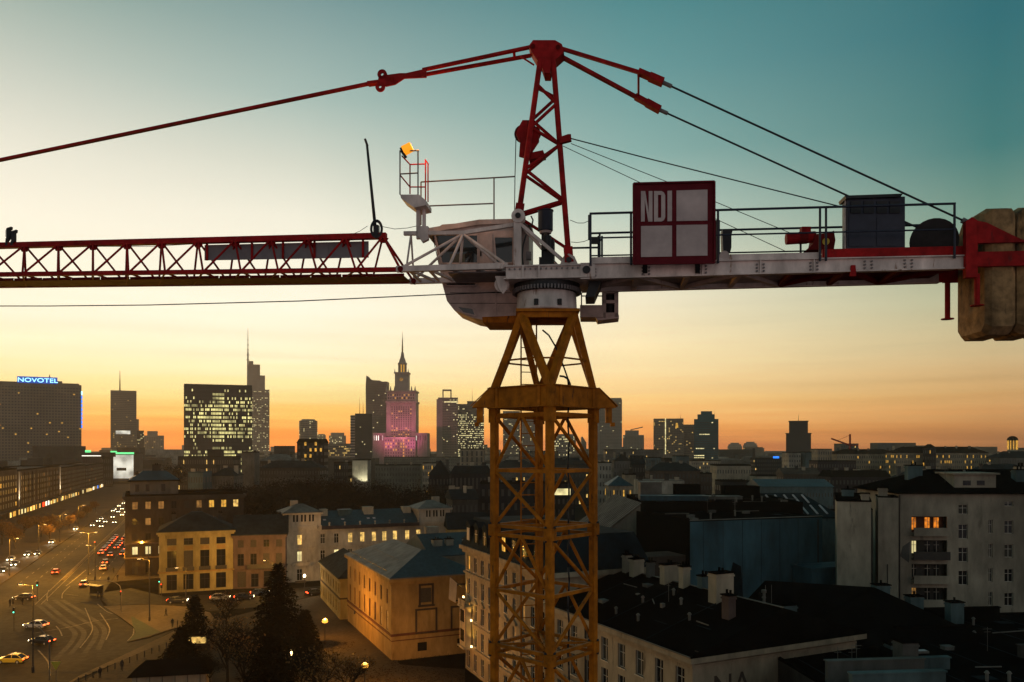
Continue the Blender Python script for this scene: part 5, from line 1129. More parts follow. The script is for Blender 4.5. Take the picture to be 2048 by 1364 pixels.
def town(name, label, px0, px1, yt_, Y, wall, roof=('flat',.6,'tar'), dep=14, rz=0., cols=0, rows=0, litp=.08, litm='lit_warm', fill=(.42,.5), chim=0, fl=3.3, cat='building'):
    W_, a, Ht = span(px0, px1, Y, dep, rz), P(px0, HY, Y+(dep if px0 > CX else 0)), HC+(HY-yt_)/F*Y
    if roof[0] != 'flat': Ht -= roof[1]*.0
    h = thing(name, label, cat, (a.x, Y, 0), rz)
    part('wall', MB().box((0,0,0), (W_,dep,Ht)), wall, h); roof_on(h, W_, dep, Ht, roof, .4)
    cols = cols or max(2, int(W_/3.0)); rows = rows or max(2, int((Ht-2)/fl))
    if rows > 0 and fill[0] > 0: win_field(h, [((0,0,0), (1,0,0), W_, .8, Ht-.6, cols, rows), ((0,dep,0), (0,-1,0), dep, .8, Ht-.6, max(2,int(dep/3)), rows), ((W_,0,0), (0,1,0), dep, .8, Ht-.6, max(2,int(dep/3)), rows)], litp, litm, fill=fill, seed=int(px0*7+Y))
    for k in range(chim):
        x, y = W_*(k+.5+RT.uniform(-.25,.25))/chim, dep*RT.uniform(.3,.7); w_ = RT.uniform(.8,1.8)
        chimney(h, x, y, Ht-.2, w_, RT.uniform(.7,1.1), RT.uniform(1.4,2.6)+(roof[1]*.7 if roof[0] != 'flat' else 0), RT.choice(['w_grey','w_plaster','w_dim','w_beige']), 0)
    h['H'] = Ht; h['W'] = W_; return h
TAR, TB, SL, MT = ('flat',.6,'tar'), ('gable',4.,'tar_blue'), ('hip',4.,'slate'), ('flat',.5,'metal_teal')
# --- along the left side of the avenue
def nline(Y): return -248.5-.365*(Y-400)
na = atan2(1, -.365)                                   # direction of the facades, going away
def avenue(name, label, Ya, Yb, Ht, wall, cols, rows, litp, litm='lit_dim', dep=22):
    a = V((nline(Ya), Ya, 0)); b = V((nline(Yb), Yb, 0)); L = (b-a).length
    h = thing(name, label, 'building', a, atan2(b.y-a.y, b.x-a.x))
    part('wall', MB().box((0,0,0), (L,dep,Ht)), wall, h); roof_on(h, L, dep, Ht, ('flat',.8,'tar'), .4)
    win_field(h, [((0,0,0), (1,0,0), L, 5.2, Ht-2.0, cols, rows), ((0,dep,0), (0,-1,0), dep, 5.2, Ht-2.0, 7, rows)], litp, litm, fill=(.45,.6), seed=int(Ya))
    
    rs_ = random.Random(int(Ya)); x = 2.
    while x < L-6:
        w_ = rs_.uniform(2.5, 6); part('shop_window', MB().box((x,-.10,.7), (x+w_,-.06,rs_.uniform(2.6,3.4))), rs_.choice(['lit_gold','shop_glow','shop_glow','glass','lit_pale','lit_warm']), h); x += w_+rs_.uniform(1.2, 6)
    part('canopy', MB().box((0,-2.2,4.0), (L,-.01,4.5)), 'w_dim', h)
    return h, L, dep
h, L, dp = avenue('avenue_block', 'long dark seven storey block with two lit corner pilasters on the avenue', 405, 512, 23, 'w_umber', 22, 5, .03)
for x in (1.6, L-1.6): part('lit_pilaster', MB().box((x-1.3,-.5,5), (x+1.3,-.12,22.6)), 'w_white', h); 
for x in (1.6, L-1.6):
    L_ = bpy.data.lights.new('pilaster_light', 'SPOT'); L_.energy = 30000; L_.color = (1,.86,.6); L_.spot_size = radians(50); L_.spot_blend = .7; L_.shadow_soft_size = .3
    lo = bpy.data.objects.new('pilaster_light', L_); COL.objects.link(lo); lo.parent = h; lo.location = (x,-2.6,4.8); lo.rotation_euler = (radians(172), 0, 0)
for k in range(12): part('pilaster', MB().box((6+k*(L-12)/11-.4,-.35,4.6), (6+k*(L-12)/11+.4,-.12,22)), 'w_umber', h)
for k, m_ in ((.55,'neon_red'), (.62,'lit_white'), (.68,'lit_white'), (.30,'lit_gold'), (.80,'lit_gold')): part('shop_window', MB().box((L*k-1.8,-.2,.8), (L*k+1.8,-.12,3.6)), m_, h)
avenue('avenue_block', 'plain brown block nearest us on the left side of the avenue', 330, 404, 24, 'w_brown', 16, 5, .06, 'lit_gold')
h, L, dp = avenue('avenue_block', 'brown block with street lamps in front, below the hotel', 513, 610, 21.5, 'w_brown', 20, 5, .02)
h, L, dp = avenue('avenue_block', 'farthest brown block on the left of the avenue before the bright screen', 611, 740, 21, 'w_umber', 20, 5, .03)
for k in range(5): part('shop_window', MB().box((L*(.1+.18*k)-2.5,-.2,.8), (L*(.1+.18*k)+2.5,-.12,3.6)), ('lit_gold','lit_white','neon_blue','lit_white','lit_gold')[k], h)
T = town
h = T('screen_building', 'bright white lit glass front with green neon band closing the avenue', 226, 286, 907, 830, 'w_grey', TAR, 20, 0, 6, 4, 0)
part('lit_front', MB().box((.6,-.3,3), (h['W']-.6,-.08,h['H']-1.5)), 'lit_screen', h); part('green_band', MB().box((0,-.5,h['H']-.6), (h['W'],-.1,h['H']+1.2)), 'neon_green', h); part('banner', MB().box((4,-.5,11), (14,-.31,14)), 'w_grey', h)
h = T('lit_office', 'low office with a bright white strip light along its roof', 163, 226, 914, 700, 'w_dim', TAR, 20, 0, 12, 4, 0)
part('light_strip', MB().box((.5,-.4,h['H']+.7), (h['W']-.5,-.1,h['H']+1.4)), 'lit_white', h); part('green_sign', MB().box((1,4,h['H']+4), (6,4.4,h['H']+6)), 'neon_green', h); part('roof_deck', MB().box((2,3,h['H']), (24,12,h['H']+4)), 'w_dim', h)
# --- middle distance, left to right
h = T('low_office', 'low dark office with a white strip light below the glass tower', 356, 482, 914, 620, 'w_navy', TAR, 18, 0, 24, 4, .05); part('light_strip', MB().box((14,-.3,15), (26,-.08,15.8)), 'lit_white', h); part('roof_plant', MB().box((21,4,h['H']), (32,10,h['H']+6)), 'w_navy', h)
part('lit_bay', MB().box((34,-.3,14), (40,-.08,18)), 'lit_warm', h)
T('fire_wall_house', 'tall house with blank grey fire wall in front of the glass tower', 483, 519, 905, 480, 'w_grey', TAR, 10, 0, 2, 1, 0, fill=(0,0), chim=2)
T('curved_roof_house', 'dark house with pale curved roof beside the fire wall', 520, 598, 922, 520, 'w_dim', ('hip',4.5,'metal_grey'), 14, 0, 12, 5, .02, chim=3)
T('dark_box_building', 'plain dark box building under the orange sky', 548, 590, 893, 760, 'w_umber', TAR, 20, 0, 10, 6, .0)
h = T('gabled_house', 'dark four storey house with low gable and eight lit windows', 594, 658, 886, 560, 'w_navy', ('gable',3.,'tar'), 16, radians(3), 6, 8, .0)
for c, r in ((1,1),(1,3),(2,1),(2,2),(3,2),(1,0),(4,2),(3,3)): part('lit_window', MB().box((2.2+c*3.6-.7,-.2,28+(r-1)*4.2), (2.2+c*3.6+.7,-.07,30.4+(r-1)*4.2)), 'lit_gold', h)
T('grey_row', 'grey terraced row above the bare park trees', 520, 652, 936, 430, 'w_dim', SL, 13, radians(-2), 22, 6, .01, chim=5)
T('green_house', 'small green grey house behind the brown corner building', 376, 424, 946, 335, 'w_teal', MT, 10, 0, 6, 5, .0, chim=2)
T('dim_house', 'dim house with slate roof between the corner building and trees', 424, 486, 952, 350, 'w_grey', SL, 12, 0, 8, 5, .02, chim=3)
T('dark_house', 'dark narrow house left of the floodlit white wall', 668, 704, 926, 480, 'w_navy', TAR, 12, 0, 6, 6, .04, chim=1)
h = T('floodlit_wall_house', 'house whose pale blank wall is floodlit white from below', 705, 742, 921, 480, 'w_white', TAR, 12, 0, 3, 1, 0, fill=(0,0))
L_ = bpy.data.lights.new('wall_flood', 'SPOT'); L_.energy = 6000; L_.color = (.95,1,.72); L_.spot_size = radians(95); L_.shadow_soft_size = .5
lo = bpy.data.objects.new('wall_flood', L_); COL.objects.link(lo); lo.parent = h; lo.location = (7,-5,13); lo.rotation_euler = (radians(155), 0, 0)
T('beige_row', 'long beige row below the pink palace tower', 750, 845, 931, 520, 'w_sage', TAR, 13, 0, 16, 6, .01, chim=3)
T('golden_window_house', 'beige house with a block of golden lit windows', 845, 880, 927, 505, 'w_beige', TAR, 13, 0, 9, 6, .35, 'lit_gold', fill=(.5,.6))
T('long_slab', 'long hazy grey slab in front of the pink palace tower', 768, 922, 915, 860, 'w_sage', TAR, 18, 0, 40, 7, .01, chim=6)
T('balcony_block', 'pale block with columns of dark balconies left of the mast', 920, 970, 899, 520, 'w_cream', TAR, 18, 0, 5, 8, .0, fill=(.35,.8), chim=1)
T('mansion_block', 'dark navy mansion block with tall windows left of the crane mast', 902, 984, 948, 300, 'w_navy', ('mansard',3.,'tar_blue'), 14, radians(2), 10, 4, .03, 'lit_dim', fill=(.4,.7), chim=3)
T('turret_house', 'dark turreted house with two lit windows beyond the palace', 858, 903, 950, 330, 'w_navy', ('hip',6.,'tar_blue'), 12, 0, 6, 5, .08, 'lit_dim', chim=2)
T('navy_house', 'narrow navy roofed house between palace tower and mast', 905, 960, 1000, 245, 'w_dim', ('gable',3.,'tar_blue'), 12, radians(14), 6, 4, .0, chim=4)
T('mast_house', 'grey house seen through the upper mast bay', 985, 1075, 935, 430, 'w_grey', SL, 14, 0, 12, 6, .04, chim=4)
T('mast_row', 'dim row with one bright gable seen through the crane mast', 1075, 1192, 930, 470, 'w_dim', TB, 14, 0, 16, 6, .05, chim=5)
h = T('lantern_house', 'low house with a bright yellow window band behind the mast', 1075, 1150, 968, 300, 'w_navy', TAR, 10, 0, 8, 5, .0); part('lit_band', MB().box((5.5,-.3,17.2), (12,-.08,19.6)), 'lit_pale', h)
T('mast_terrace', 'low dark terrace behind the mast with flat roof', 960, 1090, 968, 255, 'w_navy', TAR, 14, 0, 10, 5, .0, chim=5)
T('beige_corner', 'beige corner house just right of the crane mast', 1193, 1223, 926, 420, 'w_blank', TAR, 12, 0, 4, 6, .0, chim=2)
T('grey_gable_house', 'pale grey house with mixed roofs right of the mast', 1222, 1260, 922, 435, 'w_grey', ('gabley',4.,'slate'), 12, 0, 6, 6, .0, chim=3)
T('blue_gable_house', 'small house with dark blue gable roof', 1257, 1290, 929, 450, 'w_navy', ('gable',5.,'tar_blue'), 12, 0, 5, 5, .0, chim=2)
T('lit_row_block', 'long grey block with a row of lit windows under the skyline', 1207, 1326, 900, 760, 'w_grey', TAR, 16, 0, 30, 8, .05, 'lit_warm', chim=4)
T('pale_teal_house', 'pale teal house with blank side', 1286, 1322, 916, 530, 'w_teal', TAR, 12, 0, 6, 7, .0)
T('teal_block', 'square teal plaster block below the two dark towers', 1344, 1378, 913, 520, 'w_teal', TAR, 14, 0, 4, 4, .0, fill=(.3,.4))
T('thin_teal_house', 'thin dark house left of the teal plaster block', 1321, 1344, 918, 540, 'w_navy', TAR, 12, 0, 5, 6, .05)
T('orange_lit_villa', 'beige villa with teal hipped roof and glowing orange windows', 1210, 1264, 972, 282, 'w_beige', ('hip',3.4,'metal_teal'), 12, 0, 7, 5, .35, 'lit_gold', fill=(.35,.55))
T('white_stack_house', 'small house with two white chimney blocks', 1244, 1272, 950, 330, 'w_cream', TAR, 8, 0, 3, 1, 0, fill=(0,0), chim=2)
T('blank_beige_house', 'wide house with blank beige wall below the teal houses', 1264, 1368, 962, 300, 'w_blank', ('flat',.3,'metal_grey'), 14, radians(-3), 2, 1, 0, fill=(0,0), chim=4)
T('brown_back_house', 'brown grey house behind the wide blank beige wall', 1290, 1400, 942, 380, 'w_umber', SL, 12, 0, 14, 6, .0, chim=5)
T('beige_hotel_row', 'long beige building with two lit windows behind the dark teal tower', 1376, 1442, 922, 660, 'w_beige', TAR, 14, 0, 16, 7, .05)
T('beige_school', 'beige block with two rows of small dark windows', 1420, 1502, 932, 420, 'w_beige', ('flat',.8,'tar'), 14, 0, 13, 5, .0, fill=(.35,.4))
T('brown_low_house', 'low brown house right of the blank beige wall', 1368, 1424, 948, 390, 'w_umber', TAR, 12, 0, 8, 5, .03, chim=3)
T('beige_cottage', 'small beige block with dark flat roof and three windows', 1499, 1553, 953, 400, 'w_beige', TAR, 12, 0, 8, 6, .0, fill=(.3,.4))
h = T('two_light_house', 'dark low house with two pale lit windows side by side', 1430, 1500, 964, 320, 'w_navy', TAR, 12, 0, 8, 5, .0)
for x in (7.0, 9.2): part('lit_window', MB().box((x-.7,-.2,16.6), (x+.7,-.07,18.8)), 'lit_pale', h)
T('market_hall', 'long low market hall with pale teal metal roof', 1490, 1664, 974, 300, 'w_teal', ('gable',2.6,'metal_teal'), 20, radians(-2), 24, 4, .0, fill=(.3,.3))
h = T('neon_house', 'dark house with a blue neon strip on its roof', 1500, 1562, 917, 700, 'w_navy', TAR, 14, 0, 14, 7, .02); part('neon_strip', MB().box((h['W']*.7,-.5,h['H']+.2), (h['W']*.92,-.1,h['H']+1.9)), 'neon_blue', h)
part('chimney_stack', MB().tube((1,6,h['H']), (1,6,h['H']+9), 1.4, 10, 1.1), 'w_umber', h)
T('balcony_tower_house', 'beige block with balconies at the foot of the stepped tower', 1564, 1602, 906, 560, 'w_blank', TAR, 14, 0, 5, 9, .0, fill=(.5,.45))
T('grey_blue_flank', 'plain grey blue flank wall beside the balconied block', 1599, 1620, 905, 555, 'w_teal', TAR, 12, 0, 2, 1, 0, fill=(0,0))
T('plum_block', 'dark plum block with three scattered lit windows', 1618, 1712, 923, 480, 'w_plum', TAR, 14, 0, 14, 6, .04, 'lit_gold')
T('dormer_row', 'row of dark mansard roofs with dormers right of the market hall', 1640, 1782, 954, 380, 'w_plum', ('mansard',3.,'tar'), 14, radians(2), 16, 5, .03, 'lit_gold', chim=7)
T('arched_row', 'dark row with many small gables behind the market hall', 1552, 1640, 949, 420, 'w_umber', ('gable',3.4,'w_umber'), 12, 0, 12, 5, .02, chim=4)
T('cream_wing', 'cream wing of the long palace, left of its dark roof', 1621, 1664, 899, 640, 'w_cream', TAR, 16, 0, 6, 7, .0)
T('long_palace', 'long cream palace front with scattered golden windows under a dark roof', 1656, 1800, 908, 650, 'w_cream', ('hip',4.,'tar'), 18, radians(1), 28, 7, .10, 'lit_gold', chim=6)
T('palace_centre', 'tall centre of the long palace with brightly lit upper windows', 1770, 1975, 906, 620, 'w_cream', ('hip',5.,'tar'), 18, radians(-1), 46, 7, lambda f, r: (.30 if f > .7 else .10), 'lit_gold', fill=(.35,.5), chim=8)
T('palace_bay', 'dark columned bay projecting from the middle of the long palace', 1845, 1872, 896, 606, 'w_plum', ('hip',3.,'tar'), 10, 0, 4, 7, .15, 'lit_gold')
T('far_right_house', 'dim house with slate roof at the right end of the long palace', 1972, 2090, 916, 590, 'w_grey', ('hip',5.,'tar_blue'), 16, 0, 18, 7, .05, 'lit_gold', chim=4)
T('right_terrace', 'dark terrace with small chimneys below the long palace', 1780, 1920, 958, 330, 'w_plum', SL, 12, 0, 14, 5, .03, chim=6)
T('right_back_house', 'dim house peeking over the black roof of the apartments', 1920, 2080, 950, 300, 'w_dim', SL, 12, 0, 14, 5, .03, chim=4)
T('plaster_court_house', 'pale plaster house in the gap beside the blank gable', 1638, 1680, 1030, 175, 'w_plaster', TAR, 10, 0, 4, 5, .0)
# lit cupola and far crane
cu = thing('cupola', 'small lit round cupola with columns on the right skyline', 'tower', P(2025, HY, 800)*1.0-V((0,0,HC)))
part('drum', MB().lathe([(4.6,0),(4.6,33),(3.4,33),(3.4,42),(0,42)], (0,0,0), 16), 'w_beige', cu)
part('dome', MB().lathe([(5.0,42),(5.0,42.6),(4.4,44.4),(2.6,46),(0,46.6)], (0,0,0), 16), 'tar', cu)
for k in range(10): part('column', MB().tube((4.2*cos(k*pi/5), 4.2*sin(k*pi/5), 33), (4.2*cos(k*pi/5), 4.2*sin(k*pi/5), 42), .45, 6), 'lit_gold', cu)
o = P(1700, HY, 900); fc = thing('distant_crane', 'small red crane with raised jib on the right horizon', 'crane', (o.x, 900, 0))
part('mast', MB().bar((0,0,0), (0,0,50), 1.6), 'red', fc); part('jib', MB().bar((0,0,37.5), (-21,0,45), 1.6), 'red', fc); part('stay', MB().bar((0,0,49), (-14,0,43), .3), 'red', fc); part('counter_jib', MB().bar((0,0,37.5), (9,0,37.5), 1.6), 'red', fc)
T('site_block', 'grey square block under the distant red crane', 1668, 1717, 888, 920, 'w_grey', TAR, 20, 0, 8, 8, .03)
# low roofs out to the horizon, too small to tell apart
fr_ = MB(); rr_ = random.Random(4)
for k in range(1500):
    Y = rr_.uniform(880, 2850); px = rr_.uniform(-150, 2200); w_ = rr_.uniform(18, 60); hh = rr_.uniform(11, 24)+(rr_.random() < .06)*rr_.uniform(8, 22)
    x = (px-CX)/F*Y
    if abs(px-801) < 120 and Y < 1420: continue
    fr_.box((x,Y,0), (x+w_,Y+rr_.uniform(12,30),hh), rr_.choice((0,0,1,2)))
part('far_rooftops', fr_, ['w_dim','w_grey','w_blank'], None, kind='stuff'); bpy.data.objects['far_rooftops']['label'] = 'hazy mass of low far rooftops out to the horizon'; bpy.data.objects['far_rooftops']['category'] = 'rooftops'
# ================================================================ skyline towers
def tower(name, label, px0, px1, yt_, Y, wall, cols, rows, litp, litm='lit_pale', dep=30, rz=0., fill=(.6,.5), lp=None, seed=1, crown=None):
    # turned so that the front fills px0..px1 and the flank towards the view axis just disappears
    k0, k1 = (px0-CX)/F, (px1-CX)/F; rz = -math.atan(k1 if px1 < CX else k0)+.02*(1 if px1 < CX else -1)
    a = P(px0, HY, Y); W_ = (k1*Y-a.x)/(cos(rz)-k1*sin(rz)); Ht = HC+(HY-yt_)/F*(Y+W_*sin(rz)*.5)
    h = thing(name, label, 'tower', (a.x, Y, 0), rz); part('body', MB().box((0,0,0), (W_,dep,Ht)), wall, h)
    win_field(h, [((0,0,0), (1,0,0), W_, 3, Ht-3, cols, rows), ((0,dep,0), (0,-1,0), dep, 3, Ht-3, max(3,int(cols*dep/W_)), rows), ((W_,0,0), (0,1,0), dep, 3, Ht-3, max(3,int(cols*dep/W_)), rows)], litp, litm, fill=fill, lp=lp, seed=seed)
    mb = MB()
    for r_ in range(0, rows, 2 if rows > 30 else 1): mb.box((-.02,-.22,3+(Ht-6)*r_/rows-.12), (W_+.02,-.07,3+(Ht-6)*r_/rows+.12))
    part('floor_ledges', mb, wall, h, kind='stuff')
    h['H'] = Ht; h['W'] = W_; return h
def topbox(h, name, x0, x1, y0, y1, hh, m, z=None):
    z = h['H'] if z is None else z; return part(name, MB().box((h['W']*x0,y0,z), (h['W']*x1,y1,z+hh)), m, h)
def spike(h, x, y, z0, z1, r=.5, m='t_dark', name='antenna'):
    return part(name, MB().tube((h['W']*x,y,z0), (h['W']*x,y,z0+(z1-z0)*.5), r, 6, r*.7).tube((h['W']*x,y,z0+(z1-z0)*.5), (h['W']*x,y,z1), r*.6, 6, r*.25), m, h)
# hotel slab with lit sign
hY = 935; h = tower('hotel_tower', 'wide brown hotel slab with blue lit rooftop lettering on the left', -90, 163, 766, hY, 't_brown', 40, 30, lambda f, r: (.06 if .3 < f < .6 else .012), 'lit_gold', 26, radians(1.2), (.5,.42), seed=3)
sg = part('sign_board', MB().box((h['W']*.475,-1,h['H']+.3), (h['W']*.80,1.2,h['H']+8.2)), 'sign_blue', h)
me = flat_text('NOVOTEL', 7.2, .25); me.materials.clear(); me.materials.append(MAT['neon_cyan'])
ob('sign_letters', me, sg, Matrix.Translation((h['W']*.64,-1.35,h['H']+1.6)) @ Matrix.Rotation(pi/2, 4, 'X') @ Matrix.Diagonal((1.28,1,1,1)))
topbox(h, 'roof_plant', .80, .84, 2, 14, 4, 't_brown'); topbox(h, 'roof_parapet', 0, .98, .2, .8, 1.6, 't_brown'); spike(h, .735, 6, h['H']+8, h['H']+12, .9)
for k in range(9): part('light_strip', MB().box((h['W']-.4,-.9,h['H']-12-k*5.2), (h['W']+1.0,.6,h['H']-8-k*5.2)), 'neon_blue' if k else 'neon_cyan', h)
h = tower('slab_tower', 'brown office tower with mast and lit white band near its foot', 221, 273, 781, 1400, 't_brown', 20, 40, lambda f, r: (.10 if f < .45 else .02), 'lit_warm', 34, radians(-3), (.7,.3), seed=5)
part('lit_band', MB().box((h['W']*.2,-.6,(HC+(HY-868)/F*1400)), (h['W']*.76,-.1,(HC+(HY-861)/F*1400))), 'lit_screen', h); part('green_band', MB().box((0,-.6,HC+(HY-906)/F*1400), (h['W']*.7,-.1,HC+(HY-902)/F*1400)), 'neon_green', h); spike(h, .36, 10, h['H'], h['H']+36, 1.2)
topbox(h, 'side_shaft', 1.0, 1.05, 4, 24, 1, 't_brown', 0.1); part('lift_shaft', MB().box((h['W'],6,0), (h['W']+4,26,h['H']-50)), 't_brown', h)
tower('stepped_block', 'small dark stepped block beside the slab tower', 274, 288, 861, 1350, 't_dark', 6, 20, .12, 'lit_pale', 20, seed=8)
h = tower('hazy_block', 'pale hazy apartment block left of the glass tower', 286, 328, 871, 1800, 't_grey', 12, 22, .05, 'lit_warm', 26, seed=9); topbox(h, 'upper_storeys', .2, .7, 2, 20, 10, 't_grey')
def lpB(i, j, r):
    if .41 < i < .58: return (j < .93) and r.random() < .9 and not (.36 < j < .40)
    band = (.62 < j < .70) or (.06 < j < .14) or (.2 < j < .3) or (.44 < j < .56) or (.72 < j < .82)
    if .34 < j < .42: return r.random() < .06
    return r.random() < (.62 if band else .30)*(1 if j < .9 else .1)*(1.15 if i > .55 else .9)
h = tower('glass_office_tower', 'dark glass office block full of greenish yellow lit windows', 368, 504, 771, 760, 't_dark', 46, 24, 0, 'lit_green', 40, radians(-1.2), (.72,.62), lpB, seed=12)
mb = MB()
for k in range(24): mb.box((h['W']*k/23-.15,-.45,0), (h['W']*k/23+.15,-.08,h['H']))
part('mullion', mb, 't_dark', h, kind='stuff'); topbox(h, 'parapet', 0, 1, 0, .6, 1.0, 't_dark')
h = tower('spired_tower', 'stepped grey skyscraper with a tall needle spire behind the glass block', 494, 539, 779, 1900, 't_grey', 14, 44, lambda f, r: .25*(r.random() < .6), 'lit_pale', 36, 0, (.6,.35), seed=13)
topbox(h, 'upper_step', .0, .80, 2, 30, 34, 't_grey'); topbox(h, 'top_step', .0, .58, 4, 26, 60, 't_grey'); topbox(h, 'crown_fin', .08, .28, 6, 20, 68, 't_grey')
sp = part('spire', MB().tube((2,8,h['H']), (2,8,h['H']+90), 2.4, 8, 1.6).tube((2,8,h['H']+90), (2,8,h['H']+146), 1.1, 6, .4), 't_grey', h)
for k in range(5): part('spire_ring', MB().tube((2,8,h['H']+70+k*12), (2,8,h['H']+71+k*12), 4.2-k*.5, 8), 't_grey', sp)
def rtower(name, label, pc, wpx, yt_, Y, wall, rows, litm='lit_pale', seed=1):
    c = P(pc, HY, Y); r = wpx/2/F*Y; Ht = HC+(HY-yt_)/F*Y; h = thing(name, label, 'tower', (c.x, Y+r, 0))
    part('body', MB().lathe([(r*.98,0),(r,Ht*.9),(r,Ht),(r*.8,Ht+.5),(r*.7,Ht+3),(0,Ht+3)], (0,0,0), 28), wall, h)
    rg = random.Random(seed); mb = MB()
    for j in range(rows):
        for k in range(28):
            if rg.random() < .07:
                a = 2*pi*k/28; mb.box((r*cos(a)*1.01-.8, r*sin(a)*1.01-.8, Ht*(j+.2)/rows), (r*cos(a)*1.01+.8, r*sin(a)*1.01+.8, Ht*(j+.6)/rows))
    part('lit_windows', mb, litm, h, kind='stuff'); mb = MB()
    for j in range(rows): mb.lathe([(r*1.004,Ht*(j+.1)/rows),(r*1.008,Ht*(j+.1)/rows),(r*1.008,Ht*(j+.45)/rows),(r*1.004,Ht*(j+.45)/rows)], (0,0,0), 28)
    part('window_bands', mb, 't_win', h, kind='stuff'); h['H'] = Ht; return h
rtower('round_tower', 'round hazy office tower left of the pink palace', 612, 36, 841, 1600, 't_grey', 24, seed=4)
rtower('small_round_tower', 'tiny round topped tower far behind the gabled house', 641, 17, 870, 2300, 't_grey', 18, seed=5)
h = tower('domed_block', 'hazy block with arched top between round tower and dark tower', 658, 692, 871, 2200, 't_grey', 12, 16, .25, 'lit_pale', 30, seed=6); topbox(h, 'arched_top', .1, .9, 4, 24, 8, 't_grey')
tower('lit_low_block', 'low block with many golden window rows left of the dark tower', 652, 704, 887, 1100, 't_brown', 22, 12, .32, 'lit_warm', 24, fill=(.8,.45), seed=7)
h = tower('dark_tower', 'dark slim tower with two thin antennas in front of the palace', 710, 744, 827, 930, 't_dark', 8, 24, .02, 'lit_pale', 22, 0, (.5,.3), seed=8)
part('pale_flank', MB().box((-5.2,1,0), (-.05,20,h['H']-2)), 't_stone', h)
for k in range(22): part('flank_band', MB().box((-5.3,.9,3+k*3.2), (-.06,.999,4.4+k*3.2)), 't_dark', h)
for x, t in ((.28, 19), (.48, 15)): spike(h, x, 8, h['H'], h['H']+t, .35)
# curved glass tower
a = P(731, HY, 1620); sc_ = 1620/F
ct = thing('curved_tower', 'hazy tower with sail shaped pointed top beside the palace', 'tower', (a.x, 1620, 0)); Hq = lambda y: HC+(HY-y)*sc_
part('body', MB().plate([(3*sc_,0,0),(43*sc_,0,0),(43*sc_,0,Hq(763)),(30*sc_,0,Hq(763)),(29*sc_,0,Hq(761)),(14*sc_,0,Hq(760)),(6*sc_,0,Hq(756)),(1.5*sc_,0,Hq(751)),(.3*sc_,0,Hq(770)),(.6*sc_,0,Hq(820))], (0,30,0)), 't_glass', ct)
win_field(ct, [((4*sc_,0,0), (1,0,0), 37*sc_, 4, Hq(768), 14, 46)], lambda f, r: .03, 'lit_pale', fill=(.85,.35), seed=19)
# palace of culture, floodlit pink
Yp = 1375; sp_ = Yp/F; a = P(801, HY, Yp)
pc = thing('stone_palace_tower', 'stepped stone palace tower with golden spire, floodlit pink', 'tower', (a.x, Yp, 0))
hp = lambda y: HC+(HY-y)*sp_
def blk(nm, x0, x1, y0, y1, z0, z1, m='t_stone'): return part(nm, MB().box((x0*sp_,y0,z0), (x1*sp_,y1,z1)), m, pc)
blk('base_wing', -54, -28, -6, 40, 0, hp(866)); blk('base_wing', 30, 54, -6, 40, 0, hp(866)); blk('forecourt_wing', -30, 32, -14, 30, 0, hp(874))
for x0, x1 in ((-54,-28), (30,54)):
    for k in range(5): blk('pilaster', x0+3+k*5, x0+4.4+k*5, -7.2, -6.01, 0, hp(868))
bd_ = part('shaft', MB().box((-28*sp_,0,0), (31*sp_,40,hp(806))), 't_stone', pc)
blk('corner_pier', -28, -19, -2, -.01, 0, hp(806)); blk('corner_pier', 23, 31, -2, -.01, 0, hp(806))
blk('shaft_cornice', -29.5, 32.5, -2.5, 42, hp(806), hp(802)); blk('upper_shaft', -27, 30, .5, 39, hp(802), hp(784)); blk('attic_cornice', -29, 32, -2, 41, hp(784), hp(781))
for x in (-28, -20, -12, 14, 22, 29): part('corner_pinnacle', MB().tube((x*sp_,1,hp(781)), (x*sp_,1,hp(772)), 1.6, 6, .3), 't_stone', pc)
blk('clock_stage', -13, 14, 10, 32, hp(781), hp(746)); blk('clock_cornice', -14.5, 15.5, 8.5, 33.5, hp(746), hp(743))
part('clock_face', MB().tube((0,9.8,hp(758)), (0,9.4,hp(758)), 3.2, 16), 'lit_dim', pc)
for x in (-13, 14): part('corner_pinnacle', MB().tube((x*sp_,10,hp(743)), (x*sp_,10,hp(736)), 1.0, 6, .2), 't_stone', pc)
for k in range(8):
    an_ = k*pi/4+.2; part('lantern_column', MB().box((-1.1,-1.1,hp(743)), (1.1,1.1,hp(727))), 't_stone', pc, mtx=Matrix.Translation((.5*sp_+6.2*cos(an_), 21+6.2*sin(an_), 0)))
part('lantern_core', MB().tube((.5*sp_,21,hp(743)), (.5*sp_,21,hp(727)), 4.0, 12), 'lit_gold', pc)
part('lantern_cap', MB().lathe([(8.0,hp(727)),(8.2,hp(724)),(6.2,hp(722)),(5.0,hp(716)),(3.6,hp(713)),(2.6,hp(706)),(2.2,hp(702)),(0,hp(702))], (.5*sp_,21,0), 12), 't_stone', pc)
part('spire', MB().tube((.5*sp_,21,hp(702)), (.5*sp_,21,hp(676)), 1.5, 8, .8).tube((.5*sp_,21,hp(676)), (.5*sp_,21,hp(659)), .6, 6, .15), 'w_ochre', pc)
win_field(pc, [((-19*sp_,-.02,0), (1,0,0), 42*sp_, hp(905), hp(812), 9, 22), ((-26*sp_,.45,0), (1,0,0), 54*sp_, hp(799), hp(787), 12, 2)], lambda f, r: (.30 if f < .5 else .10), 'lit_gold', fill=(.42,.55), seed=31)
win_field(pc, [((-53*sp_,-6.02,0), (1,0,0), 24*sp_, hp(884), hp(868), 6, 1), ((31*sp_,-6.02,0), (1,0,0), 22*sp_, hp(884), hp(868), 6, 1)], .5, 'lit_white', fill=(.35,.6), seed=32)
win_field(pc, [((-29*sp_,-14.02,0), (1,0,0), 60*sp_, hp(915), hp(878), 12, 6)], .25, 'lit_gold', fill=(.4,.6), seed=33)
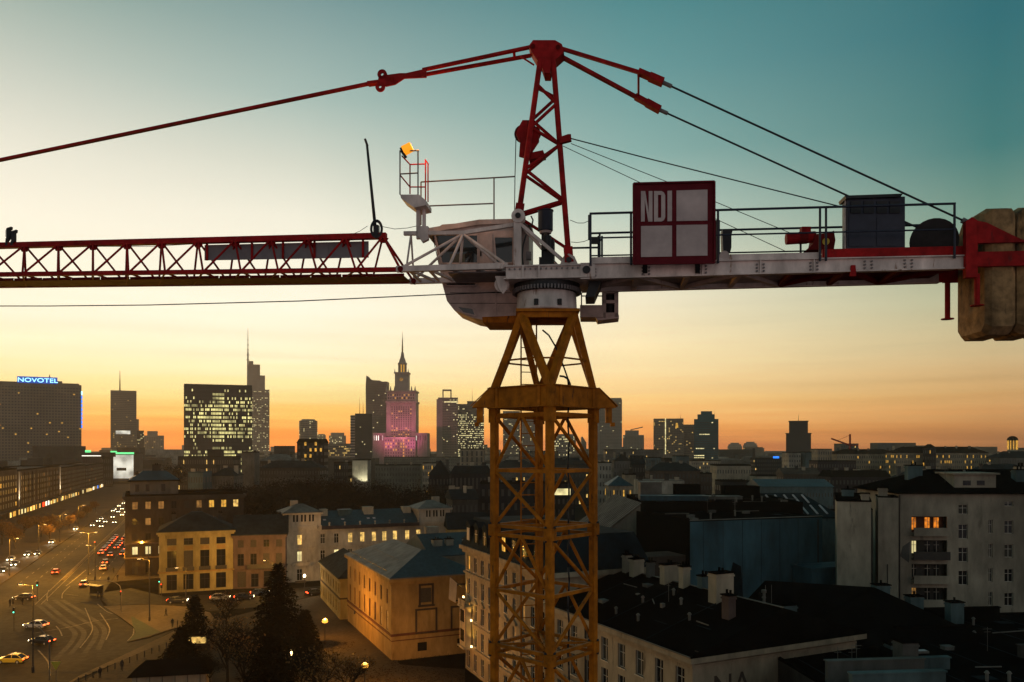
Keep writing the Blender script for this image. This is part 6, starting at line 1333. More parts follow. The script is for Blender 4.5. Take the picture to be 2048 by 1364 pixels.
def flood(loc, aim, e, col, size, nm='pink_floodlight'):
    L_ = bpy.data.lights.new(nm, 'SPOT'); L_.energy = e; L_.color = col; L_.spot_size = radians(size); L_.spot_blend = .8; L_.shadow_soft_size = 1.5
    o = bpy.data.objects.new(nm, L_); COL.objects.link(o); o.parent = pc; o.location = loc; o.rotation_euler = (V(aim)-V(loc)).to_track_quat('-Z', 'Y').to_euler()
flood((-20,-170,34), (0,0,66), 620000, (1,.24,.40), 44); flood((-20*sp_,-42,30), (-20*sp_,0,58), 30000, (1,.14,.55), 70); flood((24*sp_,-42,30), (24*sp_,0,58), 30000, (1,.14,.55), 70); flood((2,-42,30), (2,0,90), 110000, (1,.3,.45), 60)
h = tower('framed_top_tower', 'grey tower with a lit glass frame on its roof', 876, 916, 795, 1450, 't_grey', 12, 40, .04, 'lit_pale', 34, radians(2), (.8,.4), seed=14)
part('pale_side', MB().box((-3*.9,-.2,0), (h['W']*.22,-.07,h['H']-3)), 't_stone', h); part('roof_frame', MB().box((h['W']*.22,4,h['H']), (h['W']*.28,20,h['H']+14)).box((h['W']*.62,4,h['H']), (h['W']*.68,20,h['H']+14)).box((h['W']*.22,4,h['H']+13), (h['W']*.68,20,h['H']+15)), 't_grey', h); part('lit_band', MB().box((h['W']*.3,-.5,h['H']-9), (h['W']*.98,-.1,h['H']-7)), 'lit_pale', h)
h = tower('bright_tower', 'broad tower with dense rows of golden lit windows left of the mast', 916, 968, 808, 1300, 't_glass', 24, 30, lambda f, r: (.70 if f < .85 else .08)*(.5+r.random()*.6), 'lit_pale', 34, 0, (.75,.42), seed=15); topbox(h, 'roof_plant', .35, .9, 4, 20, 5, 't_glass'); spike(h, .55, 10, h['H'], h['H']+26, .4)
tower('mast_tower_grey', 'hazy grey tower seen through the left bay of the mast', 1006, 1040, 822, 1500, 't_grey', 12, 34, .08, 'lit_pale', 30, seed=16)
tower('mast_tower_pink', 'hazy striped tower seen behind the mast ladder', 1042, 1072, 838, 1600, 't_stone', 10, 32, .08, 'lit_pale', 30, seed=17)
tower('mast_block', 'low lit office block seen through the right bay of the mast', 1106, 1152, 868, 1300, 't_grey', 16, 14, .30, 'lit_pale', 26, seed=18)
pk = P(1163, HY, 1800); w_ = thing('wedge_tower', 'tiny wedge topped tower in the orange gap of the mast', 'tower', (pk.x, 1800, 0)); part('body', MB().plate([(0,0,0),(11,0,0),(11,0,46),(2,0,60),(0,0,58)], (0,18,0)), 't_glass', w_)
h = tower('tall_grey_tower', 'tall plain grey tower right beside the crane mast', 1200, 1244, 799, 1500, 't_grey', 14, 44, .02, 'lit_pale', 34, 0, (.8,.3), seed=20); topbox(h, 'crown', .05, .98, 1, 30, 3, 't_grey')
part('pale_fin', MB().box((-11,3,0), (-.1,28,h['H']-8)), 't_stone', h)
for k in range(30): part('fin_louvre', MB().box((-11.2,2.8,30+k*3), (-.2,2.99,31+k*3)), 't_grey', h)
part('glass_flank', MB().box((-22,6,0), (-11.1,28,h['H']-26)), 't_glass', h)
h = tower('antenna_block', 'hazy block with slanted roof beam right of the tall grey tower', 1246, 1288, 870, 1700, 't_grey', 14, 20, .02, 'lit_pale', 30, seed=22); topbox(h, 'stepped_roof', .1, .75, 3, 24, 10, 't_grey'); part('roof_beam', MB().bar((h['W']*.35,8,h['H']+11), (h['W']*.95,8,h['H']+17), 2), 't_grey', h)
h = tower('lit_edge_tower', 'tower with one bright vertical light line down its corner', 1307, 1367, 837, 1200, 't_brown', 18, 28, lambda f, r: .12, 'lit_warm', 30, radians(2), (.6,.4), seed=23)
part('light_line', MB().box((h['W']*.385,-.8,HC+(HY-908)/F*1200), (h['W']*.415,-.1,h['H'])), 'lit_pale', h); part('yellow_emblem', MB().plate([(h['W']*.73,-.5,h['H']-14),(h['W']*.83,-.5,h['H']-14),(h['W']*.81,-.5,h['H']-7),(h['W']*.75,-.5,h['H']-7)], (0,.4,0)), 'lit_gold', h); spike(h, .9, 8, h['H'], h['H']+8, .3)
tower('lower_annex_tower', 'plain lower tower filling the gap beside the dark teal tower', 1367, 1389, 849, 1230, 't_brown', 8, 24, .05, 'lit_warm', 24, seed=24)
def lpT(i, j, r): return (abs(j-.72) < .03 and .15 < i < .6) or (abs(j-.46) < .03 and .05 < i < .4) or (abs(j-.30) < .03 and i < .42) or r.random() < .02
h = tower('dark_teal_tower', 'dark teal tower with stepped crown and a few white lit floors', 1388, 1437, 838, 1000, 't_teal', 14, 22, 0, 'lit_pale', 28, 0, (.8,.4), lpT, seed=25); topbox(h, 'crown_step', .14, .84, 2, 24, 6, 't_teal'); topbox(h, 'crown_top', .28, .74, 5, 20, 10, 't_teal'); spike(h, .84, 6, h['H'], h['H']+12, .25)
for lab, x0, x1, y in (('shorter of two hazy round topped housing blocks', 1455, 1484, 892), ('taller of two hazy round topped housing blocks', 1486, 1515, 890)):
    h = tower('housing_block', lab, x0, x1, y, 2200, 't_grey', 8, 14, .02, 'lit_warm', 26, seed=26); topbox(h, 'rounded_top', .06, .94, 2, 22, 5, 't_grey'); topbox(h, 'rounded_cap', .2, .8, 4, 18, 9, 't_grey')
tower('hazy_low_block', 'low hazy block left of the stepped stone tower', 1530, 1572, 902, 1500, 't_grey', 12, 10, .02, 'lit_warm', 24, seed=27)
h = tower('stepped_tower', 'stepped dark stone tower standing alone on the right skyline', 1572, 1622, 868, 800, 't_dark', 12, 14, .0, 'lit_warm', 24, radians(3), (.35,.5), seed=28)
topbox(h, 'step_cornice', -.02, 1.02, -.6, 24.6, 1.0, 't_dark'); part('upper_stage', MB().box((h['W']*.12,3,h['H']+1), (h['W']*.88,21,h['H']+12.5)).box((h['W']*.10,2.4,h['H']+12.5), (h['W']*.90,21.6,h['H']+13.3)), 't_dark', h); win_field(h, [((h['W']*.14,2.9,0), (1,0,0), h['W']*.7, h['H']+3, h['H']+12, 8, 3)], 0, 'lit_warm', fill=(.4,.5)); spike(h, .5, 12, h['H']+13, h['H']+20, .25)
# ================================================================ cars
def make_car(paint, lights='both', detail=True, taxi=False):
    c = thing('car', 'car', 'car')
    mb = MB(); sec = [(-2.15,.42,.62),(-2.1,.30,.86),(-1.2,.30,.96),(.9,.30,.98),(2.0,.30,.84),(2.18,.40,.66)]
    # lower body: lofted sections along y (length), x half width
    hw = [.76,.84,.88,.88,.84,.74]; vs_, fs_ = [], []
    for (y, z0, z1), w_ in zip(sec, hw): vs_ += [(-w_,y,z0),(w_,y,z0),(w_,y,z1-.12),(w_*.93,y,z1),(-w_*.93,y,z1),(-w_,y,z1-.12)]
    for k in range(5): fs_ += [(k*6+i, k*6+(i+1)%6, k*6+6+(i+1)%6, k*6+6+i) for i in range(6)]
    fs_ += [tuple(range(6))[::-1], tuple(range(30,36))]; mb.add(vs_, fs_)
    # roof over the cabin
    mb.add([(-.60,-1.15,1.40),(.60,-1.15,1.40),(.62,.25,1.44),(-.62,.25,1.44),(-.58,-1.1,1.46),(.58,-1.1,1.46),(.6,.2,1.49),(-.6,.2,1.49)], [(0,3,2,1),(4,5,6,7),(0,1,5,4),(1,2,6,5),(2,3,7,6),(3,0,4,7)])
    for s in (-1, 1):
        mb.bar((s*.80,-1.95,.90), (s*.61,-1.15,1.42), .09, .06); mb.bar((s*.80,1.15,.94), (s*.62,.25,1.44), .07, .06); mb.bar((s*.82,-.35,.95), (s*.62,-.35,1.43), .08, .05)
    part('body', mb, paint, c)
    A_ = [(-.80,-1.93,.9),(.80,-1.93,.9),(.60,-1.16,1.40),(-.60,-1.16,1.40)]; part('rear_window', MB().plate(A_, (0,.02,0)), 'glass', c)
    A_ = [(.80,1.14,.94),(-.80,1.14,.94),(-.61,.26,1.43),(.61,.26,1.43)]; part('windscreen', MB().plate(A_, (0,-.02,0)), 'glass', c)
    for s in (-1, 1): part('side_window', MB().plate([(s*.84,-1.8,.94),(s*.84,1.05,.96),(s*.62,.24,1.42),(s*.61,-1.12,1.40)], (-s*.02,0,0)), 'glass', c)
    wm = _car.setdefault('wheel', MB().tube((-.10,0,0), (.10,0,0), .32, 14).mesh('wheel', 'rubber')); rm = _car.setdefault('rim', MB().tube((-.106,0,0), (.106,0,0), .19, 10).mesh('rim', 'car_silver'))
    for x in (-.78, .78):
        for y in (-1.32, 1.35):
            w_ = ob('wheel', wm, c, Matrix.Translation((x,y,.32))); ob('rim', rm, w_)
    for s in (-1, 1):
        hm = _car.setdefault('hl', MB().box((-.20,-.03,-.09), (.20,.03,.09)).mesh('headlight', 'head_lamp')); tm = _car.setdefault('tl', MB().box((-.20,-.03,-.08), (.20,.03,.08)).mesh('taillight', 'tail_lamp'))
        ob('headlight', hm, c, Matrix.Translation((s*.56,2.16,.66))); ob('taillight', tm, c, Matrix.Translation((s*.58,-2.15,.76)))
    part('bumper', MB().box((-.8,-2.24,.36), (.8,-2.13,.56)).box((-.76,2.14,.34), (.76,2.24,.54)), 'rubber', c)
    if taxi: part('roof_sign', MB().box((-.28,-.6,1.495), (.28,-.35,1.66)), 'lit_warm', c)
    return c
_car = {}; protos = {}
def car(label, loc, heading, paint, group=None, taxi=False):
    """heading: angle of travel, 0 = +y (away)"""
    k = (paint, taxi)
    if k not in protos: c = protos[k] = make_car(paint, taxi=taxi)
    else: c = copy_tree(protos[k])
    c.location = (loc[0], loc[1], .03); c.rotation_euler = (0,0,heading); tag(c, label, 'car'); 
    if group: c['group'] = group
    elif 'group' in c: del c['group']
    return c
def beam(c, e=900):
    L_ = bpy.data.lights.new('headlight_beam', 'SPOT'); L_.energy = e; L_.color = (1,.85,.55); L_.spot_size = radians(75); L_.spot_blend = .8; L_.shadow_soft_size = .3
    o = bpy.data.objects.new('headlight_beam', L_); COL.objects.link(o); o.parent = c; o.location = (0,2.4,.75); o.rotation_euler = (radians(80),0,0)
AW = atan2(-DR.x, DR.y); TO = AW+pi
car('lone dark red car with glowing tail lights driving up the avenue', G(112,1148), AW, 'car_red')
car('white van like car crossing the junction with red lights on', G(72,1256), AW+radians(62), 'car_white')
car('black car with bright tail lights turning behind the street lamp', G(84,1288), AW+radians(55), 'car_black')
car('yellow and silver taxi at the bottom left edge', G(24,1326), AW+radians(70), 'car_yellow', taxi=True)
car('car braking at the traffic light beside the bus stop', G(168,1172), AW, 'car_silver')
car('pale car parked by the pavement below the corner building', G(207,1140), AW, 'car_silver')
car('car with orange lights behind the pale parked car', G(211,1128), AW, 'car_navy')
car('black car stopped left of the crossing with tail light on', G(48,1200), AW+radians(70), 'car_black')
beam(car('white headlight car coming down the avenue alone', G(152,1060), TO, 'car_silver'))
beam(car('silver car with headlights on near the kerb trees', G(104,1087), TO, 'car_silver'))
beam(car('first of a pair of oncoming cars near the left kerb', G(56,1112), TO, 'car_navy'))
beam(car('second of a pair of oncoming cars near the left kerb', G(76,1110), TO, 'car_black'))
beam(car('oncoming car with bright headlights by the left picture edge', G(30,1132), TO, 'car_navy'))
beam(car('oncoming car partly cut by the left picture edge', G(6,1145), TO, 'car_black'))
beam(car('dark car with headlights beside the kerb near the golden tree', G(22,1122), TO, 'car_silver'))
beam(car('silver car with headlights in front of the yellow corner house', G(440,1200), radians(-75), 'car_silver'))
car('dark car waiting in the side street before the mauve house', G(488,1199), radians(-72), 'car_black')
car('black car with red tail lights beside the tall dark conifer', G(520,1190), radians(-70), 'car_navy')
car('dark car parked at the corner by the pedestrian lights', G(355,1206), radians(-80), 'car_black')
car('small dark car parked in front of the white palace', G(632,1190), radians(-60), 'car_black')
rq = random.Random(8)
for s in (-1.7, -5.1, -8.5):
    for k in range(9):
        if rq.random() < .18: continue
        car('car queueing with red tail lights beside the brown corner building', rd(42+k*7.0+rq.uniform(-1,1), s), AW, rq.choice(['car_black','car_navy','car_silver','car_red']), 'cars queueing up the avenue')
for s in (-15.2, -19.0, -22.8):
    for k in range(11):
        if rq.random() < .22: continue
        car('oncoming car with white headlights in the far stream on the avenue', rd(150+k*21+rq.uniform(-8,8), s+rq.uniform(-.4,.4)), TO, rq.choice(['car_black','car_navy','car_silver','car_white']), 'oncoming cars far up the avenue')
# ================================================================ lamps, signals, signs
def light(parent, loc, e, col, r=.15, nm='lamp_glow'):
    L_ = bpy.data.lights.new(nm, 'POINT'); L_.energy = e; L_.color = col; L_.shadow_soft_size = r
    o = bpy.data.objects.new(nm, L_); COL.objects.link(o); o.parent = parent; o.location = loc; return o
SOD = (1,.46,.05)
def street_lamp(label, loc, hh=10., arms=1, rz=0., e=2600, group='street lamps along the avenue', col=SOD, lens='lamp_warm'):
    h = thing('street_lamp', label, 'street lamp', (loc[0], loc[1], 0), rz, group)
    part('pole', MB().tube((0,0,0), (0,0,hh), .13, 10, .07).lathe([(.22,0),(.22,.9),(.13,1.0)], (0,0,0), 10), 'frame_dark', h)
    for s in ((1,-1) if arms == 2 else (1,)):
        ar = part('arm', MB().tube((0,0,hh-.05), (s*1.5,0,hh+.25), .045, 6), 'frame_dark', h); hd = part('lamp_head', MB().box((s*1.9-.45,-.16,hh+.20), (s*1.9+.45,.16,hh+.36)), 'frame_dark', h)
        part('lens', MB().box((s*1.9-.3,-.11,hh+.165), (s*1.9+.3,.11,hh+.198)), lens, hd)
        if e: light(h, (s*1.9, 0, hh+.02), e*4.2, col)
    return h
street_lamp('tall black twin armed street lamp at the near left junction', G(66,1345), 13.5, 1, radians(180), 3000)
street_lamp('tall twin armed street lamp standing between the carriageways', G(177,1150), 11.5, 2, radians(10), 3400)
street_lamp('dark street lamp post in front of the yellow corner house', G(299,1243), 12.5, 1, radians(200), 3000)
street_lamp('slim street lamp beside the bus stop', G(190,1160), 9, 1, radians(190), 2200)
street_lamp('lamp before the ground floor of the brown corner building', G(297,1150), 9, 1, radians(180), 2400)
k = 0
for t in (-34, 8, 50, 92, 140):
    street_lamp('street lamp on the left pavement of the avenue', rd(t, -RW-1.2), 10, 1, AW, 3600, 'street lamps on the left pavement')
for t in (205, 260, 320, 380): street_lamp('small far street lamp along the avenue', rd(t, -12), 10, 2, AW, 1800, 'far street lamps along the avenue')
street_lamp('street lamp in front of the mauve row house', G(545,1190), 8, 1, radians(180), 1300)
street_lamp('street lamp lighting the yellow corner house front', G(372,1208), 8, 1, radians(200), 1000)
def globe_lamp(label, loc, hh, e, col, lens, r=.28):
    h = thing('lantern', label, 'lantern', (loc[0], loc[1], .12))
    part('post', MB().lathe([(.20,0),(.20,.5),(.09,.7),(.07,hh-.3),(.15,hh-.2),(.15,hh-.12),(.0,hh-.1)], (0,0,0), 10), 'frame_dark', h)
    part('globe', MB().lathe([(.05,hh-.1),(r*.8,hh+.02),(r,hh+.22),(r*.75,hh+.44),(.05,hh+.54)], (0,0,0), 14), lens, h, smooth=True)
    part('cap', MB().lathe([(r*.8,hh+.54),(.05,hh+.75),(.0,hh+.75)], (0,0,0), 10), 'frame_dark', h)
    light(h, (0,0,hh+1.1), e*3, col, .2); return h
globe_lamp('glowing orange lantern beside the left wall of the ochre building', (-33.2, 142), 3.8, 2300, (1,.42,.06), 'lamp_orange', .56)
globe_lamp('glowing orange lantern at the near corner of the ochre building', (-20.8, 113), 3.8, 2300, (1,.42,.06), 'lamp_orange', .56)
globe_lamp('white globe lantern before the white palace door', G(609,1192), 4.4, 420, (1,.85,.55), 'head_lamp', .3)
globe_lamp('white globe lantern by the corner of the yellow wing', G(650,1190), 5.5, 420, (1,.85,.5), 'head_lamp', .3)
globe_lamp('small yellow lantern low among the park trees', G(583,1350), 3.0, 120, (1,.7,.25), 'lamp_warm', .2)
def signal(label, loc, state, rz=0., hh=3.4):
    h = thing('traffic_light', label, 'traffic light', (loc[0], loc[1], 0), rz, 'traffic lights at the junction')
    part('pole', MB().tube((0,0,0), (0,0,hh), .06, 8), 'frame_dark', h); hd = part('signal_head', MB().box((-.17,-.14,hh), (.17,.14,hh+1.05)), 'black_steel', h)
    for k, (nm, m_) in enumerate((('green_lens','go_green'), ('amber_lens','glass'), ('red_lens','neon_red'))):
        m2 = m_ if nm.startswith(state) else 'glass'; part(nm, MB().tube((0,-.145,hh+.2+k*.32), (0,-.19,hh+.2+k*.32), .13, 12), m2, hd)
    return h
signal('green traffic light left of the curved lanes', G(75,1202), 'green'); signal('green traffic light by the crossing at the far left', G(28,1262), 'green'); signal('red traffic light under the curved arm by the plaza', G(242,1222), 'red', .3)
signal('green traffic light before the yellow corner house', G(319,1194), 'green'); signal('red traffic light beside the green one at the corner house', G(323,1206), 'red'); signal('red traffic light over the avenue near the lone car', G(190,1150), 'red', 0, 8.2)
gt = thing('signal_gantry', 'curved signal arm reaching over the lanes beside the plaza', 'gantry', G(243,1226))
pts = [V((0,0,z)) for z in (0,2,4.6)]+[V((-.4,0,5.8)), V((-1.4,0,6.5)), V((-3,.1,6.8)), V((-7,.2,6.9))]; part('arm', MB().path(pts, .08, 8), 'metal_grey', gt)
gt = thing('signal_gantry', 'curved lamp arm at the near left junction beside the taxi', 'gantry', G(99,1360))
pts = [V((0,0,z)) for z in (0,3,5.2)]+[V((-.5,.2,6.6)), V((-1.6,.4,7.6)), V((-2.6,.5,8.0))]; part('arm', MB().path(pts, .08, 8), 'metal_grey', gt)
sgn = thing('warning_sign', 'yellow triangular road sign on a post at the bottom edge', 'sign', G(112,1372))
part('post', MB().tube((0,0,0), (0,0,2.6), .04, 8), 'metal_grey', sgn); part('plate', MB().plate([(-.75,-.06,3.6),(.75,-.06,3.6),(0,-.06,2.3)], (0,.04,0)), 'car_yellow', sgn)
bs = thing('bus_shelter', 'dark glass bus shelter on the island beside the braking car', 'shelter', G(187,1192), radians(-25))
part('roof', MB().box((-2.4,-.9,2.45), (2.4,.9,2.6)), 'frame_dark', bs); part('back_glass', MB().box((-2.3,.75,.3), (2.3,.8,2.4)), 'glass', bs)
for x in (-2.2, 2.2): part('post', MB().box((x-.05,.7,0), (x+.05,.8,2.45)), 'frame_dark', bs)
part('bench', MB().box((-1.6,.3,.45), (1.6,.65,.52)), 'frame_dark', bs)
ks = thing('market_kiosk', 'pale sided market kiosk with dark pitched roof at the bottom edge', 'kiosk', G(345,1375), radians(12))
part('wall', MB().box((-5,-2,0), (5,2,2.4)), 'w_cream', ks); part('roof', MB().add([(-5.6,-2.6,2.4),(5.6,-2.6,2.4),(5.6,2.6,2.4),(-5.6,2.6,2.4),(-3.6,0,4.2),(5.0,0,4.2)], [(0,1,5,4),(1,2,5),(2,3,4,5),(3,0,4),(0,3,2,1)]), 'tar', ks)
for k in range(6): part('panel_seam', MB().box((-4.4+k*1.7,-2.06,.1), (-4.32+k*1.7,-2.005,2.35)), 'frame_dark', ks)
kl = thing('lit_kiosk', 'small kiosk with glowing yellow window among the trees', 'kiosk', G(398,1300), radians(8))
part('wall', MB().box((-2.2,-1.4,0), (2.2,1.4,3.0)), 'w_brown', kl); part('lit_window', MB().box((-1.5,-1.47,1.5), (1.5,-1.41,2.6)), 'lit_warm', kl); part('roof', MB().box((-2.6,-1.8,3.0), (2.6,1.8,3.2)), 'tar', kl)
# bollards along the near kerb
bm = MB().lathe([(.09,0),(.09,.8),(.11,.82),(.11,.95),(.0,1.0)], (0,0,0), 8).mesh('bollard', 'frame_dark')
for k in range(15):
    t = k/14; p = G(362-205*t, 1285+84*t); o = ob('bollard', bm, None, Matrix.Translation((p.x, p.y, .12))); tag(o, 'black bollard in the row along the pale kerb strip', 'bollard', 'bollards along the near kerb')
# ================================================================ people
def person_mesh(nm, stride, bend):
    j = {'pel':(0,0,.95),'spn':(0,.01,1.2),'chest':(0,.0,1.40),'neck':(0,.01,1.52),'head':(0,.03,1.64),'top':(0,.02,1.75),
         'hl':(-.10,0,.92),'kl':(-.11,stride*.5+.03,.50),'al':(-.11,stride-.03,.09),'tl':(-.12,stride+.13,.04),'hr':(.10,0,.92),'kr':(.11,-stride*.3+.05,.50),'ar':(.11,-stride-.02,.10),'tr':(.12,-stride+.13,.04),
         'sl':(-.19,0,1.41),'el':(-.24,-stride*.4-.03,1.13),'wl':(-.23,-stride*.5+bend,.90),'gl':(-.22,-stride*.5+bend+.05,.80),'sr':(.19,0,1.41),'er':(.24,stride*.4-.03,1.13),'wr':(.23,stride*.5+bend,.90),'gr':(.22,stride*.5+bend+.05,.80)}
    rad = dict(pel=.165,spn=.15,chest=.17,neck=.065,head=.10,top=.055,hl=.11,kl=.075,al=.055,tl=.045,hr=.11,kr=.075,ar=.055,tr=.045,sl=.08,el=.06,wl=.045,gl=.035,sr=.08,er=.06,wr=.045,gr=.035)
    ks_ = list(j); e = [('pel','spn'),('spn','chest'),('chest','neck'),('neck','head'),('head','top'),('pel','hl'),('hl','kl'),('kl','al'),('al','tl'),('pel','hr'),('hr','kr'),('kr','ar'),('ar','tr'),('chest','sl'),('sl','el'),('el','wl'),('wl','gl'),('chest','sr'),('sr','er'),('er','wr'),('wr','gr')]
    me = bpy.data.meshes.new(nm); me.from_pydata([j[k] for k in ks_], [(ks_.index(a), ks_.index(b)) for a, b in e], [])
    o = bpy.data.objects.new(nm, me); COL.objects.link(o); sk = o.modifiers.new('skin', 'SKIN'); o.modifiers.new('sub', 'SUBSURF').levels = 1
    for i, k in enumerate(ks_): me.skin_vertices[0].data[i].radius = (rad[k]*(1.1 if k in ('pel','chest','spn') else 1), rad[k]*.8 if k in ('pel','chest','spn') else rad[k])
    me.skin_vertices[0].data[0].use_root = True
    dg = bpy.context.evaluated_depsgraph_get(); r = bpy.data.meshes.new_from_object(o.evaluated_get(dg)); bpy.data.objects.remove(o)
    r.materials.clear(); r.materials.append(MAT['cloth_dark']); r.materials.append(MAT['skin'])
    for p in r.polygons: p.use_smooth = True; p.material_index = 1 if 1.55 < p.center.z < 1.68 and p.center.y > .05 else 0
    r.name = nm; return r
PM = [person_mesh('person', .02, .03), person_mesh('person', .22, .05), person_mesh('person', -.2, .06)]
for lab, x, y, m_, a in (('person in dark coat walking alone on the near square', 244, 1343, 1, 0.3), ('person in dark clothes crossing the pale plaza', 332, 1233, 1, 1.9), ('person in dark coat beside the path to the plaza', 345, 1256, 2, .6), ('short person in dark clothes by the path edge', 355, 1258, 0, 2.), ('person standing at the kerb beside the bus shelter', 203, 1202, 0, .2),
                        ('person waiting with back to the bus shelter', 196, 1199, 0, 2.5), ('person walking past the corner building entrance', 227, 1147, 1, .1), ('person in dark coat before the lit shop door', 217, 1167, 2, .4), ('person crossing to the yellow corner house', 235, 1162, 1, 2.8), ('left of two people waiting at the far left crossing', 20, 1214, 0, 1.2), ('right of two people waiting at the far left crossing', 26, 1210, 0, 1.5), ('person with bicycle by the far left crossing', 45, 1211, 2, 1.4), ('person near the sign at the bottom edge', 200, 1358, 0, 1.0), ('person in dark coat near the shop doorway', 273, 1150, 0, 0)):
    p = G(x, y); o = ob('person', PM[m_], None, Matrix.Translation((p.x, p.y, .12)) @ Matrix.Rotation(a, 4, 'Z')); tag(o, lab, 'person', 'people on foot near the junction')
# ================================================================ trees
def branchy(seed, hh, spread, depth=5, trunk_r=.22, lean=0.):
    r = random.Random(seed); tr, tw = MB(), MB(); tips = []
    def grow(p, d, L, rad, lv):
        q = p+d*L; mb = tr if lv < 3 else tw
        mb.tube(p, q, rad, 6 if lv < 2 else (4 if lv < 3 else 3), rad*.66, cap=False)
        if lv >= depth: tips.append(q); return
        n = 3 if lv else r.randint(4, 5)
        for i in range(n):
            ax = V((r.uniform(-1,1), r.uniform(-1,1), r.uniform(-.3,.5))).normalized()
            nd = (d*(.62 if lv else .8)+ax*spread*(.75 if lv else .7)+V((0,0,.10))).normalized()
            grow(p.lerp(q, r.uniform(.55,1.) if i else 1.), nd, L*r.uniform(.58,.80), rad*.60, lv+1)
    grow(V((0,0,0)), V((lean,0,1)).normalized(), hh*.30, trunk_r, 0); return tr, tw, tips
def leaves(mb, pts, n, size, spread, r):
    for _ in range(n):
        p = r.choice(pts)+V((r.gauss(0,spread), r.gauss(0,spread), r.gauss(0,spread))); a = V((r.uniform(-1,1), r.uniform(-1,1), r.uniform(-1,1))).normalized(); b = a.orthogonal().normalized(); s = size*r.uniform(.6,1.4)
        mb.add([p-a*s, p+b*s*.6, p+a*s, p-b*s*.6], [(0,1,2,3)])
def tree_proto(seed, hh, spread, leafm=None, n=0, size=.2, depth=5, tr_r=.22, sp=.5):
    tr, tw, tips = branchy(seed, hh, spread, depth, tr_r); r = random.Random(seed+90)
    t = thing('bare_tree', 'tree', 'tree'); part('trunk', tr, 'bark', t)
    cr = MB(); cr.add(tw.v, tw.f, 0)
    if n:
        k = len(cr.f); leaves(cr, tips, n, size, sp, r); cr.m = [0]*k+[1]*(len(cr.f)-k); part('crown', cr, ['twig', leafm], t)
    else: part('crown', cr, 'twig', t)
    return t
def conifer(label, loc, hh, rad, seed, top=1.0, name='conifer'):
    r = random.Random(seed); t = thing(name, label, 'tree', (loc[0], loc[1], 0))
    part('trunk', MB().tube((0,0,0), (0,0,hh*.97), hh*.018, 8, .03), 'bark', t); cr = MB()
    z = hh*.05
    while z < hh*.985:
        f = 1-z/hh; R_ = rad*(f**.8)*r.uniform(.82,1.12)+.15; nb = int(7+R_*2.2)
        for k in range(nb):
            a = 2*pi*k/nb+r.uniform(-.3,.3); L_ = R_*r.uniform(.72,1.12); d = V((cos(a), sin(a), 0)); s_ = V((-sin(a), cos(a), 0)); seg = max(3, int(L_*2.2))
            for j in range(seg):
                u = (j+.5)/seg*L_; p = d*u+V((0,0,z+.10*L_-.22*u*u/max(L_,.5)))
                for _ in range(6):
                    o = p+s_*r.gauss(0,.22+.10*u*.5)+V((0,0,r.gauss(0,.12))); q = .34*r.uniform(.6,1.3); x_ = (d*r.uniform(.3,1)+s_*r.uniform(-.8,.8)+V((0,0,r.uniform(-.55,.15)))).normalized()
                    n_ = x_.cross(V((r.uniform(-1,1), r.uniform(-1,1), 1))).normalized()*q*.38; cr.add([o, o+x_*q*.6+n_, o+x_*q*1.3, o+x_*q*.6-n_], [(0,1,2,3)])
        z += hh*.024+.12
    part('crown', cr, 'needles', t); return t
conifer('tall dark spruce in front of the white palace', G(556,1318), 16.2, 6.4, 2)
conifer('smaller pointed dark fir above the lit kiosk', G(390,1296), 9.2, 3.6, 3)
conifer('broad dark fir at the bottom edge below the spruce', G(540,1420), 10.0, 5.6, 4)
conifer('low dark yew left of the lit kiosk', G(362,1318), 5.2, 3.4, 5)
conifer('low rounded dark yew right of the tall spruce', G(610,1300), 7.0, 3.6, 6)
protoA = tree_proto(1, 15, .85, 'twig', 3600, .20, 6, .30, .8); protoB = tree_proto(2, 14, .95, 'twig', 1400, .16, 6, .24, .6); protoC = tree_proto(7, 15, .8, 'leaf_rust', 4200, .20, 6, .28, .9)
protoG = tree_proto(4, 8.5, .8, 'leaf_gold', 1500, .22, 5, .16, .55)
protoN = tree_proto(9, 11, .8, 'leaf_gold', 260, .17, 6, .2, .4)
used = set()
def plant(proto, label, loc, rz, sc, group=None, name='bare_tree', z=0.):
    if id(proto) not in used: used.add(id(proto)); t = proto
    else: t = copy_tree(proto)
    t.name = name; t.location = (loc[0], loc[1], z); t.rotation_euler = (0,0,rz); t.scale = (sc,)*3; tag(t, label, 'tree')
    if group: t['group'] = group
    elif 'group' in t: del t['group']
    return t
rp = random.Random(17)
pk_ = [(438,290),(462,265),(485,300),(505,255),(528,285),(548,262),(566,310),(590,300),(612,275),(640,300),(668,280),(700,310),(728,285),(752,300),(790,290),(820,310),(850,280),(470,340),(530,350),(600,345),(660,350),(740,350),(880,300)]
for px, Y in pk_:
    red = 640 <= px <= 740
    plant(protoC if red else rp.choice((protoA, protoB, protoA)), 'rusty leaved tree in the dark park behind the palace' if red else 'dark bare tree in the park behind the palace and corner buildings', P(px, HY, Y), rp.uniform(0,6), rp.uniform(1.45,1.85), 'rusty trees in the park' if red else 'bare trees in the park', 'park_tree')
for lab, px, py, sc in (('golden tree lit by a lamp on the left pavement', 48, 1072, 1.0), ('golden tree at the left picture edge by the lit shop', 4, 1090, 1.1), ('rust coloured tree right of the lamp lit golden tree', 82, 1074, 1.05), ('brown tree nearest the kerb on the left pavement', 30, 1098, .95), ('small tree beside the red shop front', 100, 1062, .85)):
    plant(protoG, lab, G(px, py), rp.uniform(0,6), sc*1.15, None, 'street_tree')
for k, t in enumerate((95, 118, 142, 168, 200, 235)): plant(protoG, 'small golden tree further up the left pavement of the avenue', rd(t, -RW-5), k*1.3, .9, 'street trees up the avenue', 'street_tree')
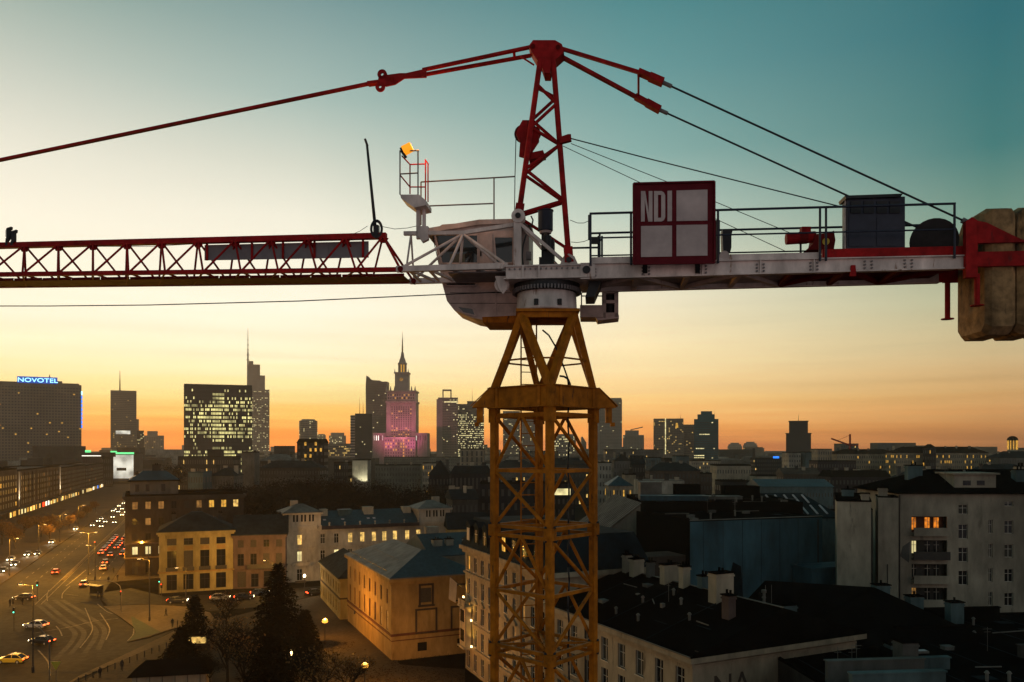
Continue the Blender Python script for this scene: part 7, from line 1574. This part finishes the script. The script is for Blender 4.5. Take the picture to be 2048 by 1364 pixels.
for k, t in enumerate((38, 52, 66, 82, 100)): plant(protoG, 'rusty tree on the right pavement beside the queueing cars', rd(t, 3.0), k*1.7, .62, 'trees beside the queueing cars', 'street_tree')
plant(protoN, 'leafless tree with a few golden leaves between spruce and fir', G(455,1372), 1.0, 1.15)
plant(protoN, 'small leafless tree right of the lit kiosk', G(487,1400), 3.0, 1.0)
plant(protoA, 'dense dark tree filling the bottom edge beside the spruce', G(600,1410), 1.4, .62)
plant(protoA, 'dense dark tree between the lit kiosk and the spruce', G(478,1335), 3.4, .50)
plant(protoA, 'dense dark bush like tree left of the leafless one', G(420,1375), 4.4, .42)
plant(protoN, 'thin tree with orange leaves before the parked cars', G(452,1268), 4.0, .9)
plant(protoN, 'leafless tree at the bottom edge below the spruce', G(640,1440), 2.0, 1.0)
plant(protoN, 'leafless tree lit orange by the nearer lantern', G(700,1420), 5.0, .8)
plant(protoB, 'bare tree growing against the white apartments wall', P(1955, HY, 112), 0, .75)
plant(protoB, 'bare tree in the courtyard gap beside the blank gable', P(1655, HY, 150), 2, .9)
plant(protoA, 'dark round tree crown against the long palace front', P(1800, HY, 420), 2, 1.25)
plant(protoA, 'dark round tree before the glass office block', P(340, HY, 480), 1, 2.05)
mb = MB(); rs = random.Random(6)
for k in range(5200):
    px, py = rs.uniform(470, 930), rs.uniform(1285, 1400); p = G(px, py)
    if abs(p.x+24) < 4 and p.y > 128: continue
    s_ = rs.uniform(.08,.2); a = rs.uniform(0,6.3); mb.add([(p.x+cos(a)*s_,p.y+sin(a)*s_,.14+rs.random()*.1), (p.x-sin(a)*s_*.6,p.y+cos(a)*s_*.6,.14), (p.x-cos(a)*s_,p.y-sin(a)*s_,.14+rs.random()*.1), (p.x+sin(a)*s_*.6,p.y-cos(a)*s_*.6,.14)], [(0,1,2,3)])
o = part('fallen_leaves', mb, 'leaf_rust', None, kind='stuff'); o['label'] = 'fallen rusty leaves on the dark square'; o['category'] = 'leaves'
# ================================================================ evening haze over the whole town
hz = bpy.data.materials.new('haze'); hz.use_nodes = True; ht = hz.node_tree; ht.nodes.clear()
pvn = ht.nodes.new('ShaderNodeVolumePrincipled'); hoo = ht.nodes.new('ShaderNodeOutputMaterial'); ht.links.new(pvn.outputs[0], hoo.inputs['Volume'])
pvn.inputs['Color'].default_value = (1.0,.84,.66,1); pvn.inputs['Density'].default_value = HAZE; pvn.inputs['Anisotropy'].default_value = .55
MAT['haze'] = hz
o = part('haze', MB().box((-HAZE_R,-80,-1), (HAZE_R,HAZE_R,HAZE_TOP)), 'haze', None, kind='stuff'); o['label'] = 'thin warm evening haze over the whole city'; o['category'] = 'haze'
